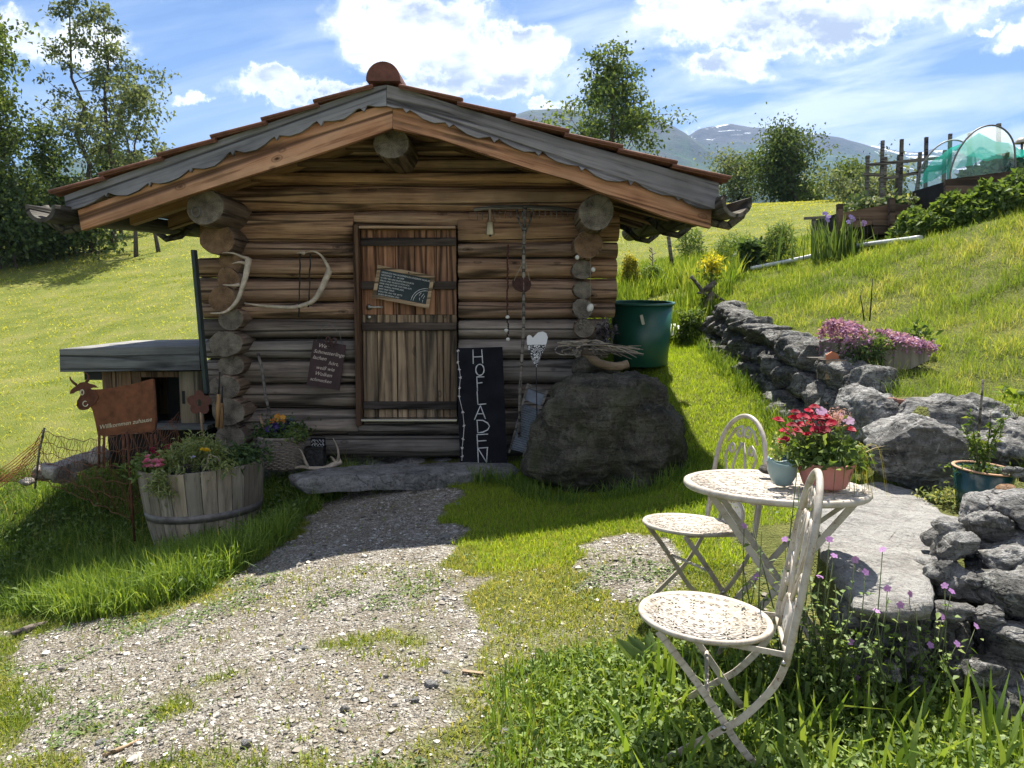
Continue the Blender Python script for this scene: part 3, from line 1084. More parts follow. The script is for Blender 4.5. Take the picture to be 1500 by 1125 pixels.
def log_mesh(mb, x0, x1, zc, h, yc, dep, seed, n=18, bumps=.011, taper=0.0):
    """A hewn log along X: flattened round, slightly uneven."""
    rnd = random.Random(seed)
    k = max(6, int((x1 - x0) / .12))
    vs, fs = [], []
    ph = rnd.random() * 50
    for i in range(k + 1):
        t = i / k
        x = x0 + (x1 - x0) * t
        sc = 1 + taper * (t - .5)
        dz = noise.noise(Vector((x * 1.1 + ph, 3, 7))) * .010
        for j in range(n):
            th = 2 * PI * j / n
            c, s = math.cos(th), math.sin(th)
            ex = .94
            cy = math.copysign(abs(c) ** ex, c)
            sz = math.copysign(abs(s) ** ex, s)
            b = noise.noise(Vector((x * 2.2 + ph, c * 1.5, s * 1.5))) * bumps + noise.noise(Vector((x * .8, c * 4 + ph, s * 4))) * bumps
            vs.append((x, yc + cy * (dep * sc + b), zc + dz + sz * (h / 2 * sc + b * .5)))
    for i in range(k):
        for j in range(n):
            a, b2 = i * n + j, i * n + (j + 1) % n
            fs.append((a, a + n, b2 + n, b2))
    mb.cur = 0
    mb.add(vs, fs, True)
    o = len(mb.v) - len(vs)
    mb.cur = 1
    mb.f += [[o + j for j in range(n)], [o + k * n + j for j in range(n)][::-1]]
    mb.s += [False, False]
    mb.mi += [1, 1]
    mb.cur = 0


def stub(name, px, py, rpx, y_front, y_back, cab, sidem, endm, seed, sq=1.0, face=0, n=22):
    """Log end pointing at the viewer; FACE hews it to a polygon."""
    c = at(px, py, y_front)
    r = px_m(rpx) * y_front
    mb = MB()
    rnd = random.Random(seed)
    prof = []
    for j in range(n):
        th = 2 * PI * j / n
        k = 1 + .035 * math.sin(2 * th + seed) + .025 * math.sin(3 * th + seed * 2) + (rnd.random() - .5) * .012
        if face:
            seg = 2 * PI / face
            k *= math.cos(seg / 2) / math.cos(((th + seed) % seg) - seg / 2) * .5 + .5
        prof.append((math.cos(th) * r * k, math.sin(th) * r * k * sq))
    vs, fs = [], []
    rings = [(y_front, .955), (y_front + .012, 1.0), (y_front + .15, 1.01), (y_front + (y_back - y_front) * .6, 1.02), (y_back, 1.03)]
    for y, s in rings:
        for a, b in prof:
            vs.append((c.x + a * s, y, c.z + b * s))
    for i in range(len(rings) - 1):
        for j in range(n):
            p, q = i * n + j, i * n + (j + 1) % n
            fs.append((p, q, q + n, p + n))
    mb.add(vs, fs, True)
    mb.f.append(list(range(n))[::-1])
    mb.s.append(False)
    mb.mi.append(1)
    o = mb.build(name, [sidem, endm], cab, c)
    return o, c, r


def build_cabin():
    base = Vector((-1.0, 8.4, 0.05))
    cab = thing("log_cabin", "small weathered log cabin with wooden door and red tiled gable roof", "hut", base)
    Y = WALL_Y
    # ---- front wall: rows of hewn logs, left and right of the door
    gable = [178, 201, 226, 250, 270, 308]
    rows = [308, 354, 377, 407, 443, 467, 497, 527, 563, 599, 639, 673]
    xl, xr = at(330, 400, Y).x, at(862, 400, Y).x
    yc, dep = Y + .125, .135
    dl, dr = at(521.5, 480, Y).x, at(671, 480, Y).x
    ends_l = {308: 330, 354: 322, 377: 288, 407: 288, 443: 289, 467: 290, 497: 296, 527: 296, 563: 300, 599: 312, 639: 330}
    ends_r = {308: 907, 354: 905, 377: 904, 407: 904, 443: 902, 467: 893, 497: 893, 527: 880, 563: 870, 599: 870, 639: 870}
    pal = {308: W_WARM, 354: W_MID, 377: W_WARM, 407: W_MID, 443: W_MID, 467: W_GREY, 497: W_GREY, 527: W_GREY, 563: W_DARK, 599: W_GREY, 639: W_DARK}
    for i in range(len(rows) - 1):
        a, b = rows[i], rows[i + 1]
        z1, z0 = at(750, a, Y).z, at(750, b, Y).z
        zc, h = (z0 + z1) / 2, (z1 - z0) * 1.0
        m = pal[a]
        em = END_GREY if m in (W_GREY, W_DARK) else END_WARM
        lx = at(ends_l[a], 400, Y).x
        rx = at(ends_r[a], 400, Y).x
        if a in (308, 639):
            lx = min(lx, xl - .02)
        spans = [(lx, dl - .004), (dr + .004, rx)] if a < 599 and a > 300 else ([(lx, dl), (dr, rx)] if a == 599 else [(lx, rx)])
        if a == 308:
            # the lintel log is notched over the door: two lengths beside the opening, one shallow one above it
            zt = at(750, 333, Y).z
            mb = MB()
            log_mesh(mb, dl - .1, dr + .1, (z1 + zt) / 2 + .004, (z1 - zt) * .98, yc + .008, dep - .005, 977)
            mb.build("log", [m, em], cab, ((dl + dr) / 2, yc, (z1 + zt) / 2))
        if a == 599:
            zt = at(750, 617, Y).z
            mb = MB()
            log_mesh(mb, dl - .1, dr + .1, (z0 + zt) / 2 - .004, (zt - z0) * .98, yc + .008, dep - .005, 978)
            mb.build("log", [m, em], cab, ((dl + dr) / 2, yc, (z0 + zt) / 2))
        for s, (x0, x1) in enumerate(spans):
            mb = MB()
            log_mesh(mb, x0, x1, zc + .002 * ((i * 7 + s) % 3 - 1), h * .995, yc + .006 * ((i * 5 + s * 3) % 5 - 2), dep + .006 * ((i * 3 + s) % 4 - 1), i * 13 + s, taper=.10 * (-1) ** (i + s))
            mb.build("log", [m, em], cab, ((x0 + x1) / 2, yc, zc))
    # gable logs, shortened to follow the roof
    apex = at(573, 182, 6.3)
    for i in range(len(gable) - 1):
        a, b = gable[i], gable[i + 1]
        z1, z0 = at(750, a, Y).z, at(750, b, Y).z
        zc = (z0 + z1) / 2
        ax, az = at(565, 125, 6.2).x, at(565, 125, 6.2).z - .13
        x0, x1 = max(ax - (az - z1) / .342 - .24, xl - .1), min(ax + (az - z1) / .291 + .26, xr + .12)
        mb = MB()
        log_mesh(mb, x0, x1, zc, (z1 - z0) * 1.02, yc + .01, dep, 300 + i)
        mb.build("log", [W_WARM if i in (1, 4, 3) else W_MID, END_WARM], cab, ((x0 + x1) / 2, yc, zc))
    # ---- dark backing, side and back walls
    zt, zb = at(750, 205, Y).z, at(750, 673, Y).z
    mb = MB()
    mb.box(((xl + dl) / 2 + .05, Y + .16, (zb + at(0, 308, Y).z) / 2), (dl - xl - .14, .1, at(0, 308, Y).z - zb))
    mb.box(((dr + xr) / 2 - .03, Y + .16, (zb + at(0, 308, Y).z) / 2), (xr - dr - .14, .1, at(0, 308, Y).z - zb))
    mb.build("wall_chinking", DARKGAP, cab)
    for nm, x in (("side_wall", xl + .12), ("side_wall", xr - .05)):
        mb = MB()
        for i in range(len(rows) - 1):
            z1, z0 = at(750, rows[i], Y).z, at(750, rows[i + 1], Y).z
            mb.tube([(x, 7.25, (z0 + z1) / 2), (x, 10.8, (z0 + z1) / 2)], (z1 - z0) / 2 * 1.03, 12)
        mb.build(nm, W_SIDE, cab, (x, 9, 1))
    mb = MB()
    for i in range(len(rows) - 1):
        z1, z0 = at(750, rows[i], Y).z, at(750, rows[i + 1], Y).z
        mb.tube([(xl, 10.7, (z0 + z1) / 2), (xr, 10.7, (z0 + z1) / 2)], (z1 - z0) / 2 * 1.03, 12)
    zg = at(0, 308, Y).z
    mb.prism([(xl - .1, 10.6, zg), (xr + .1, 10.6, zg), (-1.03, 10.6, apex.z - .02)], (0, .18, 0))
    mb.build("back_wall", W_MID, cab, (-1, 10.7, 1))
    # ---- crossing log ends at both corners
    L = [(300, 303, 27, 6.42, W_SIDE, END_GREY, 1, 0), (318, 350, 26, 6.7, W_SIDE, END_WARM, .92, 8), (337, 384, 17, 6.86, W_SIDE, END_WARM, 1, 0), (334, 409, 17, 6.84, W_SIDE, END_WARM, 1, 0), (325, 438, 21, 6.78, W_SIDE, END_WARM, .9, 0), (338, 468, 19, 6.84, W_SIDE, END_GREY, .85, 0),
         (330, 504, 26, 6.76, W_SIDE, END_GREY, .78, 7), (338, 535, 20, 6.84, W_SIDE, END_GREY, .8, 0), (329, 567, 24, 6.78, W_SIDE, END_GREY, .75, 7), (334, 603, 27, 6.78, W_SIDE, END_GREY, .8, 6), (337, 642, 24, 6.82, W_SIDE, END_GREY, .85, 0)]
    for k, (a, b, r, yf, sm, em, sq, fc) in enumerate(L):
        stub("purlin" if k == 0 else "log_end", a, b, r, yf, 10.9 if k == 0 else 7.26, cab, sm, em, k + 1, sq, fc)
    RR = [(874, 311, 26, 6.5, W_SIDE, END_GREY, 1, 0), (862, 358, 21, 6.72, W_SIDE, END_WARM, .98, 0), (853, 395, 15, 6.86, W_SIDE, END_GREY, .98, 0), (854, 425, 14, 6.86, W_SIDE, END_GREY, .95, 0), (854, 452, 16, 6.84, W_SIDE, END_GREY, .9, 0), (856, 481, 16, 6.86, W_SIDE, END_GREY, .9, 7),
          (855, 512, 18, 6.82, W_SIDE, END_GREY, .85, 0), (858, 545, 18, 6.84, W_SIDE, END_GREY, .9, 0), (858, 580, 19, 6.84, W_SIDE, END_GREY, .95, 0)]
    for k, (a, b, r, yf, sm, em, sq, fc) in enumerate(RR):
        stub("purlin" if k == 0 else "log_end", a, b, r, yf, 10.9 if k == 0 else 7.26, cab, sm, em, k + 31, sq, fc)
    stub("ridge_purlin", 573, 208, 25, 6.42, 10.9, cab, W_SIDE, END_GREY, 77, 1.0, 0)
    # iron ring hanging from the left purlin
    c = at(287, 310, 6.40)
    mb = MB()
    mb.tube([c + Vector((.035 * math.sin(t), 0, .042 * math.cos(t))) for t in np.linspace(0, 2 * PI, 20)[:-1]], .005, 6, closed=True)
    mb.build("iron_ring", WIRE, cab)

    # ---- roof: two slopes from the ridge to the eaves
    YF = 6.2
    A = at(565, 125, YF)
    el, er = at(92, 287, YF), at(1056, 268, YF)
    YB = 11.2
    RISE = .06                     # the old roof climbs a little towards the back
    roofs = thing("roof", "", "", (0, 0, 0))
    del roofs['label'], roofs['category']
    roofs.parent = cab
    roofs.location = -base
    for side, e in ((-1, el), (1, er)):
        d = (e - A)
        nrm = Vector((-d.z, 0, d.x)).normalized()
        if nrm.z < 0:
            nrm = -nrm
        # deck of boards under the tiles
        mb = MB()
        p0, p1 = A - nrm * .075, e - nrm * .075
        mb.prism([p0 + Vector((0, .06, 0)), p1 + Vector((0, .06, 0)), p1 + Vector((0, .06, 0)) + nrm * .025, p0 + Vector((0, .06, 0)) + nrm * .025], (0, YB - YF - .06, RISE * (YB - YF)))
        mb.build("roof_deck", W_UNDER, roofs, (0, 0, 0))
        # rafters with sawn ends, parallel to the barge board
        end = at(117, 337, 6.25).x if side < 0 else at(1041, 334, 6.25).x
        for yy in (7.02, 7.8, 8.6, 9.4, 10.2):
            mb = MB()
            t = (end - A.x) / d.x
            q0, q1 = A - nrm * .08, A + d * t - nrm * .08
            w = Vector((0, .10, 0))
            pl = [q0 + d * .02, q1, q1 - Vector((0, 0, .135)), q0 + d * .02 - Vector((0, 0, .17))]
            mb.prism([p + Vector((0, yy - YF, RISE * (yy - YF))) for p in pl], w)
            mb.build("rafter", W_RAFTER, cab, A + d * .5 + Vector((0, yy - YF, 0)), -math.atan2(d.z * side, d.x * side))
        # tiles: stepped rows, wavy along the eave
        steps = [78, 152, 237, 316, 390, 466, 545] if side < 0 else [1066, 988, 909, 831, 753, 676, 592]
        n = d.normalized()
        mb = MB()
        for k in range(6):
            xa = at(steps[k], 250, YF).x
            xb = at(steps[k + 1], 250, YF).x
            t0, t1 = (xa - A.x) / d.x, (xb - A.x) / d.x
            lowp = A + d * t0 + nrm * (.045)
            hip = A + d * t1 + nrm * (.012)
            hip -= n * .03
            m = int((YB - YF + .08) / .05)
            vs, fs = [], []
            for i in range(m + 1):
                y = -.05 + (YB - YF + .1) * i / m
                wv = .022 * (math.sin(2 * PI * (y + .05) / .3 + .6) ** 2)
                if i == 0:
                    wv = .012
                for q, th in ((lowp, .0), (hip, .0)):
                    vs.append(q + Vector((0, y, RISE * max(y, 0))) + nrm * wv)
                for q in (lowp, hip):
                    vs.append(q + Vector((0, y, RISE * max(y, 0))) + nrm * (wv - .028))
            for i in range(m):
                o, p = i * 4, i * 4 + 4
                fs += [(o, o + 1, p + 1, p), (o + 2, p + 2, p + 3, o + 3), (o, p, p + 2, o + 2), (o + 1, o + 3, p + 3, p + 1)]
            fs += [(0, 2, 3, 1), (m * 4, m * 4 + 1, m * 4 + 3, m * 4 + 2)]
            mb.add(vs, fs, False)
            # rolled edge of the verge tile
            mb.tube([lowp + Vector((0, -.05, .004)) + nrm * .0, hip + Vector((0, -.05, .004))], .013, 8)
        mb.build("roof_tiles", TILE, roofs, (0, 0, 0))
        # carved fascia board
        if side < 0:
            top = [(566, 124), (545, 128), (470, 154), (395, 180), (318, 206), (240, 234), (160, 262), (94, 287)]
            bot = [(97, 308), (110, 306), (123, 302), (136, 296), (147, 289), (153, 285), (155, 288), (158, 282), (170, 286), (186, 286), (202, 279), (211, 272), (217, 268), (219, 273), (221, 267), (232, 269), (247, 267), (262, 260), (272, 252), (277, 248), (279, 252), (282, 246),
                   (298, 247), (314, 243), (325, 234), (333, 225), (337, 222), (341, 227), (344, 220), (358, 223), (375, 219), (388, 211), (397, 203), (402, 200), (405, 205), (409, 198), (424, 199), (440, 194), (452, 186), (459, 180), (464, 177), (470, 184), (474, 177), (488, 177), (503, 174), (515, 166), (522, 160), (527, 158), (533, 163), (538, 154), (552, 156), (566, 155)]
            poly = [at(a, b, YF) for a, b in top] + [at(a, b, YF) for a, b in bot]
        else:
            top = [(566.5, 124), (600, 132), (676, 157), (753, 180), (831, 205), (909, 227), (988, 250), (1053, 268)]
            bot = [(1053, 305), (1043, 306), (1030, 306), (1016, 302), (1005, 296), (998, 290), (994, 293), (988, 287), (970, 285), (952, 279), (940, 272), (930, 265), (924, 271), (920, 264), (905, 266), (888, 264), (872, 257), (862, 249), (857, 246), (852, 250), (848, 243),
                   (832, 241), (815, 236), (803, 229), (795, 221), (789, 228), (784, 222), (768, 222), (752, 216), (738, 208), (731, 203), (724, 208), (718, 200), (700, 202), (684, 196), (672, 188), (664, 182), (658, 186), (652, 179), (636, 180), (620, 174), (608, 165), (600, 161), (595, 165), (590, 158), (578, 158), (566.5, 155)]
            poly = [at(a, b, YF) for a, b in top] + [at(a, b, YF) for a, b in bot]
        mb = MB()
        mb.prism(poly, (0, .035, 0))
        ry = -math.atan2(d.z, d.x) if side > 0 else -math.atan2(-d.z, -d.x)
        ob = mb.build("fascia_board", W_FASCIA, cab, (A + e) / 2, ry)
        # barge board behind it
        YB2 = YF + .0375
        if side < 0:
            poly = [(575, 150), (575, 188), (500, 214), (420, 240), (330, 268), (250, 294), (180, 318), (119, 337), (114, 308), (300, 240), (450, 185)]
        else:
            poly = [(575.6, 150), (700, 185), (850, 232), (1043, 295), (1041, 334), (980, 319), (900, 290), (840, 265), (780, 248), (700, 222), (640, 202), (575.6, 188)]
        mb = MB()
        mb.prism([at(a, b, YB2) for a, b in poly], (0, .07, 0))
        mb.build("barge_board", W_BARGE, cab, (A + e) / 2, ry)
        # wooden gutter hewn from a log
        gx = at(84, 312, YF).x if side < 0 else at(1068, 305, YF).x
        gz = at(84, 309, YF).z if side < 0 else at(1068, 302, YF).z
        mb = MB()
        arc = [(math.cos(t), math.sin(t)) for t in np.linspace(R(170), R(370), 13)]
        if side > 0:
            arc = [(math.cos(t), math.sin(t)) for t in np.linspace(R(150), R(380), 13)]
        ro, ri = .115, .085
        prof = [(a * ro, b * ro) for a, b in arc] + [(a * ri, b * ri) for a, b in arc[::-1]]
        yf = 5.98
        mb.prism([(gx + a, yf, gz + b) for a, b in prof], (0, (3.2 if side < 0 else YB - yf + .2), RISE * (3.2 if side < 0 else YB - yf + .2)))
        mb.build("gutter", wood("gutter_wood", (.03, .027, .022), (.10, .09, .075), (.21, .19, .16), 1, .9), cab, (gx, 8, gz))
        wb = wood("bracket_wood", (.04, .035, .03), (.10, .09, .075), (.2, .18, .15), 1, .9)
        for yy in (6.32, 8.2, 10.0)[:2 if side < 0 else 3]:
            gz2 = gz + RISE * (yy - yf)
            mb = MB()
            mb.tube([(gx - side * .32, yy, gz2 + .05), (gx - side * .12, yy, gz2 - .13), (gx + side * .03, yy, gz2 - .16), (gx + side * .13, yy, gz2 - .08), (gx + side * .17, yy, gz2 + .03)], .035, 8)
            mb.build("gutter_bracket", wb, cab, (gx, yy, gz2))
        # bent wire snow hooks standing on the tiles
        for tt, yy in ((.585, 8.3), (.80, 8.6)) if side < 0 else ((.92, 7.4), (.45, 8.0), (.70, 8.2)):
            q = A + d * tt + Vector((0, yy - YF, RISE * (yy - YF))) + nrm * .04
            mb = MB()
            mb.tube([q + Vector((-.10, 0, 0)), q + Vector((-.02, 0, .13)), q + Vector((.03, 0, .14)), q + Vector((.11, 0, -.02))], .008, 6)
            mb.build("snow_hook", IRON, cab)
    # ridge tiles
    c = at(563, 119, YF)
    mb = MB()
    r = px_m(24) * YF
    for k in range(13):
        y0 = YF - .06 + k * .4
        arc = [(math.cos(t), math.sin(t)) for t in np.linspace(R(-6), R(186), 19)]
        f = 1.0 if k % 1 == 0 else .95
        prof = [(a * r, b * r) for a, b in arc] + [(a * (r - .02), b * (r - .02)) for a, b in arc[::-1]]
        if k == 0:
            prof = [(a * r, b * r) for a, b in arc]
        sc0 = 1.0
        mb.prism([(c.x + a, y0, c.z + b + RISE * .4 * k) for a, b in prof], (0, .41 if k else .39, RISE * .4))
    mb.build("ridge_tiles", TILE_CAP, roofs, c)

    # ---- door
    dz0, dz1 = at(600, 612, Y).z, at(600, 336, Y).z
    x0, x1 = at(530, 480, Y).x, at(669, 480, Y).x
    door = thing("door", "", "")
    del door['label'], door['category']
    door.parent = cab
    door.location = -base
    edges = [530, 552, 580, 608, 640, 669]
    yd = Y + .02
    for k in range(5):
        a, b = at(edges[k], 480, Y).x, at(edges[k + 1], 480, Y).x
        zs = at(0, 461, Y).z
        mb = MB()
        mb.box(((a + b) / 2, yd + .02 + .002 * (k % 2), (zs + dz1) / 2), (b - a - .006, .035, dz1 - zs - .002), bev=.003)
        mb.build("plank", W_DOOR, door, ((a + b) / 2, yd, 1.3))
        mb = MB()
        mb.box(((a + b) / 2, yd + .02 + .002 * ((k + 1) % 2), (zs + dz0) / 2), (b - a - .006, .035, zs - dz0 - .002), bev=.003)
        mb.build("plank", W_DOOR_OLD, door, ((a + b) / 2, yd, .7))
    mb = MB()
    mb.box(((x0 + x1) / 2, yd + .045, (dz0 + dz1) / 2), (x1 - x0, .01, dz1 - dz0))
    mb.build("door_core", DARKGAP, door)
    for pyc in (354, 418, 478.5, 594):
        z = at(0, pyc, Y).z
        mb = MB()
        mb.box(((x0 + x1) / 2, yd - .012, z), (x1 - x0 - .004, .026, .073), bev=.004)
        mb.build("batten", W_STRAP, door, ((x0 + x1) / 2, yd, z))
    hz_ = at(540, 450, Y)
    mb = MB()
    mb.lathe([(.0, 0), (.026, 0), (.026, .008), (0, .008)], (hz_.x, yd - .002, hz_.z), 20, rot=Matrix.Rotation(R(90), 3, 'X'))
    mb.tube([(hz_.x, yd - .0, hz_.z), (hz_.x, yd - .05, hz_.z), (hz_.x + .01, yd - .056, hz_.z), (hz_.x + .135, yd - .056, hz_.z)], .0095, 10)
    mb.build("handle", STEEL, door)
    mb = MB()
    l = at(540.5, 464.5, Y)
    mb.lathe([(.0, 0), (.017, 0), (.017, .008), (.006, .010), (0, .010)], (l.x, yd - .002, l.z), 18, rot=Matrix.Rotation(R(90), 3, 'X'))
    mb.build("keyhole", STEEL, door)
    # frame and threshold
    W_FR = wood("door_frame_wood", (.045, .024, .014), (.12, .065, .038), (.21, .125, .075), 2, 1)
    mb = MB()
    fl = at(521.5, 480, Y).x
    mb.box(((fl + x0) / 2 - .002, Y + .005, (dz0 + dz1) / 2 - .015), (x0 - fl - .005, .16, dz1 - dz0 + .10), bev=.004)
    mb.build("door_frame", W_FR, cab, (fl, Y, 1))
    mb = MB()
    mb.box(((x0 + x1) / 2, Y + .005, dz1 + .012), (x1 - x0 - .004, .16, .022), bev=.003)
    mb.build("door_frame", W_WARM, cab, (x0, Y, dz1))
    mb = MB()
    mb.box(((x0 + x1) / 2, Y - .03, dz0 - .012), (x1 - x0 + .01, .12, .022), bev=.004)
    mb.build("threshold", STEEL, cab)
    # rubble footing under the sill log
    mb = MB()
    for k in range(11):
        px = 340 + k * 52
        p = at(px, 690, 7.08)
        rock_mesh(mb, (p.x, 7.14, p.z + .02), (.20, .14, .10 + .02 * (k % 3)), 40 + k, 2, .2)
    mb.box((-.95, 8.9, -.1), (3.1, 3.4, .42))
    mb.build("stone_footing", STONE, cab)
    return cab


CABIN = build_cabin()

# ------------------------------------------------------------------ things on and around the cabin
def text_mesh(parent, name, body, size, mat, origin, xdir, zdir, depth=.0015, align='LEFT', shear=0.0, space=1.0):
    """Lettering as real relief: ORIGIN is the left end of the base line, XDIR the writing direction, ZDIR the letters' up."""
    cu = bpy.data.curves.new(name, 'FONT')
    cu.body = body
    cu.size = size
    cu.extrude = depth
    cu.shear = shear
    cu.align_x = align
    cu.space_line = space
    cu.resolution_u = 3
    tmp = bpy.data.objects.new("tmp_text", cu)
    COL.objects.link(tmp)
    bpy.context.view_layer.update()
    dg = bpy.context.evaluated_depsgraph_get()
    me = bpy.data.meshes.new_from_object(tmp.evaluated_get(dg))
    COL.objects.unlink(tmp)
    bpy.data.objects.remove(tmp)
    x = Vector(xdir).normalized()
    z = Vector(zdir)
    z = (z - x * z.dot(x)).normalized()
    y = z.cross(x)
    base = Vector(list(parent['_loc']))
    M4 = Matrix((x, z, -y)).transposed().to_4x4()
    M4.translation = Vector(origin) - base
    if M4.determinant() < 0:
        M4 = Matrix((x, z, x.cross(z))).transposed().to_4x4()
        M4.translation = Vector(origin) - base
    me.transform(M4)
    me.materials.clear()
    me.materials.append(mat)
    me.name = name
    o = bpy.data.objects.new(name, me)
    COL.objects.link(o)
    o.parent = parent
    return o


def board_frame(p00, p10, p01):
    x = (Vector(p10) - Vector(p00)).normalized()
    z = (Vector(p01) - Vector(p00))
    z = (z - x * z.dot(x)).normalized()
    return x, z, z.cross(x)      # third points away from the viewer


def strokes(mb, segs, o, x, z, y, w=.008, th=.002):
    """Chalk strokes: poly-lines in board coordinates."""
    for s in segs:
        pts = [o + x * a + z * b - y * .002 for a, b in s]
        mb.tube(pts, [w / 2 * (0.8 + .4 * ((i * 7) % 3) / 2) for i in range(len(pts))], 6, flat=(1, .3, tuple(y)))


def chalkboard():
    Yb = 6.94
    c00, c10, c11, c01 = at(545, 436, Yb), at(628, 452, Yb), at(637, 403, Yb), at(553.5, 388, Yb)
    t = thing("framed_chalkboard", "small chalkboard in a pale wooden frame hung askew on the door", "chalkboard", (c00 + c10 + c11 + c01) / 4)
    x, z, y = board_frame(c00, c10, c01)
    Wd, Hd = (c10 - c00).length, (c01 - c00).length
    f = .032
    mb = MB()
    o = c00
    P = lambda a, b: o + x * a + z * b
    for q in ([P(0, 0), P(Wd, 0), P(Wd - f, f), P(f, f)], [P(Wd, 0), P(Wd, Hd), P(Wd - f, Hd - f), P(Wd - f, f)], [P(Wd, Hd), P(0, Hd), P(f, Hd - f), P(Wd - f, Hd - f)], [P(0, Hd), P(0, 0), P(f, f), P(f, Hd - f)]):
        mb.prism(q, y * .022)
    mb.build("frame", W_PALE, t)
    mb = MB()
    mb.prism([P(f - .003, f - .003) + y * .008, P(Wd - f + .003, f - .003) + y * .008, P(Wd - f + .003, Hd - f + .003) + y * .008, P(f - .003, Hd - f + .003) + y * .008], y * .006)
    mb.build("slate", simple("chalkboard_slate", (.022, .034, .038), .7, .3, 9, .05), t)
    lines = ["HERZLICH WILLKOMMEN IN UNSEREM HOFLADEN !", "GEÖFFNET  9 - 18 UHR", "ES GIBT BEI UNS EIGENE PRODUKTE:", "SPECK UND WÜRSTE VOM HOF,", "KÄSE UND BUTTER VON DER ALM,", "EIER, HONIG, MARMELADE,", "SAFT UND SIRUP,", "KRÄUTER UND TEE. BITTE", "SELBST BEDIENEN UND", "DAS GELD IN DIE KASSE LEGEN"]
    for i, s in enumerate(lines):
        sz = .0205 if i < 2 else .0185
        zz = Hd - f - .030 - i * .0245
        ob = text_mesh(t, "chalk_line", s, sz, CHALK, P(f + .012, zz) + y * .0065, x, z)
    mb = MB()
    cx, cy, r = Wd - f - .004, f + .004, .135
    strokes(mb, [[(cx - r * math.cos(a), cy + r * math.sin(a)) for a in np.linspace(.05, PI / 2, 14)], [(cx - r * .86 * math.cos(a), cy + r * .86 * math.sin(a)) for a in np.linspace(.05, PI / 2, 14)],
                 [(cx - .07, cy + .06), (cx - .055, cy + .09)], [(cx - .05, cy + .05), (cx - .03, cy + .085)], [(cx - .03, cy + .04), (cx - .02, cy + .07)], [(cx - .06, cy + .02), (cx - .06, cy + .045)], [(cx - .03, cy + .005), (cx - .03, cy + .03)]], o + y * .0085, x, z, y, .0045)
    mb.build("chalk_drawing", CHALK, t)
    mb = MB()
    q = P(Wd * .55, Hd - f * .5)
    mb.sphere(q - y * .003, .007, 8, 5)
    mb.build("nail", IRON, t)


chalkboard()


def hofladen_board():
    Yf = 6.78
    b0, b1 = at(674, 679, 6.70), at(743, 678, 6.70)
    t0, t1 = at(668, 510, 6.93), at(736, 508, 6.93)
    t = thing("tall_slate_board", "tall black board with chalk letters reading HOFLADEN leaning beside the door", "shop sign", (b0 + b1) / 2)
    x, z, y = board_frame(b0, b1, t0)
    Wd, Hd = (b1 - b0).length, (t0 - b0).length
    sk = (t0 - b0).dot(x)
    mb = MB()
    mb.prism([b0, b1, t1, t0], y * .018)
    mb.build("board", SLATE, t)
    # letters, measured from the photograph in board units (fraction of width / height)
    U = {'H': [[(0, 1), (.02, 0)], [(.9, 1), (1, .02)], [(.02, .48), (.95, .5)]],
         'O': [[(.5 + .5 * math.sin(a), .5 + .5 * math.cos(a)) for a in np.linspace(.2, 2 * PI + .2, 18)]],
         'F': [[(.05, 1), (.12, 0)], [(.0, 1), (.95, 1)], [(.06, .55), (.72, .6)]],
         'L': [[(.0, 1), (.08, .02)], [(.08, .02), (1, .06)]],
         'A': [[(.55, 1), (.0, 0)], [(.55, 1), (1, .05)], [(.28, .42), (.85, .42)]],
         'D': [[(.0, 1), (.05, 0)], [(-.05, .98), (.45, .97), (.85, .75), (1, .5), (.85, .22), (.45, .04), (.05, .0)]],
         'E': [[(.0, 1), (.05, 0)], [(.0, .98), (1, 1)], [(.02, .52), (.85, .55)], [(.05, .02), (1, .06)]],
         'N': [[(.0, 1), (.05, 0)], [(.0, 1), (.9, .02)], [(.9, .02), (1, 1)]]}
    rowsL = [('H', 693, 707, 512, 533), ('O', 697, 709, 533.5, 550), ('F', 698, 710, 552, 573), ('L', 699, 712, 573, 593), ('A', 695, 711, 594, 615), ('D', 699, 717, 615, 634), ('E', 699, 715, 636, 657), ('N', 700, 714, 656, 678)]
    o = b0

    def bp(px, py):
        # photograph point -> board coordinates
        d = ray(px, py)
        c = Vector((0, 0, CAM_H))
        tt = (o - c).dot(y) / d.dot(y)
        p = c + d * tt - o
        return p.dot(x), p.dot(z)
    for ch, xa, xb, ya, yb in rowsL:
        a0, z0 = bp(xa, yb)
        a1, z1 = bp(xb, ya)
        mb = MB()
        strokes(mb, [[(a0 + (a1 - a0) * u, z0 + (z1 - z0) * v) for u, v in s] for s in U[ch]], o, x, z, y, .0095)
        mb.build("letter", CHALK, t)
    # chalk garland of small blossoms down the left edge
    gl = [(671, 514), (671, 531), (673, 541), (674.5, 553), (673, 568), (672.5, 581), (678, 604), (680, 624), (678.5, 643), (677, 656), (677, 668), (676.5, 675)]
    mb = MB()
    strokes(mb, [[bp(a, b) for a, b in gl]], o, x, z, y, .005)
    for k, (a, b) in enumerate(gl[:-1]):
        u, v = bp(a, b)
        for j in range(4):
            an = j * 1.3 + k
            strokes(mb, [[(u, v), (u + .013 * math.cos(an), v + .013 * math.sin(an))]], o, x, z, y, .009)
    mb.build("chalk_garland", simple("chalk_cream", (.6, .55, .5), .9, .2, 60, .2), t)


hofladen_board()


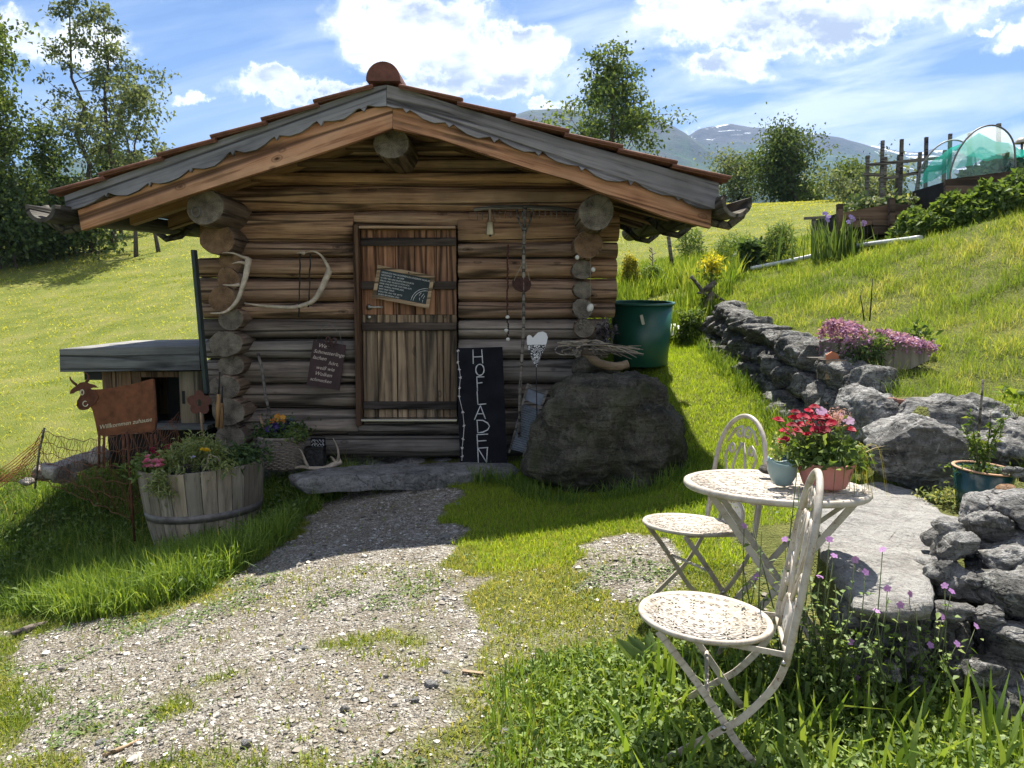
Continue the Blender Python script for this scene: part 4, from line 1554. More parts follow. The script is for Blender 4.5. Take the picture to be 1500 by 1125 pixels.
def verse_board():
    Yb = 6.88
    c00, c10, c11, c01 = at(449, 564, Yb), at(497, 572, Yb), at(506.5, 505.5, Yb), at(459, 497, Yb)
    t = thing("verse_board", "dark red slate with a handwritten white verse hanging left of the door", "sign", (c00 + c11) / 2)
    x, z, y = board_frame(c00, c10, c01)
    mb = MB()
    mb.prism([c00, c10, c11, c01], y * .012)
    mb.build("slate", simple("wine_slate", (.035, .014, .016), .6, .4, 8, .1), t)
    Wd, Hd = (c10 - c00).length, (c01 - c00).length
    P = lambda a, b: c00 + x * a + z * b - y * .001
    for s, a, b, sz in (("Wer", .05, .355, .050), ("Schmetterlinge", .018, .30, .046), ("lachen", .018, .245, .048), ("hört,", .165, .215, .046), ("weiß wie", .06, .16, .046), ("Wolken", .055, .105, .048), ("schmecken", .022, .05, .043)):
        text_mesh(t, "handwriting", s, sz, simple("chalk_pink", (.5, .42, .36), .9, .2, 60, .1), P(a, b), x, z, shear=.35)
    n = at(483, 473, 6.9)
    mb = MB()
    mb.tube([P(.03, Hd - .01), at(470, 484, 6.9), n, at(497, 488, 6.9), P(Wd - .03, Hd - .01)], .0025, 5)
    mb.build("hanging_wire", WIRE, t)
    rb = simple("faded_ribbon", (.06, .03, .025), .8, .4, 30, .3)
    k = P(Wd * .55, Hd - .005) - y * .015
    for s in (-1, 1):
        mb = MB()
        mb.tube([k + x * (s * .045 * math.sin(a)) + z * (.028 * math.sin(2 * a) + .02) for a in np.linspace(0, PI, 9)], .008, 6)
        mb.build("bow_loop", rb, t)
        mb = MB()
        mb.tube([k, k + x * s * .03 - z * .05], [.008, .004], 6)
        mb.build("bow_tail", rb, t)


verse_board()


def curve_pts(pix, Ys):
    """Smooth path through photograph points at the given distances (Catmull-Rom)."""
    P = [at(a, b, y) for (a, b), y in zip(pix, Ys)]
    out = []
    for i in range(len(P) - 1):
        p0, p1, p2, p3 = P[max(i - 1, 0)], P[i], P[i + 1], P[min(i + 2, len(P) - 1)]
        for t in np.linspace(0, 1, 6)[:-1]:
            out.append(.5 * ((2 * p1) + (p2 - p0) * t + (2 * p0 - 5 * p1 + 4 * p2 - p3) * t * t + (3 * p1 - p0 - 3 * p2 + p3) * t ** 3))
    out.append(P[-1])
    return out


def antler(label, beam, tines, r0, group=None):
    r0 *= 1.3
    mb = MB()
    mid = curve_pts(*beam)
    t = thing("antler", label, "antler", mid[0], group)
    n = len(mid)
    mb.tube(mid, [r0 * (1.15 - .95 * (i / (n - 1)) ** 1.6) if i else r0 * 1.35 for i in range(n)], 10, wob=.10, sd=3)
    mb.build("beam", BONE, t)
    for tn in tines:
        mb = MB()
        pp = curve_pts(*tn)
        k = len(pp)
        mb.tube(pp, [r0 * (.72 - .62 * (i / (k - 1))) for i in range(k)], 8, wob=.08, sd=5)
        mb.build("tine", BONE, t)


antler("pale red deer antler with upswept prongs fixed over the left corner logs", ([(364, 379), (362, 395), (356, 418), (347, 441), (330, 457), (308, 459)], [6.66, 6.64, 6.62, 6.61, 6.6, 6.58]),
       [([(364, 379), (354, 376), (342, 371), (326, 370)], [6.66, 6.62, 6.58, 6.55]), ([(360, 386), (352, 384), (340, 386)], [6.65, 6.6, 6.56]), ([(350, 417), (340, 418), (326, 417)], [6.62, 6.58, 6.55])], .018)
antler("long curved antler strung with dark cords on the wall left of the door", ([(483, 396), (476, 412), (467, 430), (455, 443), (430, 450), (398, 449), (377, 447), (358, 444)], [6.86, 6.85, 6.84, 6.84, 6.84, 6.84, 6.84, 6.83]),
       [([(483, 396), (478, 386), (470, 374), (458, 368), (446, 371)], [6.86, 6.85, 6.84, 6.83, 6.82]), ([(446, 371), (440, 370), (435, 371)], [6.82, 6.8, 6.78])], .019)
for (a, b) in (((440, 372), (438, 464)), ((455, 372), (452, 450))):
    mb = MB()
    p0, p1 = at(*a, 6.83), at(*b, 6.83)
    mb.tube([p0.lerp(p1, i / 10) + Vector((random.uniform(-.004, .004), 0, 0)) for i in range(11)], .006, 6, wob=.5)
    o = mb.build("leather_cord", IRON)
    tag(o, "dark cord hanging from the long antler, %s" % ("nearer the corner antler" if a[0] == 440 else "nearer the door"), "cord")
antler("shed antler lying on the stone step beneath the dark red verse board", ([(500, 676), (490, 680), (476, 686), (458, 686), (440, 684), (420, 688), (396, 688)], [6.62, 6.6, 6.58, 6.58, 6.58, 6.58, 6.6]),
       [([(494, 678), (496, 667), (494, 655), (488, 642)], [6.61, 6.58, 6.55, 6.52]), ([(452, 686), (447, 675), (443, 664), (438, 657)], [6.58, 6.55, 6.52, 6.5]), ([(492, 678), (487, 671), (484, 669)], [6.6, 6.58, 6.55])], .017)


def hay_rake():
    Yr = 6.84
    a, b = at(694, 307, Yr), at(846, 309, Yr)
    m = at(770, 303.5, Yr)
    t = thing("hay_rake", "wooden hay rake hanging upside down with its long grey handle down the wall", "rake", m)
    mb = MB()
    mb.tube([a, at(720, 304, Yr), m, at(820, 305.5, Yr), b], [.016, .019, .021, .019, .016], 10, flat=(1, .8, (0, 1, 0)))
    mb.build("head", W_OLD, t)
    for k in range(18):
        p = at(699 + k * 8.3, 309 if 2 < k < 16 else 311, Yr)
        if abs(p.x - m.x) < .02:
            continue
        mb = MB()
        mb.tube([p + Vector((0, -.012, 0)), p + Vector((random.uniform(-.004, .004), -.02, -.062 - random.random() * .012))], [.005, .0035], 6)
        mb.build("tine", W_OLD, t)
    h0, h1 = at(769, 303, Yr - .02), at(760, 640, 6.70)
    mb = MB()
    mb.tube([h0, h0.lerp(h1, .2), at(767, 480, 6.79), h0.lerp(h1, .8), h1], [.017, .0155, .014, .014, .013], 10, wob=.06)
    mb.build("handle", W_OLD, t)
    for s, px in ((-1, 757), (1, 780)):
        mb = MB()
        e = at(768.5, 344, Yr - .02)
        st = at(px, 307, Yr)
        mb.tube([st, st.lerp(e, .5) + Vector((s * .012, 0, 0)), e], [.009, .008, .007], 8)
        mb.build("brace", W_OLD, t)


hay_rake()


def cow_bell():
    Yr = 6.8
    t = thing("cow_bell", "small square brass cow bell on a strap hung over the rake head", "bell", at(718, 330, Yr))
    mb = MB()
    p = at(717.5, 306, Yr)
    q = at(718, 325, Yr)
    mb.beam(p, q, .02, .028, (0, 1, 0))
    mb.build("strap", simple("strap_leather", (.2, .14, .08), .7, .3, 20, .2), t)
    br = simple("aged_brass", (.36, .30, .17), .4, .25, 14, .1, .85)
    c0, c1 = at(718, 326, Yr), at(718, 344, Yr)
    mb = MB()
    w0, w1 = .034, .042
    prof = []
    for zz, w in ((c0.z, w0 * .8), (c0.z - .006, w0), (c1.z + .01, w1), (c1.z, w1 * 1.06)):
        prof.append((zz, w))
    vs, fs = [], []
    n = 20
    for zz, w in prof:
        for j in range(n):
            th = 2 * PI * j / n
            k = 1 / max(abs(math.cos(th)), abs(math.sin(th))) ** .75
            vs.append((c0.x + math.cos(th) * w * k * .9, Yr + math.sin(th) * w * k * .6, zz))
    for i in range(3):
        for j in range(n):
            fs.append((i * n + j, i * n + (j + 1) % n, (i + 1) * n + (j + 1) % n, (i + 1) * n + j))
    fs.append(list(range(n)))
    mb.add(vs, fs, True)
    mb.build("bell_body", br, t)
    mb = MB()
    mb.sphere((c0.x, Yr, c1.z - .004), .012, 8, 6)
    mb.build("clapper", IRON, t)


cow_bell()


def bead_string():
    Yr = 6.86
    t = thing("bead_string", "string of small dark red beads ending in white shells on the wall", "garland", at(744, 360, Yr))
    mb = MB()
    for k in range(46):
        p = at(744 - .9 * k / 46 + random.uniform(-.7, .7), 360 + k * 2.05, Yr)
        mb.sphere(p, .007 + random.random() * .003, 6, 4, (1, 1, 1.2))
    mb.build("beads", simple("berry_red", (.075, .016, .014), .5, .4, 40, .1), t)
    mb = MB()
    for k in range(14):
        mb.sphere(at(743 + (1.5 if 5 < k < 11 else 0), 455 + k * 3.3, Yr), .008, 6, 4, (1, 1, 1.4))
    mb.build("beads", BLACK, t)
    for q in ((743.5, 464.5), (741.5, 484), (744, 497)):
        mb = MB()
        mb.sphere(at(*q, Yr - .01), .017, 10, 7, (1.1, .8, .95))
        mb.build("shell", simple("shell_white", (.62, .6, .55), .5, .1, 20, .1), t)


bead_string()


def brown_heart():
    Yr = 6.78
    t = thing("hanging_plaque", "dark brown heart shaped wooden plaque hung on cords from the rake handle", "plaque", at(764, 417, Yr))
    pix = [(750, 412), (753, 408), (758, 406), (764, 407.5), (768, 406), (773, 407), (777, 411), (778.5, 417), (776, 424), (770, 428), (763, 428), (755, 424.5), (750.5, 419)]
    mb = MB()
    mb.prism([at(a, b, Yr) for a, b in pix], (0, .022, 0))
    mb.build("plaque", simple("rusty_brown", (.045, .017, .012), .8, .5, 25, .4), t)
    k = at(768.5, 379, Yr + .02)
    for px in (753, 776):
        mb = MB()
        mb.tube([k, at(px, 411, Yr - .004)], .0035, 5)
        mb.build("cord", CORD, t)


brown_heart()


def white_heart():
    Yr = 6.74
    t = thing("heart_ornament", "white metal heart with a black curl pattern on a thin stake by the boulder", "heart", at(785, 560, Yr))
    pix = [(785.5, 539), (779, 526), (773, 510), (771.5, 500), (772, 493), (775, 490.5), (778.5, 492), (780.5, 495), (783, 492), (788, 487), (795, 485.5), (800, 488), (802.5, 494), (800.5, 503), (794, 519)]
    mb = MB()
    mb.prism([at(a, b, Yr) for a, b in pix], (0, .008, 0))
    m, nt, out = new_mat("heart_enamel")
    tc = nt.nodes.new('ShaderNodeTexCoord')
    p = tc.outputs['Object']
    z = N(nt, 'ShaderNodeSeparateXYZ', {0: p}).outputs[2]
    vo = N(nt, 'ShaderNodeTexVoronoi', {'Vector': p, 'Scale': 42.0, 'Randomness': .6}).outputs['Distance']
    rg = math_(nt, 'SINE', math_(nt, 'MULTIPLY', vo, 16.0))
    zt = at(0, 505, Yr).z - at(0, 560, Yr).z
    lowm = math_(nt, 'LESS_THAN', z, zt)
    mask = math_(nt, 'MULTIPLY', lowm, ramp(nt, rg, [(.35, 1.0), (.55, 0.0)]))
    col = mixc(nt, mask, (.72, .71, .70), (.03, .03, .035))
    finish(nt, out, col, .5)
    mb.build("heart", m, t)
    mb = MB()
    mb.tube([at(785.5, 538, Yr + .004), at(786, 575, Yr), at(787, 640, Yr + .02)], .0045, 6)
    mb.build("stake", IRON, t)


white_heart()


def washboard():
    t = thing("washboard", "grey ribbed zinc washboard leaning between the black board and the boulder", "washboard", at(770, 650, 6.72))
    b0, b1 = at(745, 661, 6.66), at(768, 667, 6.64)
    t0, t1 = at(772, 561, 6.88), at(803, 573, 6.84)
    x, z, y = board_frame(b0, b1, t0)
    P = lambda u, v: b0.lerp(b1, u).lerp(t0.lerp(t1, u), v)
    zinc = simple("zinc_grey", (.16, .18, .20), .5, .3, 12, .15, .4)
    for a, b in ((0, .10), (.90, 1)):
        mb = MB()
        mb.prism([P(a, -.02), P(b, -.02), P(b, 1), P(a, 1)], y * .03)
        mb.build("side_rail", W_OLD, t)
    mb = MB()
    mb.prism([P(0.101, .70), P(.899, .70), P(.899, .76), P(.101, .76)], y * .028)
    mb.build("cross_rail", W_OLD, t)
    mb = MB()
    mb.prism([P(0.101, .94), P(.899, .94), P(.899, 1), P(.101, 1)], y * .028)
    mb.build("cross_rail", W_OLD, t)
    mb = MB()
    mb.prism([P(.1, .76) + y * .014, P(.9, .76) + y * .014, P(.9, .94) + y * .014, P(.1, .94) + y * .014], y * .006)
    mb.build("soap_panel", zinc, t)
    mb = MB()
    vs, fs = [], []
    n = 120
    for i in range(n + 1):
        v = .04 + .66 * i / n
        h = .009 + .006 * math.sin(i * 2 * PI / 6)
        vs += [P(.1, v) + y * h, P(.9, v) + y * h]
    for i in range(n):
        fs.append((i * 2, i * 2 + 1, i * 2 + 3, i * 2 + 2))
    k = len(vs)
    vs += [v + y * .006 for v in vs]
    fs += [tuple(k + i for i in f[::-1]) for f in fs]
    mb.add(vs, fs, True)
    mb.build("ribbed_sheet", zinc, t)


washboard()

BOULDER_MAT = rockmat("boulder_rock", (.022, .022, .018), (.066, .061, .047), (.13, .118, .09), (.18, .172, .135), .4, .6, 1.1, .35, .45)


def boulder():
    mb = MB()
    outline_rock(mb, [(764, 690), (768, 660), (776, 632), (792, 600), (812, 570), (838, 552), (868, 545), (905, 541), (935, 543), (958, 556), (978, 580), (990, 605), (1001, 632), (1006, 660), (1003, 690), (990, 712), (950, 722), (900, 727), (850, 725), (800, 716)], 6.05, 1.05, 4, 6, .06, 2.6, ridged=.10, chipd=(.90, .99), shrink=.0)
    o = mb.build("boulder", BOULDER_MAT)
    tag(o, "huge dark mossy boulder standing in front of the cabin's right corner", "boulder")


boulder()


def on_boulder():
    # bundle of dry twigs
    t = thing("twig_bundle", "bundle of dry willow twigs lying on top of the boulder", "twigs", at(880, 520, 6.1))
    rnd = random.Random(5)
    for k in range(34):
        a = at(820 + rnd.uniform(-5, 50), 503 + rnd.uniform(-4, 14), 6.15 + rnd.uniform(-.16, .2))
        b = at(910 + rnd.uniform(-30, 36), 513 + rnd.uniform(-9, 14), 6.15 + rnd.uniform(-.16, .2))
        m = a.lerp(b, .5) + Vector((0, 0, rnd.uniform(.0, .035)))
        mb = MB()
        mb.tube([a, a.lerp(m, .5) + Vector((0, 0, .008)), m, m.lerp(b, .5) + Vector((0, 0, .006)), b], [.006, .0055, .005, .004, .002], 5)
        mb.build("twig", CORD if k % 3 else W_OLD, t)
    for k in range(5):
        c = at(826 + 4 * k, 515, 6.1 + .04 * k)
        mb = MB()
        mb.tube([c + Vector((.07 * math.cos(u) + .03 * k, .05 * math.sin(u), .035 * math.sin(u) + .01)) for u in np.linspace(0, 2 * PI, 14)[:-1]], .005, 5, closed=True)
        mb.build("twig_loop", W_OLD, t)
    # curved root
    mb = MB()
    pts = curve_pts([(853, 515), (862, 519), (872, 529), (888, 535), (905, 537), (920, 533)], [5.85, 5.83, 5.82, 5.82, 5.84, 5.86])
    mb.tube(pts, [.024, .03, .033, .033, .03, .028] + [.03] * (len(pts) - 6), 10, wob=.12, flat=(1.1, .75, (0, 1, 0)))
    o = mb.build("curved_root", wood("root_wood", (.07, .05, .032), (.17, .125, .08), (.30, .235, .16), 0, 1.2))
    tag(o, "curved piece of bark brown driftwood lying under the twigs on the boulder", "driftwood")
    # dark angular stone under the root
    mb = MB()
    outline_rock(mb, [(833, 545), (835, 528), (842, 522), (853, 517), (868, 524), (884, 534), (905, 540), (915, 545), (880, 552), (850, 552)], 6.1, .34, 9, 4, .012, 5, ridged=.01)
    o = mb.build("wedge_stone", BOULDER_MAT)
    tag(o, "dark wedge shaped stone perched on the boulder under the driftwood", "stone")


on_boulder()


def corner_ornaments():
    t = thing("bird_ornament", "white ceramic bird hanging on a thread before the right corner logs", "ornament", at(865, 450, 6.75))
    w = simple("ceramic_white", (.62, .60, .55), .45, .08, 20, .05)
    p = at(864.5, 451, 6.76)
    mb = MB()
    mb.sphere(p, .034, 12, 8, (.85, .8, 1.15), Matrix.Rotation(R(20), 3, 'Y'))
    mb.build("body", w, t)
    mb = MB()
    mb.tube([p + Vector((.02, 0, .022)), p + Vector((.055, 0, .026))], [.007, .002], 6)
    mb.build("beak", BONE, t)
    mb = MB()
    mb.tube([p + Vector((0, 0, .036)), at(865, 376, 6.74)], .002, 4)
    mb.build("thread", CORD, t)
    for k, q in enumerate(((845.5, 377), (869, 395))):
        mb = MB()
        mb.sphere(at(*q, 6.7), .019, 10, 7, (1, .9, 1.1))
        o = mb.build("shell", simple("shell_white", (.62, .6, .55), .5, .1, 20, .1))
        tag(o, "small white snail shell %s" % ("in the gap left of the orange log end" if k == 0 else "on the right side of the small log end"), "shell")
    # dried seed pods / raffia knots tied to the corner
    mb = MB()
    rnd = random.Random(9)
    for k in range(40):
        c = at(852 + rnd.uniform(-7, 9), 466 + rnd.uniform(-9, 18), 6.74)
        d = Vector((rnd.uniform(-.05, .06), rnd.uniform(-.03, .01), rnd.uniform(-.03, .03)))
        mb.tube([c, c + d * .5 + Vector((0, -.01, .006)), c + d], [.003, .003, .0012], 4)
    o = mb.build("raffia_knot", W_OLD)
    tag(o, "grey dried raffia bunch tied below the white bird at the corner", "dried bunch")
    t = thing("lavender_bunch", "small dark bunch of dried lavender by the cabin's lower right corner", "dried bunch", at(885, 488, 6.95))
    rng = np.random.default_rng(4)
    c = np.array(at(886, 486, 6.95))
    n = 260
    P = c + rng.normal(size=(n, 3)) * np.array([.05, .04, .05])
    V, q = leaf_arrays(P, rng.normal(size=(n, 3)), .05, .014, rng)
    np_obj("leaves", V, q, None, foliage("lavender_leaf", [(0, (.03, .03, .025)), (.6, (.07, .06, .065)), (1, (.13, .10, .13))], .2), t, np.repeat(rng.uniform(0, 1, n), 5))


corner_ornaments()


def green_tub():
    base = on(938, 8.55)
    c = Vector((base.x, base.y, at(938, 533, 8.55).z))
    t = thing("water_tub", "large round dark green plastic tub at the cabin's right side", "tub", c)
    g = simple("green_plastic", (.014, .085, .055), .38, .15, 5, .03, 0, .5)
    r1, r0 = px_m(46) * 8.55, px_m(38) * 8.55
    h = at(938, 442, 8.55).z - c.z
    tilt = Matrix.Rotation(R(4.5), 3, 'X')
    mb = MB()
    mb.lathe([(0, 0), (r0, 0), (r0 + .01, .01), (r1 - .012, h - .02), (r1 - .016, h - .02), (r0 - .005, .02), (0, .02)], c, 56, rot=tilt)
    mb.build("tub_wall", g, t)
    mb = MB()
    mb.lathe([(r1 - .016, h - .022), (r1 + .012, h - .022), (r1 + .016, h - .012), (r1 + .008, h), (r1 - .012, h), (r1 - .016, h - .01)], c, 56, rot=tilt)
    mb.build("rim", simple("green_plastic_rim", (.035, .13, .10), .28, .1, 6, .03, 0, .6), t)
    q = at(923, 462, 8.15)
    a = math.radians(262)
    mb = MB()
    d = Vector((math.cos(a), math.sin(a), 0))
    ctr = c + tilt @ Vector((d.x * (r1 - .008), d.y * (r1 - .008), h * .76))
    sx = Vector((-d.y, d.x, 0)) * -1
    u = (Vector((0, 0, 1)) + sx * .25).normalized()
    mb.beam(ctr - u * .055 + d * .012, ctr + u * .05 + d * .016, .032, .002, tuple(d))
    mb.build("paper_tag", simple("tag_paper", (.55, .52, .42), .8, .1, 30, .05), t)


green_tub()


def garden_sack():
    rng = np.random.default_rng(8)
    t = thing("crumpled_sack", "crumpled white and blue plastic sack in the grass behind the green tub", "sack", on(990, 9.2))
    c = gnd(990, 492)
    mb = MB()
    n = 14
    vs, fs = [], []
    for j in range(n):
        for i in range(n):
            u, v = i / (n - 1) - .5, j / (n - 1) - .5
            z = .13 * (1 - 4 * u * u) * (1 - 4 * v * v) + .05 * noise.noise(Vector((u * 6, v * 6, 1)))
            vs.append(c + Vector((u * .42, v * .34, z + .02)))
    for j in range(n - 1):
        for i in range(n - 1):
            fs.append((j * n + i, j * n + i + 1, (j + 1) * n + i + 1, (j + 1) * n + i))
    mb.add(vs, fs, True)
    m, nt, out = new_mat("printed_sack")
    v = coords(nt)
    a = tex(nt, v, 7, 4, .6, 1.5)
    col = ramp(nt, a, [(.35, (.10, .32, .42)), (.45, (.55, .6, .58)), (.55, (.62, .62, .55)), (.64, (.45, .5, .12))])
    finish(nt, out, col, .5, a, .4, .02)
    mb.build("sack_sheet", m, t)


garden_sack()


def wicker_basket():
    c = at(414, 684, 6.66)
    c.z = at(414, 684, 6.66).z
    t = thing("wicker_basket", "round grey wicker basket against the wall near the shed antler", "basket", c)
    r0, r1, h = .155, .192, .27
    W_WICK = simple("wicker", (.20, .17, .135), .8, .35, 40, .4)
    mb = MB()
    n = 60
    rows = 17
    for k in range(rows):
        tt = k / (rows - 1)
        r = r0 + (r1 - r0) * tt
        pts = []
        for j in range(n):
            th = 2 * PI * j / n
            rr = r + .007 * math.cos(th * 15 + (PI if k % 2 else 0))
            pts.append(c + Vector((rr * math.cos(th), rr * math.sin(th), .01 + tt * (h - .02))))
        mb.tube(pts, .0085, 5, closed=True)
    mb.build("weave", W_WICK, t)
    mb = MB()
    for k in range(30):
        th = 2 * PI * k / 30
        mb.tube([c + Vector((r0 * math.cos(th), r0 * math.sin(th), 0)), c + Vector((r1 * math.cos(th), r1 * math.sin(th), h))], .006, 5)
    mb.build("stakes", W_WICK, t)
    mb = MB()
    mb.tube([c + Vector((r1 * math.cos(th), r1 * math.sin(th), h)) for th in np.linspace(0, 2 * PI, 40)[:-1]], .014, 7, closed=True)
    mb.build("rim", W_WICK, t)
    mb = MB()
    mb.lathe([(0, .0), (r0 - .015, 0), (r1 - .02, h - .03), (0, h - .03)], c, 30)
    mb.build("lining", DARKGAP, t)
    # pansies and creeping leaves
    rng = np.random.default_rng(21)
    p = thing("pansy_plant", "dark purple and orange pansies growing in the wicker basket", "flowers", c + Vector((0, 0, h)))
    top = np.array(c) + np.array([0, 0, h])
    n = 900
    P = top + np.stack([rng.normal(-.01, .10, n), rng.normal(0, .08, n), np.abs(rng.normal(.03, .05, n))], 1)
    V, q = leaf_arrays(P, rng.normal(size=(n, 3)) + [0, 0, .6], rng.uniform(.03, .06, n), rng.uniform(.018, .03, n), rng)
    np_obj("leaves", V, q, None, LEAF_DARK, p, np.repeat(rng.uniform(0, 1, n), 5))
    n = 420
    P = top + np.stack([rng.normal(.13, .05, n), rng.normal(-.05, .06, n), rng.normal(.03, .03, n)], 1)
    V, q = leaf_arrays(P, rng.normal(size=(n, 3)), .035, .03, rng)
    np_obj("leaves", V, q, None, LEAF_MID, p, np.repeat(rng.uniform(.3, 1, n), 5))
    VIO = foliage("pansy_violet", [(0, (.012, .008, .06)), (1, (.04, .02, .15))], .25)
    ORA = foliage("pansy_orange", [(0, (.38, .12, .01)), (1, (.55, .26, .02))], .25)
    for k in range(22):
        ce = top + np.array([rng.uniform(-.12, .06), rng.uniform(-.12, .02), rng.uniform(.06, .12)])
        if k >= 15:
            ce = top + np.array([rng.uniform(-.11, .03), rng.uniform(-.06, .03), rng.uniform(.13, .19)])
        blossom(p, ce, .026, VIO if k < 15 else ORA, rng, (0, -1, .5))
    # zinc name sticks and a bird charm in the basket
    mb = MB()
    q0 = Vector(tuple(top)) + Vector((.11, -.06, .0))
    mb.tube([q0, q0 + Vector((0, 0, .13))], .003, 5)
    mb.lathe([(0, 0), (.024, 0), (.024, .004), (0, .004)], q0 + Vector((0, 0, .155)), 16, rot=Matrix.Rotation(R(90), 3, 'X'))
    o = mb.build("plant_marker", simple("marker_slate", (.03, .045, .055), .5, .2, 20, .1))
    tag(o, "dark round plant marker on a stick among the basket's pansies", "plant marker")
    mb = MB()
    q0 = Vector(tuple(top)) + Vector((.135, -.05, .05))
    mb.sphere(q0, .034, 10, 7, (1.2, .8, .85))
    o = mb.build("pebble_ornament", simple("pebble_grey", (.28, .26, .24), .7, .2, 30, .2))
    tag(o, "round grey stone ornament among the basket's creeping leaves", "ornament")
    # stick with a pale end
    mb = MB()
    a, b = at(378, 518, 6.84), at(395, 606, 6.72)
    mb.tube([a, a.lerp(b, .3) + Vector((.01, 0, 0)), a.lerp(b, .65) + Vector((-.006, 0, 0)), b], [.014, .013, .012, .012], 8, wob=.15)
    o = mb.build("walking_stick", W_OLD)
    tag(o, "crooked grey wooden stick standing in the wicker basket", "stick")
    mb = MB()
    a, b = at(380, 609, 6.62), at(388, 628, 6.6)
    mb.tube([a, b], [.012, .016], 8)
    o = mb.build("pale_peg", W_PALE)
    tag(o, "short pale wooden peg at the left rim of the wicker basket", "peg")


def blossom(parent, c, r, mat, rng, face=(0, 0, 1), petals=5, name="flower"):
    """An open blossom of broad petals facing FACE."""
    f = np.array(face, float) + rng.normal(0, .3, 3)
    f /= np.linalg.norm(f)
    a = np.cross(f, [0.3, .2, 1.0])
    a /= np.linalg.norm(a)
    b = np.cross(f, a)
    V, Q = [], []
    for k in range(petals):
        th = 2 * PI * k / petals + rng.uniform(-.1, .1)
        d = a * math.cos(th) + b * math.sin(th)
        s = -a * math.sin(th) + b * math.cos(th)
        w = r * .62
        o = len(V)
        V += [c, c + d * r * .55 + s * w * .75 + f * r * .12, c + d * r + s * w * .35 + f * r * .05, c + d * r - s * w * .35 + f * r * .05, c + d * r * .55 - s * w * .75 + f * r * .12]
        Q += [(o, o + 1, o + 2, o + 3), (o, o + 3, o + 4, o + 4)]
    V = np.array(V)
    quads = np.array([q for q in Q if len(set(q)) == 4])
    tris = np.array([q[:3] for q in Q if len(set(q)) == 3])
    return np_obj(name, V, quads, tris, mat, parent, np.repeat(rng.uniform(0, 1), len(V)))


LEAF_DARK = foliage("leaf_dark", [(0, (.025, .055, .016)), (.5, (.055, .105, .028)), (1, (.11, .17, .045))], .4)
LEAF_MID = foliage("leaf_mid", [(0, (.05, .095, .02)), (.5, (.11, .18, .035)), (1, (.20, .27, .07))], .45)
LEAF_LIGHT = foliage("leaf_light", [(0, (.11, .16, .04)), (.5, (.22, .27, .08)), (1, (.38, .40, .2))], .45)
LEAF_YELLOW = foliage("leaf_yellow", [(0, (.12, .16, .02)), (.5, (.26, .27, .03)), (1, (.45, .40, .05))], .45)
STEM = simple("plant_stem", (.07, .095, .03), .7, .3, 30, .1)
wicker_basket()


def lantern_sign():
    c = at(463, 684, 6.74)
    t = thing("candle_lantern", "small dark box lantern with a patterned lid behind the shed antler", "lantern", c)
    s = .085
    mb = MB()
    mb.box(c + Vector((0, 0, .085)), (.155, .12, .17), bev=.006)
    mb.build("lantern_body", rockmat("lantern_stone", (.03, .03, .032), (.07, .07, .068), (.13, .125, .12), (.2, .2, .2), .3, 0, 6), t)
    mb = MB()
    mb.box(c + Vector((0, 0, .176)), (.165, .13, .010))
    mb.build("lid", IRON, t)
    mb = MB()
    q = at(466, 651, 6.74)
    mb.box(q, (.13, .015, .12), bev=.003)
    mb.build("sign_plate", SLATE, t)
    rnd = random.Random(2)
    mb = MB()
    for r in range(3):
        for k in range(5):
            c0 = q + Vector((-.045 + .022 * k, -.0085, .032 - .03 * r))
            mb.tube([c0 + Vector((.009 * math.cos(u + k), 0, .011 * math.sin(u * 1.3 + r))) for u in np.linspace(0, 4.2, 9)], .002, 5)
    mb.build("white_ornament", CHALK, t)


lantern_sign()


def slab(mb, poly, top, thick, seed, rough=.03):
    """Flat stone with a broken edge: POLY is its outline seen from above."""
    P = [Vector((p[0], p[1], top)) for p in poly]
    c = sum(P, Vector()) / len(P)
    rings = [(.92, -thick), (1.0, -thick * .7), (1.02, -thick * .25), (1.0, -.012), (.97, .0), (.9, .005), (.75, .007), (.55, .006), (.35, .004), (.15, .002)]
    Q = []
    for i in range(len(P)):
        for j in range(8):
            Q.append(P[i].lerp(P[(i + 1) % len(P)], j / 8))
    n = len(Q)
    vs, fs = [], []
    for s, dz in rings:
        for q in Q:
            v = c + (q - c) * s
            f = noise.fractal(v * 2.6 + Vector((seed, 0, dz * 6)), 1, 2, 5)
            e = noise.fractal(v * 9 + Vector((seed, dz * 20, 0)), 1, 2, 4)
            k = 1 if s > .95 else .3
            dirv = (q - c).normalized()
            vs.append(v + dirv * (f * rough + e * rough * .6) * k + Vector((0, 0, dz + f * .014 + e * .007)))
    for i in range(len(rings) - 1):
        for j in range(n):
            fs.append((i * n + j, i * n + (j + 1) % n, (i + 1) * n + (j + 1) % n, (i + 1) * n + j))
    fs.append([(len(rings) - 1) * n + j for j in range(n)])
    mb.add(vs, fs, True)
    return c


def steps_stone():
    mb = MB()
    zt = at(600, 686, 6.5).z
    pl = [atz(a, b, zt) for a, b in ((425, 693), (470, 687), (540, 681), (600, 678), (680, 678), (742, 677), (758, 683), (750, 690), (690, 693), (620, 696), (540, 697), (470, 700), (436, 701))]
    c = slab(mb, pl, zt, .13, 3, .035)
    o = mb.build("step_slab", STONE_STEP, None, c)
    tag(o, "long flat grey stone slab lying as a step below the door", "stone step")


steps_stone()


def corner_post():
    a, b = at(284, 366, 6.55), at(303, 573, 6.62)
    mb = MB()
    mb.beam(b - Vector((0, 0, .02)), a, .03, .075, (0, 1, 0), bev=.006)
    o = mb.build("leaning_plank", simple("slate_green_paint", (.028, .042, .040), .6, .35, 6, .15))
    tag(o, "dark green grey plank leaning upright at the cabin's left corner", "plank")


corner_post()


